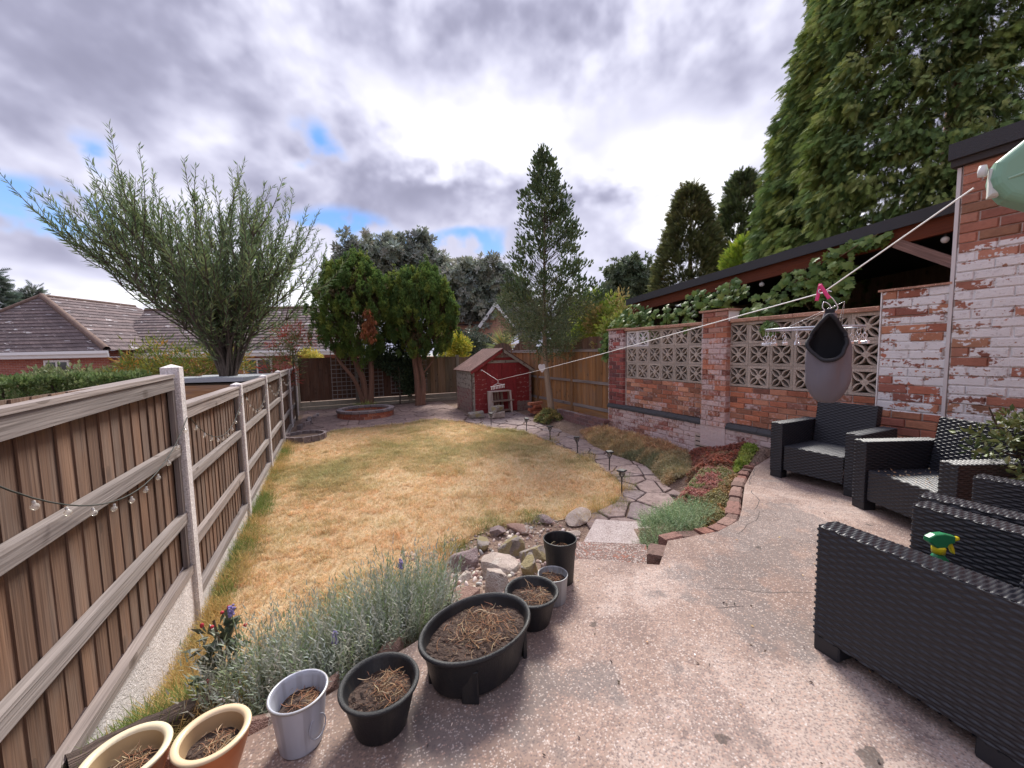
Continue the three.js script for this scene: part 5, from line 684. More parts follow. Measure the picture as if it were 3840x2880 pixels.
const G_spray = (() => { const t = []; const blade = (x, y, a, l, w, z) => { const dx = Math.sin(a), dy = Math.cos(a); t.push([x - dy * w, y + dx * w, z], [x + dy * w, y - dx * w, z], [x + dx * l, y + dy * l, z + 0.1 * l]); }; blade(0, 0, 0, 1, 0.05, 0); for (let i = 0; i < 5; i++) for (const s of [-1, 1]) { const y = 0.1 + i * 0.16 + (s > 0 ? 0.05 : 0); blade(0, y, s * 0.75, 0.46 - i * 0.055, 0.055, i * 0.015); } return triGeo(t); })();
const G_tip = (() => { const t = []; for (let i = 0; i < 9; i++) { const a = i * 2.4, l = 0.55 + 0.45 * ((i * 7) % 5) / 5, o = 0.1 + (i / 9) * 0.5, c = Math.cos(a), s = Math.sin(a), w = 0.07; t.push([-s * w, o * 0.3, c * w], [s * w, o * 0.3, -c * w], [c * 0.38 * l, o * 0.3 + l * 0.75, s * 0.38 * l]); } return triGeo(t); })();
const G_cluster = (() => { const t = []; for (let i = 0; i < 6; i++) { const a = i * 2.4, e = 0.2 + ((i * 5) % 6) * 0.18, d = V(Math.cos(a) * Math.cos(e), Math.sin(e), Math.sin(a) * Math.cos(e)), n = V().crossVectors(d, V(0.3, 1, 0.2)).normalize().multiplyScalar(0.2), m = d.clone().multiplyScalar(0.55), f = d.clone(); t.push([0, 0, 0], m.clone().add(n).toArray(), f.toArray(), [0, 0, 0], f.toArray(), m.clone().sub(n).toArray()); } return triGeo(t); })();
const M_leaf = leafMat({ color: C(1.8, 1.75, 1.8), transmission: 0.42 }), M_gloss = leafMat({ color: C(1.9, 1.85, 1.9), roughness: 0.45, transmission: 0.3, specularIntensity: 0.7 }), M_con = leafMat({ color: C(2.75, 2.65, 2.4), roughness: 0.85, transmission: 0.32, specularIntensity: 0.25 });
const barkTex = rep(woodTex([0.09, 0.065, 0.05], [0.26, 0.21, 0.17], 10, 91), 3, 0.6), barkMat = new THREE.MeshStandardMaterial({ map: barkTex, roughness: 1, bumpMap: rep(woodBump, 3, 0.7), bumpScale: 0.02 }), barkRed = new THREE.MeshStandardMaterial({ map: barkTex, color: C(1.6, 1.1, 0.95), roughness: 1, bumpMap: rep(woodBump, 3, 0.7), bumpScale: 0.02 }), barkPale = new THREE.MeshStandardMaterial({ map: barkTex, color: C(2.1, 2.0, 1.85), roughness: 1, bumpMap: rep(woodBump, 3, 0.7), bumpScale: 0.01 });
// leaves in clumps: at() gives [centre, outward]
function clumps(list, n, per, at, spread, size, cols, lift = 0.4, fan = 0.8) {
  for (let i = 0; i < n; i++) { const [c, o] = at(i), col = pick(cols), k = rr(0.75, 1.3);
    for (let j = 0; j < per; j++) { const d = ballDir(), p = V(c.x + d.x * spread * k * rnd(), c.y + d.y * spread * k * rnd(), c.z + d.z * spread * k * rnd()), dir = o.clone().multiplyScalar(1.1).add(V(d.x * fan, d.y * fan + lift, d.z * fan)).normalize(); list.push({ p, q: qTo(dir, rr(0, 6.28)), s: size * rr(0.65, 1.25), c: jitter(col, 0.22) }); } }
}
function trunkOf(parent, sets, m = barkMat, name = 'trunk') { mesh(name, join(sets.map(([pts, r0, r1, sides]) => { const c = curve(pts.map((p) => V(...p)), 14); return limb(c, c.map((_, i) => mix(r0, r1, i / 14) * (i === 0 ? 1.15 : 1)), sides || 9); })), m, parent); }
// ---------------------------------------------------------------- willow behind the long fence
rnd = rngOf(71);
{
  const base = V(-2.05, -0.6, -10.25), t = thing('willow_tree', 'tall feathery willow with upright leafy shoots standing behind the long fence', 'tree', base.toArray()), rx = V(0.91, 0, 0.414), fz = V(0.414, 0, -0.91);
  const L = [], sets = [], twigs = [];
  const dirOf = (a, e) => rx.clone().multiplyScalar(Math.sin(a)).add(fz.clone().multiplyScalar(e)).add(V(0, Math.cos(a), 0)).normalize();
  sets.push([[[0, 0, 0], [0.03, 0.8, 0], [0.05, 1.45, 0]], 0.19, 0.13]);
  const leafy = (pts, n, sz) => { for (let i = 0; i < n; i++) { const k = 0.12 + 0.88 * (i / n), f = k * (pts.length - 1), a = Math.floor(f), p = pts[a].clone().lerp(pts[Math.min(pts.length - 1, a + 1)], f - a), tg = pts[Math.min(pts.length - 1, a + 1)].clone().sub(pts[Math.max(0, a - 1)]).normalize(), side = ballDir(); side.addScaledVector(tg, -side.dot(tg)).normalize(); const d = tg.clone().multiplyScalar(1.1).addScaledVector(side, 0.85).normalize(); L.push({ p, q: qTo(d, rr(0, 6.28)), s: sz * rr(0.65, 1.15) * (1 - k * 0.25), c: jitter(pick([[0.11, 0.155, 0.075], [0.13, 0.18, 0.085], [0.085, 0.125, 0.06], [0.165, 0.21, 0.085]]), 0.2) }); } };
  const N = 44, mid0 = rx.clone().multiplyScalar(-0.3).add(V(0, 3.75, 0));
  for (let i = 0; i < N; i++) {
    const d = ballDir(), k = Math.cbrt(rr(0.25, 1)); d.y = Math.abs(d.y) * 1.2 - 0.35; d.x = clamp(d.x, -0.78, 0.95);
    const end = mid0.clone().addScaledVector(rx, d.x * 2.1 * k).addScaledVector(fz, d.z * 1.5 * k).add(V(0, d.y * 1.85 * k, 0)), s0 = V(0.05 + rr(-0.09, 0.09), 1.1 + rr(0, 0.5), rr(-0.09, 0.09));
    const m1 = s0.clone().lerp(end, 0.35).add(V(-(end.x - s0.x) * 0.12, 0.25, -(end.z - s0.z) * 0.12)).add(ballDir().multiplyScalar(0.12)), m2 = s0.clone().lerp(end, 0.7).add(V(0, 0.12, 0)).add(ballDir().multiplyScalar(0.18)), ctl = [s0, m1, m2, end], pts = curve(ctl, 16);
    sets.push([ctl.map((q) => q.toArray()), rr(0.016, 0.04), 0.005, 6]); leafy(pts.slice(6), 34, 0.17);
    for (let q = 0; q < 17; q++) { const b = pts[Math.min(16, 4 + Math.floor(rnd() * 12.9))], out = b.clone().sub(mid0).multiplyScalar(0.32), up = V(out.x, 0.85 + out.y * 0.4, out.z).add(ballDir().multiplyScalar(0.5)).normalize(), l = rr(0.5, 1.45) * (rnd() < 0.15 ? 1.25 : 1), m = b.clone().addScaledVector(up, l * 0.5).add(ballDir().multiplyScalar(0.14)), e = m.clone().addScaledVector(V(up.x * 0.8, up.y + 0.35, up.z * 0.8).normalize(), l * 0.55), c = curve([b, m, e], 8); twigs.push(limb(c, c.map((_, n) => mix(0.011, 0.003, n / 8)), 4)); leafy(c, Math.round(l * 33), 0.175); }
  }
  trunkOf(t, sets); mesh('twigs', join(twigs), barkMat, t); instances('crown', G_willow, M_leaf, L, t);
}
// ---------------------------------------------------------------- the two clipped conifers in front of the rear fence
function bushyConifer(label, x, z, crown, trunks, seed, brown) {
  rnd = rngOf(seed); const gy = lawnY(z), t = thing('conifer', label, 'tree', [x, gy, z]), L = [], [cx, cy, cz, rx, ry, rz] = crown, D = [];
  const at = (inner) => () => { const d = ballDir(); if (d.y < -0.2 && rnd() < 0.3) d.y = -d.y; const lob = 0.66 + 0.62 * fbm(d.x * 3.2 + seed, d.z * 3.2 + d.y * 1.2 + 9, 3, 5), k = lob * (inner ? rr(0.45, 0.85) : rr(0.9, 1.05)), p = V(cx + d.x * rx * k * (d.y < 0 ? 1 : 1 - d.y * d.y * 0.25), cy + d.y * ry * k, cz + d.z * rz * k); return [p, V(d.x * 0.5, d.y * 0.3 + 0.75, d.z * 0.5).normalize()]; };
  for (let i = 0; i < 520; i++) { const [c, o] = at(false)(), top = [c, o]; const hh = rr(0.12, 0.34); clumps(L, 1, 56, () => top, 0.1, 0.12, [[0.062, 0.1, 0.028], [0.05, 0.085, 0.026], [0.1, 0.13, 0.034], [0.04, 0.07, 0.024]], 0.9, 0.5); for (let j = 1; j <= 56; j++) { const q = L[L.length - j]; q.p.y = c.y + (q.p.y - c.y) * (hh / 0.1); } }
  clumps(L, 150, 24, at(true), 0.3, 0.2, [[0.045, 0.06, 0.02], [0.06, 0.05, 0.03]], 0.3, 0.9);  // inner clumps coloured darker than the outside: crown shade put into the colour
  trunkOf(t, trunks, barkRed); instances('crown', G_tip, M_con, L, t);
  if (brown) { clumps(D, 14, 16, () => [V(cx + 0.25 + rr(-0.18, 0.12), cy - 0.35 + rr(-0.55, 0.4), cz + rz * 0.98), V(0, -1, 0.3)], 0.12, 0.2, [[0.17, 0.07, 0.035], [0.13, 0.055, 0.03]], -0.6, 0.5); const b = instances('dead_spray', G_tip, M_con, D, t); b.userData.label = 'rusty brown dead branch hanging in the crown'; }
}
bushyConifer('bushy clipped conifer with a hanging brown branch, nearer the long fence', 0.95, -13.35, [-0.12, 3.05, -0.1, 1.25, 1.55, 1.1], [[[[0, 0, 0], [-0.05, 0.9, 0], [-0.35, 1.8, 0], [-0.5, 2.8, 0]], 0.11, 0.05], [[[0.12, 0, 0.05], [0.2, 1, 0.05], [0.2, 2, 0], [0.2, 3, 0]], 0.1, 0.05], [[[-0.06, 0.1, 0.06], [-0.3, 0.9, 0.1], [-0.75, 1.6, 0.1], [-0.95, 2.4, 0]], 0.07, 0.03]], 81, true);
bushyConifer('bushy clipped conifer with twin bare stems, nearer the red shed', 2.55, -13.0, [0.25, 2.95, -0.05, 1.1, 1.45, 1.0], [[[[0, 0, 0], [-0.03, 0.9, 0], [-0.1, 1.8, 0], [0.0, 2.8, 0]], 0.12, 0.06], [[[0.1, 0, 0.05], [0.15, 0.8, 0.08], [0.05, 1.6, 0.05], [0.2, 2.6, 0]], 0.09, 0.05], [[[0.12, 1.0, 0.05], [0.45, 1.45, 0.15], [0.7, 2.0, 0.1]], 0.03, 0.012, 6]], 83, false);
// ---------------------------------------------------------------- bay-like tree by the tan fence
rnd = rngOf(91);
{
  const t = thing('bay_tree', 'slim evergreen tree with pointed top and pale trunk beside the tan fence', 'tree', [4.97, -0.32, -8.6]), L = [], L2 = [], tw = [];
  trunkOf(t, [[[[0.02, 0, 0.03], [-0.06, 0.7, 0], [-0.14, 1.4, 0], [-0.17, 2.2, 0], [-0.15, 3.4, 0], [-0.12, 5.0, 0]], 0.09, 0.02]], barkPale);
  const cone = () => { const y = 2.9 + 3.55 * Math.pow(rnd(), 1.25), k = (y - 2.9) / 3.6, R = (1.02 * Math.pow(1 - k, 0.8) + 0.05) * rr(0.55, 1.06) * (0.8 + 0.45 * vn(y * 3, k * 9 + 3, 256, 256, 8)), a = rr(0, 6.28); const p = V(-0.12 + Math.cos(a) * R + 0.12 * (1 - k), y, Math.sin(a) * R); tw.push(wire([V(-0.13, y - R * 0.75, 0), p], 0.006, 3)); return [p, V(Math.cos(a) * 0.55, 0.85, Math.sin(a) * 0.55)]; };
  clumps(L, 330, 22, cone, 0.17, 0.095, [[0.05, 0.08, 0.03], [0.065, 0.1, 0.038], [0.08, 0.11, 0.045], [0.04, 0.06, 0.026]], 0.5, 0.9);
  clumps(L2, 300, 30, () => { const d = ballDir(), k = Math.pow(rnd(), 0.4); return [V(-0.1 + d.x * 1.3 * k, 2.62 + d.y * 0.95 * k, d.z * 0.95 * k), V(d.x * 0.5, 0.35, d.z * 0.5)]; }, 0.22, 0.095, [[0.1, 0.125, 0.06], [0.075, 0.1, 0.05], [0.12, 0.13, 0.07], [0.06, 0.085, 0.04]], 0.1, 1.0);
  clumps(L2, 40, 24, () => [V(rr(-0.5, 0.3), rr(1.55, 2.0), rr(-0.3, 0.4)), V(0, 0.2, 0)], 0.2, 0.085, [[0.07, 0.095, 0.045]], 0.1, 1.0);
  mesh('branches', join(tw), barkMat, t); instances('crown', G_oval, M_gloss, L, t); const lo = instances('lower_crown', G_willow, M_leaf, L2.map((o) => ({ ...o, s: o.s * 1.2 })), t); lo.userData.label = 'dull grey-green looser lower foliage';
}
// ---------------------------------------------------------------- tall cypress beyond the lean-to and other conifers
function cypress(name, label, base, H, R, y0, n, per, size, cols, seed, droop, pw = 0.75, group) {
  rnd = rngOf(seed); const t = thing(name, label, 'tree', base, 0, group), L = [], toCam = Math.atan2(-base[2], -base[0]);
  const at = (inner) => () => { const k = Math.pow(rnd(), 1.35), y = y0 + (H - y0) * k, a = toCam + rr(-1.75, 1.75), ripple = 0.86 + 0.3 * fbm(a * 3 + seed, y * 0.55 + seed, 4, 7), r = R * Math.pow(1 - (y / H) * 0.985, pw) * ripple * (inner ? rr(0.6, 0.9) : rr(0.92, 1.05)); return [V(Math.cos(a) * r, y, Math.sin(a) * r), V(Math.cos(a), droop, Math.sin(a)).normalize()]; };
  clumps(L, n, per, at(false), size * 1.25, size, cols, droop * 0.3, 0.5); clumps(L, Math.round(n * 0.45), Math.round(per * 0.7), at(true), size * 1.8, size * 1.1, cols.map((c) => [c[0] * 0.8, c[1] * 0.7, c[2] * 0.8]), 0, 0.9);  // deeper sprays use darkened greens, shade inside the crown painted as colour
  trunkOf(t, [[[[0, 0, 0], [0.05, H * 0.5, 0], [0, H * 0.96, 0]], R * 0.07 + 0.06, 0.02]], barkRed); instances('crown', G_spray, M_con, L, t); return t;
}
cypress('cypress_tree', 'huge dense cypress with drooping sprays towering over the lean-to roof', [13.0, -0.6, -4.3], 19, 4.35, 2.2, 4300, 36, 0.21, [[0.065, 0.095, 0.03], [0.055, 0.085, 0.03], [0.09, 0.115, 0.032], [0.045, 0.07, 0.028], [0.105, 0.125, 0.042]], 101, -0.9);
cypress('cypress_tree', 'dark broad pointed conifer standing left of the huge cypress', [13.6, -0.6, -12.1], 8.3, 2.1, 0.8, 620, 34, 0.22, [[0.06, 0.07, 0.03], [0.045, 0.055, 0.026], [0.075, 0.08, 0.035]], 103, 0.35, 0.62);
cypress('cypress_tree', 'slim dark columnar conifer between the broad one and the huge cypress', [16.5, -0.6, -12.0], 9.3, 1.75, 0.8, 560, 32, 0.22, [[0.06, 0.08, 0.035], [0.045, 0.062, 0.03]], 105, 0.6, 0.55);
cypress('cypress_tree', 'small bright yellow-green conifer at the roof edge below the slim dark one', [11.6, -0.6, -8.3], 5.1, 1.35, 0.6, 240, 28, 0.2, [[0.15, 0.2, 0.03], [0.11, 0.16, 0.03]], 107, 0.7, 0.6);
cypress('spruce_tree', 'distant blue-green spruce above the bungalow roof at the picture edge', [-26.5, -1, -50], 9.8, 4.4, 1, 210, 22, 0.6, [[0.06, 0.085, 0.075], [0.05, 0.07, 0.06]], 109, -0.05, 0.9);
cypress('spruce_tree', 'distant thin twin-topped conifer just above the bungalow ridge', [-26.0, -1, -55], 9.2, 1.9, 2, 100, 20, 0.6, [[0.07, 0.09, 0.08], [0.06, 0.075, 0.065]], 111, 0.5, 0.6);
// ---------------------------------------------------------------- loose broad-leaved trees and shrubs beyond the fences
function leafTree(name, label, base, balls, n, per, size, spread, cols, seed, trunkH, geo = G_cluster, m = M_leaf, cat = 'tree', group) {
  rnd = rngOf(seed); const t = thing(name, label, cat, base, 0, group), L = [];
  clumps(L, n, per, () => { const b = pick(balls), d = ballDir(), k = Math.pow(rnd(), 0.45) * (0.8 + 0.35 * fbm(d.x * 2 + seed, d.y * 2 + d.z * 2, 3, 4)); return [V(b[0] + d.x * b[3] * k, b[1] + d.y * b[4] * k, b[2] + d.z * (b[5] || b[3]) * k), V(d.x * 0.6, d.y * 0.4 + 0.3, d.z * 0.6)]; }, spread, size, cols, 0.15, 1);
  if (trunkH) trunkOf(t, [[[[0, 0, 0], [0.05 * trunkH, trunkH * 0.5, 0], [0, trunkH, 0]], 0.035 * trunkH, 0.012 * trunkH, 7], ...balls.slice(0, 6).map((b) => [[[0, trunkH * 0.55, 0], [b[0] * 0.5, (trunkH + b[1]) * 0.48, b[2] * 0.5], [b[0], b[1], b[2]]], 0.015 * trunkH, 0.004 * trunkH, 5])]); else trunkOf(t, [[[[0, 0, 0], [0, balls[0][1], 0]], 0.03, 0.015, 5]], barkMat, 'stem');
  instances('crown', geo, m, L, t); return t;
}
const FAR_HAZED = [[0.17, 0.19, 0.15], [0.15, 0.17, 0.135], [0.2, 0.215, 0.165], [0.13, 0.145, 0.12]];  // leaf colours made paler: distance haze is put into the colour
leafTree('birch_tree', 'tall loose grey-green tree far behind the clipped conifers', [6.2, -0.8, -33.3], [[-2, 9.4, 0, 2.3, 2.2], [0.6, 10, 0, 2.4, 2.0], [2.6, 8.6, 0, 2, 2.2], [-3.4, 7.6, 0, 1.6, 2.4], [0, 7, 0, 3, 2.4], [3.2, 5.6, 0, 1.8, 2.2]], 300, 26, 0.42, 0.7, FAR_HAZED, 121, 8);
leafTree('birch_tree', 'slender wispy tree top just left of the tall grey-green tree', [1.9, -0.8, -35], [[0, 9.6, 0, 1.0, 2.2], [-0.7, 7.6, 0, 1.2, 2.2], [0.6, 6.5, 0, 1.5, 2.4]], 90, 22, 0.4, 0.6, FAR_HAZED, 123, 8);
leafTree('far_tree', 'dense dark tree between the tall grey-green tree and the slim evergreen', [10.6, -0.8, -29], [[-1.8, 6.8, 0, 1.8, 2.2], [0.4, 7.4, 0, 2, 2], [2.2, 6, 0, 2, 2.4], [0, 4.4, 0, 3, 2.6], [4, 4.8, 0, 1.6, 2]], 300, 26, 0.36, 0.6, FAR_HAZED, 125, 6);
leafTree('far_tree', 'round-topped tree between the slim evergreen and the dark broad conifer', [15.4, -0.8, -17.7], [[-0.2, 6.0, 0, 1.3, 1.3], [0.5, 5.0, 0, 1.4, 1.6], [-1, 4.6, 0, 1.3, 1.6], [0, 3, 0, 1.9, 2]], 260, 28, 0.22, 0.4, [[0.075, 0.1, 0.055], [0.09, 0.115, 0.06], [0.06, 0.08, 0.045]], 127, 4.5);
leafTree('far_tree', 'low hazy green tree filling the gap right of the slim evergreen', [12.6, -0.8, -17.5], [[0, 3.9, 0, 1.2, 1.3], [-1.0, 3.2, 0, 1.2, 1.5]], 150, 26, 0.22, 0.4, [[0.085, 0.115, 0.06], [0.07, 0.095, 0.05]], 128, 3);
leafTree('climbing_shrub', 'bright lime-green leafy shrub spilling over the tan fence by the brick wall', [6.35, -0.4, -8.1], [[0, 2.5, 0, 0.75, 0.75], [-0.2, 2.1, 0.8, 0.7, 0.5], [0.1, 2.75, -0.7, 0.7, 0.7], [-0.1, 1.9, 1.3, 0.6, 0.4], [0.2, 2.0, -1.2, 0.6, 0.7]], 330, 26, 0.11, 0.2, [[0.17, 0.22, 0.035], [0.13, 0.18, 0.035], [0.2, 0.22, 0.06], [0.24, 0.2, 0.08]], 131, 0, G_small, M_leaf, 'shrub');
leafTree('yellow_shrub', 'golden yellow-green shrub glowing beside the clipped conifer above the rear fence', [4.5, -0.4, -15.3], [[0, 1.6, 0, 0.62, 0.95], [0.15, 2.05, 0, 0.42, 0.5]], 170, 26, 0.1, 0.18, [[0.3, 0.3, 0.04], [0.22, 0.25, 0.04], [0.36, 0.33, 0.06]], 133, 0, G_small, M_leaf, 'shrub');
leafTree('dark_shrub', 'large blue-grey evergreen shrub behind the shed roof', [6.6, -0.5, -19.2], [[0, 2.2, 0, 0.85, 1.0], [-0.9, 1.9, 0, 0.8, 0.9], [0.7, 1.8, 0, 0.8, 0.9]], 200, 26, 0.16, 0.26, [[0.075, 0.1, 0.07], [0.06, 0.08, 0.055], [0.1, 0.12, 0.085]], 135, 0, G_small, M_gloss, 'shrub');
leafTree('golden_shrub', 'small golden variegated shrub peeping over the rear fence corner', [-0.75, -0.5, -16.3], [[0, 1.6, 0, 0.5, 0.5]], 90, 24, 0.12, 0.18, [[0.38, 0.34, 0.1], [0.3, 0.3, 0.08]], 137, 0, G_small, M_leaf, 'shrub');
leafTree('orange_shrub', 'tall green shrub with orange-tinged tips left of the willow trunk', [-4.2, -0.6, -13.6], [[0, 1.9, 0, 0.95, 0.75], [0.8, 1.6, 0, 0.9, 0.8], [-0.5, 1.3, 0.2, 0.9, 0.7], [1.5, 1.9, -0.2, 0.7, 0.6]], 300, 24, 0.16, 0.24, [[0.14, 0.16, 0.03], [0.1, 0.13, 0.03], [0.3, 0.17, 0.04], [0.19, 0.19, 0.035], [0.08, 0.11, 0.03]], 139, 0, G_willow, M_leaf, 'shrub');
leafTree('grey_shrub', 'soft grey-green shrub in front of the bungalow window', [-6.1, -0.6, -13.9], [[0, 1.35, 0, 0.95, 0.55], [0.9, 1.2, 0, 0.8, 0.6], [-0.9, 1.1, 0, 0.7, 0.4]], 210, 22, 0.12, 0.22, [[0.13, 0.16, 0.075], [0.1, 0.13, 0.06], [0.16, 0.18, 0.09]], 141, 0, G_small, M_leaf, 'shrub');
leafTree('red_shrub', 'small shrub with red-tinged leaf tips right of the willow trunk', [-0.9, -0.5, -11.9], [[0, 2.3, 0, 0.5, 0.6], [-0.3, 1.6, 0, 0.5, 0.6]], 90, 22, 0.13, 0.2, [[0.12, 0.14, 0.05], [0.26, 0.06, 0.04], [0.09, 0.11, 0.045]], 143, 0, G_willow, M_leaf, 'shrub');
leafTree('climber', 'dark glossy climber on the trellis between the two conifer trunks', [2.05, -0.3, -13.62], [[0, 1.75, 0, 0.8, 0.45, 0.2], [0.35, 1.15, 0, 0.55, 0.5, 0.2], [-0.35, 1.5, 0, 0.5, 0.35, 0.2], [0.4, 0.75, 0, 0.3, 0.3, 0.15], [0, 2.35, 0, 0.7, 0.4, 0.2]], 230, 24, 0.12, 0.16, [[0.03, 0.05, 0.024], [0.04, 0.062, 0.03], [0.025, 0.04, 0.02]], 145, 0, G_small, M_gloss, 'climber');
{ // palm-like plant behind the shed
  rnd = rngOf(147); const t = thing('palm_plant', 'spiky palm-like plant with arching sword leaves behind the shed roof', 'plant', [7.2, -0.5, -16.6]), L = []; trunkOf(t, [[[[0, 0, 0], [0.03, 1.2, 0], [0, 2.1, 0]], 0.1, 0.08]], barkMat);
  for (let i = 0; i < 170; i++) { const d = ballDir(); if (d.y < -0.6) d.y *= -1; L.push({ p: V(0, 2.1 + d.y * 0.1, 0), q: qTo(V(d.x, d.y * 0.7 + 0.12, d.z), rr(0, 6)), s: V(0.3, rr(0.75, 1.15), 0.3), c: jitter(pick([[0.13, 0.17, 0.07], [0.17, 0.2, 0.09], [0.3, 0.25, 0.1]]), 0.2) }); } instances('leaf_crown', G_willow, M_leaf, L, t);
}
{ // clipped hedge of the neighbour
  rnd = rngOf(149); const t = thing('hedge', 'flat-topped clipped green hedge beyond the fence below the bungalow', 'hedge', [-5.2, -0.6, -10.7], 0.44), L = [];
  clumps(L, 760, 20, () => { const x = rr(-2.3, 1.55), top = rnd() < 0.55; if (rnd() < 0.3) return [V(x, rr(0.3, 1.55), rr(-0.35, 0.35)), V(0, 0.4, 0.6)]; return top ? [V(x, 1.62 + rr(-0.04, 0.05), rr(-0.45, 0.45)), V(0, 1, 0)] : [V(x, rr(0.4, 1.62), rr(0.38, 0.47)), V(0, 0.4, 0.9)]; }, 0.1, 0.085, [[0.1, 0.145, 0.05], [0.13, 0.18, 0.065], [0.08, 0.115, 0.04], [0.16, 0.2, 0.09]], 0.2, 0.9);
  for (let i = 0; i < 18; i++) { const x = -2.15 + i * 0.21, st = mesh('stem', wire(curve([V(x, 0, rr(-0.1, 0.1)), V(x + rr(-0.1, 0.1), 0.8, rr(-0.2, 0.2)), V(x + rr(-0.2, 0.2), 1.55, rr(-0.25, 0.25))], 6), 0.02, 5), barkMat, t); } instances('foliage', G_small, M_leaf, L, t);
}
// ---------------------------------------------------------------- grape vine over the wall: every leaf its own piece
{
  rnd = rngOf(151); const lobes = [[0, 0], [0.22, -0.12], [0.42, -0.02], [0.36, 0.16], [0.6, 0.3], [0.4, 0.42], [0.46, 0.66], [0.24, 0.62], [0, 1], [-0.24, 0.62], [-0.46, 0.66], [-0.4, 0.42], [-0.6, 0.3], [-0.36, 0.16], [-0.42, -0.02], [-0.22, -0.12]], tr = []; for (let i = 0; i < lobes.length; i++) { const a = lobes[i], b = lobes[(i + 1) % lobes.length], z = (p) => -0.22 * (p[0] ** 2 + (p[1] - 0.35) ** 2); tr.push([0, 0.35, 0.03], [a[0], a[1], z(a)], [b[0], b[1], z(b)]); }
  const leafG = triGeo(tr), LM = [[0.12, 0.2, 0.04], [0.09, 0.165, 0.035], [0.16, 0.24, 0.055], [0.07, 0.13, 0.03], [0.2, 0.27, 0.07]].map((c) => leafMat({ color: C(...c), roughness: 0.5, transmission: 0.35 }));
  const stemM = mat([0.14, 0.1, 0.05], 0.9);
  const vine = (label, spots, n, drop) => { const t = thing('grape_vine', label, 'vine', [0, 0, 0]); const stems = spots.map(([x, y, z, rx, ry, rz]) => { const c = curve([V(x + 0.15, y - ry * 1.2, z + rr(-0.2, 0.2)), V(x, y, z), V(x - 0.05, y + ry * 0.8, z + rr(-0.3, 0.3))], 8); return wire(c, 0.006, 4); }); mesh('stem', join(stems), stemM, t);
    for (let i = 0; i < n; i++) { const [x, y, z, rx, ry, rz] = pick(spots), d = ballDir(), k = Math.cbrt(rnd()), p = V(x + d.x * rx * k, y + d.y * ry * k, z + d.z * rz * k), m = mesh('leaf', leafG, pick(LM), t); m.position.copy(p); const f = V(-0.85 + rr(-0.5, 0.5), 0.55 + rr(-0.6, 0.5), 0.25 + rr(-0.7, 0.7)).normalize(); m.quaternion.setFromUnitVectors(V(0, 0, 1), f).multiply(new THREE.Quaternion().setFromAxisAngle(V(0, 0, 1), Math.PI + rr(-0.9, 0.9))); const s = rr(0.06, 0.125); m.scale.setScalar(s); } };
  vine('lime grape vine trailing over the far end of the brick wall', [[5.45, 1.88, -6.6, 0.18, 0.22, 0.32], [5.3, 1.5, -6.88, 0.08, 0.32, 0.15], [5.5, 1.98, -6.05, 0.17, 0.18, 0.32], [5.6, 2.1, -6.3, 0.2, 0.2, 0.4]], 270, 0);
  vine('grape vine along the coping just left of the wide pillar', [[5.5, 2.0, -5.3, 0.17, 0.2, 0.4], [5.55, 2.16, -4.75, 0.16, 0.22, 0.3], [5.62, 2.26, -4.25, 0.16, 0.2, 0.28], [5.36, 1.72, -5.65, 0.05, 0.16, 0.2], [5.36, 1.78, -4.75, 0.05, 0.1, 0.12]], 290, 0);
  vine('grape vine hanging from the lean-to beam above the pink peg', [[5.75, 2.42, -2.95, 0.14, 0.2, 0.26], [5.72, 2.1, -2.95, 0.14, 0.26, 0.27], [5.8, 2.62, -2.62, 0.08, 0.06, 0.25]], 230, 0);
  vine('grape vine on the coping just right of the wide pillar', [[5.7, 2.2, -3.35, 0.16, 0.26, 0.32], [5.65, 2.0, -3.65, 0.15, 0.2, 0.35], [5.5, 1.9, -3.75, 0.1, 0.1, 0.25], [5.26, 1.66, -3.4, 0.04, 0.08, 0.08]], 270, 0);
}
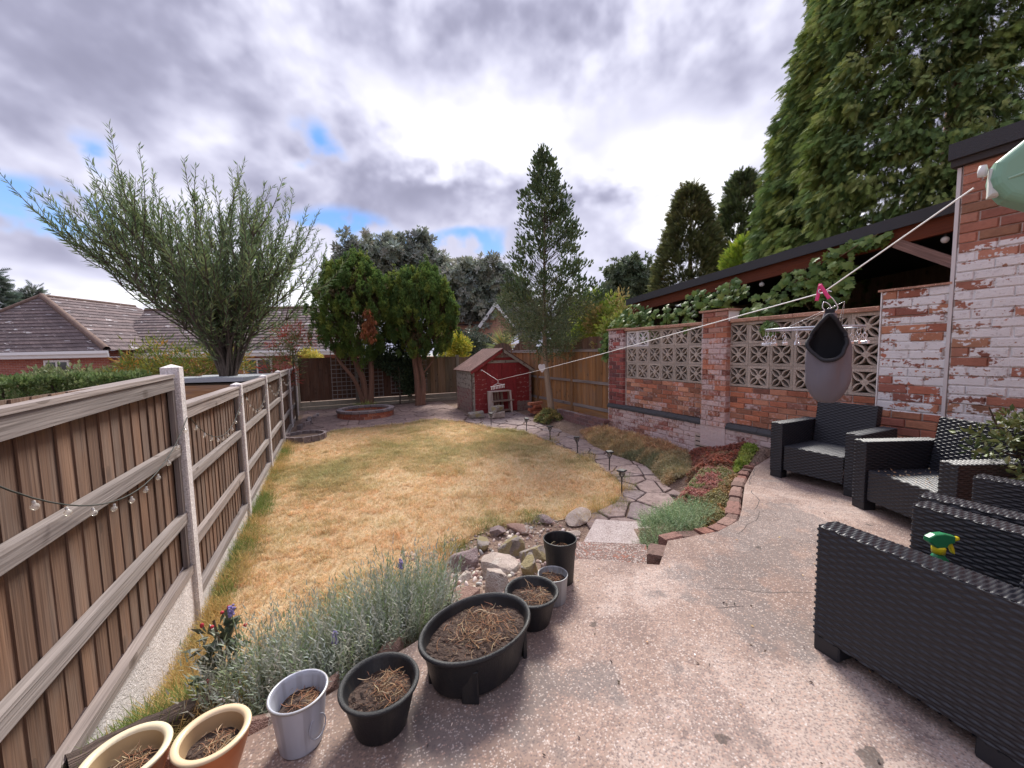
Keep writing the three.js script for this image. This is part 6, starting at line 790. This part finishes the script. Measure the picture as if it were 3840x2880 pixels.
// ---------------------------------------------------------------- lavender, flowers and ground cover
const G_sprig = (() => { const t = []; t.push([-0.008, 0, 0], [0.008, 0, 0], [0.02, 1, 0.03]); for (let i = 0; i < 14; i++) { const a = i * 2.4, y = 0.15 + i * 0.058, l = 0.11 * (1 - i * 0.03), c = Math.cos(a), s = Math.sin(a), w = 0.014; t.push([-s * w + 0.02 * y, y, c * w], [s * w + 0.02 * y, y, -c * w], [c * l + 0.02 * y, y + l * 0.85, s * l]); } return triGeo(t); })();
{
  rnd = rngOf(161); const t = thing('lavender', 'wide silvery-green lavender clump growing behind the pots', 'plant', [-0.05, -0.3, -2.05]), L = [], F = [];
  const heads = [[-0.38, -2.06, 0.4], [-0.2, -2.14, 0.44], [0.1, -2.24, 0.46], [0.32, -2.26, 0.5], [-0.18, -1.94, 0.32], [0.05, -2.02, 0.36], [0.25, -2.1, 0.4], [0.42, -2.32, 0.4]];
  for (let i = 0; i < 1900; i++) { const [hx, hz, h] = pick(heads), x = hx + rr(-0.17, 0.17), z = hz + rr(-0.13, 0.13); if (distPoly(x, z, PATIO_EDGE, true) < 0.07 || inPoly(x, z, PATIO)) continue; L.push({ p: V(x + 0.05, groundY(x, z) + 0.3, z + 2.05), q: qTo(V((x - hx) * 1.4 + rr(-0.22, 0.22), 1, (z - hz) * 1.2 + rr(-0.15, 0.25)), rr(0, 6)), s: V(0.26, h * rr(0.35, 1.15), 0.26), c: jitter(pick([[0.23, 0.25, 0.2], [0.19, 0.22, 0.165], [0.28, 0.3, 0.25], [0.15, 0.195, 0.1]]), 0.2) }); }
  instances('foliage', G_sprig, M_leaf, L, t);
  for (const [x, y, z] of [[-0.42, 0.55, -0.05], [0.0, 0.38, 0.1], [0.08, 0.26, 0.22], [-0.1, 0.22, 0.02], [0.35, 0.5, -0.2]]) { const s = mesh('flower_stalk', wire([V(x * 0.85, 0.05, z * 0.8), V(x, y, z)], 0.0025, 4), mat([0.2, 0.25, 0.12]), t); const b = []; for (let k = 0; k < 26; k++) { const d = ballDir(); b.push(new THREE.IcosahedronGeometry(0.006, 0).translate(x + d.x * 0.012, y + k * 0.0018 + d.y * 0.008, z + d.z * 0.012)); } mesh('flower', join(b), mat([0.24, 0.2, 0.42], 0.9), t); }
  const r = thing('red_flower', 'dark-leaved plant with small red flowers between fence and lavender', 'plant', [-0.56, -0.28, -2.2]), K = [], red = mat([0.42, 0.02, 0.035], 0.7); clumps(K, 16, 9, (i) => [V(rr(-0.05, 0.05), 0.12 + i * 0.021, rr(-0.05, 0.05)), V(0, 0.3, 0)], 0.05, 0.065, [[0.05, 0.065, 0.04], [0.07, 0.08, 0.05]], 0, 1.2); mesh('stem', wire([V(0, 0, 0), V(0.02, 0.25, 0), V(0.0, 0.48, 0.02)], 0.006), mat([0.12, 0.08, 0.05]), r); instances('foliage', G_small, M_gloss, K, r);
  for (let i = 0; i < 14; i++) { const f = mesh('flower', new THREE.IcosahedronGeometry(0.0085, 1), red, r), q = [[0.03, 0.5, 0], [0.0, 0.47, 0.05], [-0.05, 0.46, 0], [0.12, 0.42, 0.02], [-0.02, 0.25, 0.1], [0.1, 0.2, 0.1], [0.17, 0.22, 0.05], [-0.06, 0.12, 0.12], [-0.12, 0.08, 0.13], [-0.13, 0.05, 0.15], [0.05, 0.5, -0.03], [-0.05, 0.15, 0.14], [-0.16, -0.02, 0.25], [0.11, 0.18, 0.12]][i]; f.position.set(...q); f.scale.set(1, rr(0.8, 1.5), 1); }
}
function cover(label, geo, m, n, area, h, cols, seed, size, lift = 1, fan = 0.5) {
  rnd = rngOf(seed); const L = [], xs = area.map((p) => p[0]), zs = area.map((p) => p[1]); let guard = 0;
  while (L.length < n && guard++ < n * 12) { const x = rr(Math.min(...xs), Math.max(...xs)), z = rr(Math.min(...zs), Math.max(...zs)); if (!inPoly(x, z, area)) continue; const e = Math.min(1, distPoly(x, z, area) / 0.22), mound = h * Math.pow(e, 0.6) * (0.45 + 0.9 * fbm(x * 4.5 + seed, z * 4.5, 3, 6)), col = cols[Math.min(cols.length - 1, Math.floor(clamp(fbm(x * 3 + seed, z * 3 + 5, 3, 16) * 1.9 - 0.45) * cols.length))]; L.push({ p: V(x, groundY(x, z) + mound * rr(0.55, 1) - 0.01, z), q: qTo(V(rr(-fan, fan), lift, rr(-fan, fan)), rr(0, 6.28)), s: size * rr(0.6, 1.25), c: jitter(rnd() < 0.15 ? pick(cols) : col, 0.25) }); }
  instances('ground_cover', geo, m, L, scene, 'stuff').userData.label = label;
}
const G_heath = tuft(7, 1, 0.35, 0.05), G_rosette = (() => { const t = []; for (let i = 0; i < 7; i++) { const a = i * 2.4, c = Math.cos(a), s = Math.sin(a), l = 0.5, y = i * 0.08, w = 0.16; t.push([0, y, 0], [c * l * 0.6 - s * w, y + 0.15, s * l * 0.6 + c * w], [c * l, y + 0.24, s * l], [0, y, 0], [c * l, y + 0.24, s * l], [c * l * 0.6 + s * w, y + 0.15, s * l * 0.6 - c * w]); } return triGeo(t); })();
cover('dry brown heather mounds along the foot of the brick wall', G_heath, M_leaf, 6200, [[4.5, -5.0], [4.35, -5.6], [4.45, -6.2], [4.75, -7.0], [4.98, -6.75], [5.2, -6.6], [5.22, -4.6], [4.7, -4.6]], 0.17, [[0.26, 0.21, 0.11], [0.36, 0.28, 0.15], [0.42, 0.33, 0.18], [0.33, 0.22, 0.12]], 171, 0.075, 1, 1.1);
cover('greyish olive heather mounds beside the crazy paving', G_heath, M_leaf, 5200, [[4.0, -3.9], [4.42, -4.72], [4.4, -5.3], [4.8, -5.0], [5.0, -4.4], [4.6, -4.0], [4.25, -3.72]], 0.18, [[0.2, 0.185, 0.1], [0.26, 0.225, 0.125], [0.33, 0.265, 0.145], [0.16, 0.165, 0.09]], 173, 0.075, 1, 1.1);
cover('dark red low ground cover under the wall', G_rosette, M_leaf, 4200, [[4.1, -3.65], [4.6, -4.05], [5.0, -4.5], [5.2, -4.5], [5.2, -3.5], [4.75, -3.35], [4.3, -3.2]], 0.14, [[0.2, 0.07, 0.045], [0.15, 0.06, 0.04], [0.26, 0.1, 0.06], [0.16, 0.1, 0.05]], 175, 0.035, 1, 0.6);
cover('fresh green leafy weeds at the patio corner of the bed', G_cluster, M_leaf, 620, [[4.3, -3.12], [4.55, -3.3], [5.1, -3.6], [5.15, -3.42], [4.6, -3.18]], 0.16, [[0.2, 0.27, 0.05], [0.16, 0.22, 0.04], [0.26, 0.3, 0.08]], 177, 0.05, 1, 0.8);
cover('coral red and green sedum carpet beside the path', G_rosette, M_leaf, 6800, [[3.0, -2.95], [3.3, -3.2], [3.7, -3.42], [4.05, -3.6], [4.35, -3.2], [4.15, -3.0], [3.7, -2.75], [3.4, -2.55], [3.1, -2.6]], 0.15, [[0.2, 0.085, 0.06], [0.17, 0.09, 0.055], [0.15, 0.13, 0.05], [0.12, 0.125, 0.045], [0.23, 0.1, 0.08]], 179, 0.034, 1, 0.6);
cover('yellow-olive sedum hugging the curved brick edging', G_rosette, M_leaf, 4200, [[2.7, -2.2], [3.02, -2.26], [3.3, -2.46], [3.58, -2.66], [4.2, -2.98], [3.95, -3.05], [3.5, -2.85], [3.2, -2.75], [2.8, -2.55]], 0.15, [[0.19, 0.165, 0.045], [0.15, 0.13, 0.045], [0.2, 0.13, 0.05], [0.13, 0.12, 0.045]], 181, 0.034, 1, 0.6);
cover('feathery blue-green clump at the corner of the bed by the steps', G_sprig, M_leaf, 1500, [[2.22, -2.2], [2.6, -2.2], [2.95, -2.35], [3.05, -2.6], [2.85, -2.85], [2.5, -2.75], [2.28, -2.5]], 0.1, [[0.14, 0.21, 0.1], [0.1, 0.17, 0.08], [0.18, 0.24, 0.13]], 183, 0.17, 1, 0.8);
cover('yellow moss and sedum creeping over the step corner', G_rosette, M_leaf, 520, [[1.98, -2.1], [2.15, -2.2], [2.28, -2.42], [2.12, -2.36], [1.95, -2.18]], 0.2, [[0.3, 0.25, 0.05], [0.24, 0.2, 0.04], [0.2, 0.12, 0.04]], 185, 0.03, 1, 0.7);
cover('ivy and weeds round the foot of the slim evergreen tree', G_cluster, M_leaf, 420, [[4.55, -8.1], [5.05, -8.15], [5.1, -8.8], [4.7, -9.0], [4.5, -8.6]], 0.28, [[0.13, 0.14, 0.05], [0.2, 0.17, 0.06], [0.09, 0.11, 0.04], [0.24, 0.14, 0.07]], 187, 0.075, 1, 0.9);
cover('pale green fern tuft behind the ring planter', G_sprig, M_leaf, 160, [[0.7, -12.8], [1.2, -12.8], [1.2, -13.1], [0.7, -13.1]], 0.05, [[0.2, 0.27, 0.07], [0.26, 0.3, 0.09]], 189, 0.3, 1, 1.0);
{ // leafy shrub in a pot by the house wall
  rnd = rngOf(191); const t = thing('leafy_shrub', 'small-leaved evergreen shrub in a pot at the picture edge behind the armchairs', 'shrub', [4.45, -0.0, -0.95]), L = [];
  mesh('pot', potLathe(0.2, 0.32, 0.75, 0.015), blackP, t); mesh('soil', new THREE.CircleGeometry(0.17, 20).rotateX(-Math.PI / 2).translate(0, 0.27, 0), potSoil, t); trunkOf(t, [[[[0, 0.25, 0], [0.02, 0.5, 0], [-0.05, 0.8, 0]], 0.02, 0.008, 6], [[[0, 0.4, 0], [-0.15, 0.6, -0.05], [-0.38, 0.68, -0.08]], 0.012, 0.004, 5], [[[0, 0.45, 0], [-0.12, 0.75, -0.15], [-0.2, 0.95, -0.2]], 0.012, 0.004, 5]], barkMat, 'stem');
  clumps(L, 110, 13, () => { const b = pick([[0, 0.66, 0, 0.34, 0.2], [-0.25, 0.55, -0.05, 0.22, 0.1], [-0.1, 0.74, -0.15, 0.28, 0.12], [0.1, 0.5, 0.1, 0.25, 0.16], [0.05, 0.82, -0.1, 0.22, 0.08]]), d = ballDir(), k = Math.cbrt(rnd()); return [V(b[0] + d.x * b[3] * k, b[1] + d.y * b[4] * k, b[2] + d.z * b[3] * k), V(d.x * 0.5, 0.3, d.z * 0.5)]; }, 0.06, 0.05, [[0.1, 0.125, 0.045], [0.075, 0.1, 0.035], [0.14, 0.16, 0.065], [0.05, 0.075, 0.03]], 0.1, 1.0);
  instances('foliage', G_oval, M_gloss, L, t);
}
{ // fallen bits on the armchair seat and patio
  rnd = rngOf(193); const L = []; for (let i = 0; i < 60; i++) { const a = rr(-0.25, 0.25), b = rr(-0.3, 0.2), th = Math.PI / 2 - 0.42, x = a * Math.cos(th) + b * Math.sin(th), z = -a * Math.sin(th) + b * Math.cos(th); L.push({ p: V(4.26 + x, 0.366, -1.38 + z), q: qTo(V(rr(-1, 1), 0.15, rr(-1, 1)), rr(0, 6)), s: rr(0.012, 0.026), c: jitter(pick([[0.42, 0.3, 0.18], [0.3, 0.2, 0.12], [0.5, 0.42, 0.3]]), 0.2) }); }
  for (let i = 0; i < 260; i++) { const x = rr(-0.2, 4.2), z = rr(-2.3, -0.5); if (!inPoly(x, z, PATIO)) continue; L.push({ p: V(x, 0.004, z), q: qTo(V(rr(-1, 1), 0.1, rr(-1, 1)), rr(0, 6)), s: rr(0.006, 0.02), c: jitter(pick([[0.1, 0.08, 0.06], [0.06, 0.05, 0.045], [0.45, 0.32, 0.16], [0.6, 0.56, 0.5]]), 0.2) }); }
  instances('leaf_litter', G_small, M_leaf, L, scene, 'stuff').userData.label = 'tiny dry leaf fragments on the patio and an armchair seat';
}
// ---------------------------------------------------------------- neighbouring buildings
const CAMROT = -24.4 * RAD, rot = (X, Z) => [0.9107 * X + 0.4131 * Z, 0.4131 * X - 0.9107 * Z];   // a point X to the right and Z ahead of the garden door
const tileTex = tex(512, 512, (u, v) => { const i = Math.floor(u * 16), n = fbm(u * 24, v * 24, 3, 3, 24, 24), h = GR[(i * 37 + Math.floor(v * 8) * 11) & 255], l = fbm(u * 12, v * 12, 3, 13, 12, 12); let c = mixc([0.1, 0.075, 0.075], [0.2, 0.15, 0.145], h * 0.6 + n * 0.4); if (u * 16 - i < 0.06) c = c.map((q) => q * 0.5); if (l > 0.8) c = mixc(c, [0.42, 0.4, 0.4], step(0.8, 0.83, l)); return c; });
const tileMats = [[1, 1, 1], [0.88, 0.86, 0.88], [1.1, 1.06, 1.04]].map((c) => new THREE.MeshStandardMaterial({ map: tileTex, color: C(...c), roughness: 0.9, bumpMap: rep(fineBump, 6, 2), bumpScale: 0.02 }));
function roofFace(parent, EL, ER, RL, RR, n, name = 'tile_course') { // courses of tiles, each lapping over the one below
  const P = (s, t) => V(...EL).lerp(V(...ER), s).lerp(V(...RL).lerp(V(...RR), s), t), nrm = V().crossVectors(V(...ER).sub(V(...EL)), V(...RL).sub(V(...EL)).add(V(...RR).sub(V(...ER)))).normalize(); if (nrm.y < 0) nrm.negate();
  for (let i = 0; i < n; i++) { const t0 = i / n, t1 = (i + 1) / n + 0.01 / n, a = P(0, t0).addScaledVector(nrm, 0.035), b = P(1, t0).addScaledVector(nrm, 0.035), c = P(1, t1).addScaledVector(nrm, 0.006), d = P(0, t1).addScaledVector(nrm, 0.006), a0 = P(0, t0).addScaledVector(nrm, -0.004), b0 = P(1, t0).addScaledVector(nrm, -0.004);
    const w = a.distanceTo(b), g = new THREE.BufferGeometry(), v = [a, b, c, a, c, d, a0, b0, b, a0, b, a]; g.setAttribute('position', new THREE.Float32BufferAttribute(v.flatMap((q) => q.toArray()), 3)); const k = 1 / 3.6, o = (i % 2) * 0.03 + GR[i] * 0.3; g.setAttribute('uv', new THREE.Float32BufferAttribute([o, i * 0.125, o + w * k, i * 0.125, o + w * k, i * 0.125 + 0.12, o, i * 0.125, o + w * k, i * 0.125 + 0.12, o, i * 0.125 + 0.12, o, i * 0.125, o + w * k, i * 0.125, o + w * k, i * 0.125 + 0.01, o, i * 0.125, o + w * k, i * 0.125 + 0.01, o, i * 0.125 + 0.01], 2)); g.computeVertexNormals(); mesh(name, g, tileMats[(i * 7) % 3], parent); }
}
const bungBrick = new THREE.MeshStandardMaterial({ map: tex(512, 512, (u, v) => { const j = Math.floor(v * 14), x = u * 5 + (j % 2) * 0.5, i = Math.floor(x) % 5, fx = x - Math.floor(x), fy = v * 14 - j, h = GR[(i * 31 + j * 17 + 5) & 255]; if (fx < 0.045 || fy < 0.14) return [0.4, 0.31, 0.28]; return mixc([0.26, 0.07, 0.05], [0.4, 0.13, 0.085], h); }), roughness: 0.95 }), upvc = mat([0.78, 0.78, 0.78], 0.4), paneM = pmat([0.05, 0.06, 0.07], 0.05, { specularIntensity: 1 });
const ridgeM = new THREE.MeshStandardMaterial({ map: soilTex, color: C(0.75, 0.72, 0.76), roughness: 0.95 });
{
  const [bx, bz] = rot(-17.2, 17), b = thing('bungalow', 'brick bungalow with dark tiled hipped roof and white gutters beyond the long fence', 'bungalow', [bx, -0.9, bz], CAMROT);
  // local: x right, z towards the camera, origin at the hip corner on the ground
  const E1 = 2.72, uvb = (g) => flatUV(g, (x, y, z) => [(x + z) / 1.2, y / 1.05]);
  mesh('wall', uvb(plank(-9, -0.35, 0, E1, -0.6, -0.4)), bungBrick, b); mesh('wall', uvb(plank(-0.5, -0.35, 0, E1, -5, -0.6)), bungBrick, b); mesh('wall', uvb(plank(-0.5, 9.9, 0, E1 - 0.1, -2.2, -2.0)), bungBrick, b);
  const roof = new THREE.Group(); roof.name = 'roof'; b.add(roof);
  const ap = [-6.1, 5.55, -3.1], apB = [-5.6, 5.5, -7.5];
  roofFace(roof, [-9, E1, 0], [0, E1, 0], ap, ap, 17); roofFace(roof, [0, E1, 0], [1.2, E1, -7], ap, apB, 15);
  roofFace(roof, [-1.2, E1 - 0.08, -1.5], [10.2, E1 - 0.12, -1.5], [-3.2, 5.0, -5.5], [10.2, 4.95, -5.5], 15);
  const ridge = (p, q, r = 0.1) => mesh('ridge_tile', wire([V(...p), V(...q)], r, 7), ridgeM, roof); ridge([0, E1 + 0.05, 0], [ap[0], ap[1] + 0.02, ap[2]], 0.13); ridge([-9, E1 + 0.05, 0], [ap[0], ap[1] + 0.02, ap[2]], 0.1); ridge(ap, apB); ridge([-3.2, 5.02, -5.5], [10.2, 4.97, -5.5]);
  mesh('gutter', plank(-9, 0.08, E1 - 0.13, E1 - 0.005, 0.02, 0.13), upvc, b); mesh('fascia', plank(-9, 0.02, E1 - 0.28, E1 - 0.12, -0.06, 0.018), upvc, b); mesh('gutter', plank(-0.2, 10.3, E1 - 0.22, E1 - 0.12, -1.48, -1.38), upvc, b); mesh('fascia', plank(-0.3, 10.2, E1 - 0.36, E1 - 0.21, -1.56, -1.482), upvc, b); mesh('soffit', plank(-9, 0, E1 - 0.3, E1 - 0.27, -0.6, -0.06), upvc, b); mesh('soffit', plank(-0.3, 10.2, E1 - 0.39, E1 - 0.365, -2.1, -1.56), upvc, b);
  const win = (x, y, w, h, z) => { const g = new THREE.Group(); g.name = 'window'; g.position.set(x, y, z); b.add(g); for (const [x0, x1, y0, y1] of [[0, w, 0, 0.09], [0, w, h - 0.09, h], [0, 0.09, 0.09, h - 0.09], [w - 0.09, w, 0.09, h - 0.09], [w / 2 - 0.03, w / 2 + 0.03, 0.09, h - 0.09]]) mesh('frame', plank(x0, x1, y0, y1, 0, 0.07), upvc, g); mesh('pane', plank(0.09, w / 2 - 0.03, 0.09, h - 0.09, 0.02, 0.03), paneM, g); mesh('pane', plank(w / 2 + 0.03, w - 0.09, 0.09, h - 0.09, 0.02, 0.03), paneM, g); mesh('sill', plank(-0.06, w + 0.06, -0.08, 0, 0, 0.12), upvc, g); };
  win(-3.15, 1.3, 1.1, 1.05, -0.4); win(7.3, 1.3, 1.0, 0.95, -2.0); win(4.4, 1.3, 1.4, 0.95, -2.0);
}
{ // gabled house far behind the shed
  const [hx, hz] = rot(-2.0, 29), h = thing('gabled_house', 'distant house with white bargeboards on its gable behind the shed', 'house', [hx, -0.9, hz], CAMROT), W = 1.5;
  mesh('wall', plank(-3.5, 1.9, 0, 4.6, -4, -1), mat([0.36, 0.2, 0.14]), h); const g = new THREE.ExtrudeGeometry(new THREE.Shape([[-0.1, 0], [2.0, 0], [2.0, 4.3], [0.95, 5.7], [-0.1, 4.3]].map(([x, y]) => new THREE.Vector2(x, y))), { depth: 2, bevelEnabled: false }); g.translate(0, 0, -2); mesh('gable', g, mat([0.38, 0.21, 0.15]), h);
  roofFace(h, [-4, 4.3, -0.8], [0.2, 4.3, -0.8], [-4, 5.2, -2.4], [0.2, 5.2, -2.4], 5); roofFace(h, [-0.35, 4.15, 0.15], [-0.35, 4.15, -2.5], [0.95, 5.85, 0.15], [0.95, 5.85, -2.5], 8); roofFace(h, [2.25, 4.15, 0.15], [2.25, 4.15, -2.5], [0.95, 5.85, 0.15], [0.95, 5.85, -2.5], 8);
  for (const s of [-1, 1]) { const bb = mesh('bargeboard', plank(0, 2.15, -0.2, 0.02, 0.1, 0.16), upvc, h); bb.position.set(0.95, 5.85, 0.1); bb.rotation.z = s > 0 ? -0.917 : Math.PI + 0.917; if (s < 0) bb.scale.y = -1; }
}
{ // neighbour's clapboard store just over the fence
  const [sx, sz] = rot(-6.0, 7.9), s = thing('garden_store', 'low tan clapboard store with pale grey roof just over the fence', 'shed', [sx, -0.7, sz], CAMROT + 0.1), cl = wmat(T_tan, [1.15, 1.25, 1.5]);
  for (let i = 0; i < 15; i++) mesh('cladding_board', plank(-0.75, 0.55, i * 0.105, i * 0.105 + 0.112, -0.01, 0.01 + (i % 2) * 0.001, 'x', i, i), cl, s).rotation.x = 0.07; mesh('wall', plank(-0.75, 0.55, 0, 1.6, -1.2, -0.03), mat([0.2, 0.14, 0.09]), s);
  const r = mesh('roof', plank(-0.95, 0.68, -0.02, 0.06, -1.4, 0.12), mat([0.32, 0.34, 0.36], 0.7), s); r.position.y = 1.66; 
}
{ // dark fence panel by the hedge
  const [fx, fz] = rot(-7.6, 8.6), f = thing('boundary_fence', 'short run of dark fence boards between hedge and store', 'fence', [fx, -0.8, fz], CAMROT); for (let i = 0; i < 14; i++) mesh('board', plank(i * 0.125 - 0.6, i * 0.125 - 0.48, 0, 1.83 + rr(-0.01, 0.01), 0, 0.02 + (i % 2) * 0.01, 'y', i, i), pick(oliveMats), f); mesh('rail', plank(-0.6, 1.15, 1.4, 1.47, -0.06, -0.002, 'x'), oliveMats[1], f);
}
renderer.render(scene, camera);
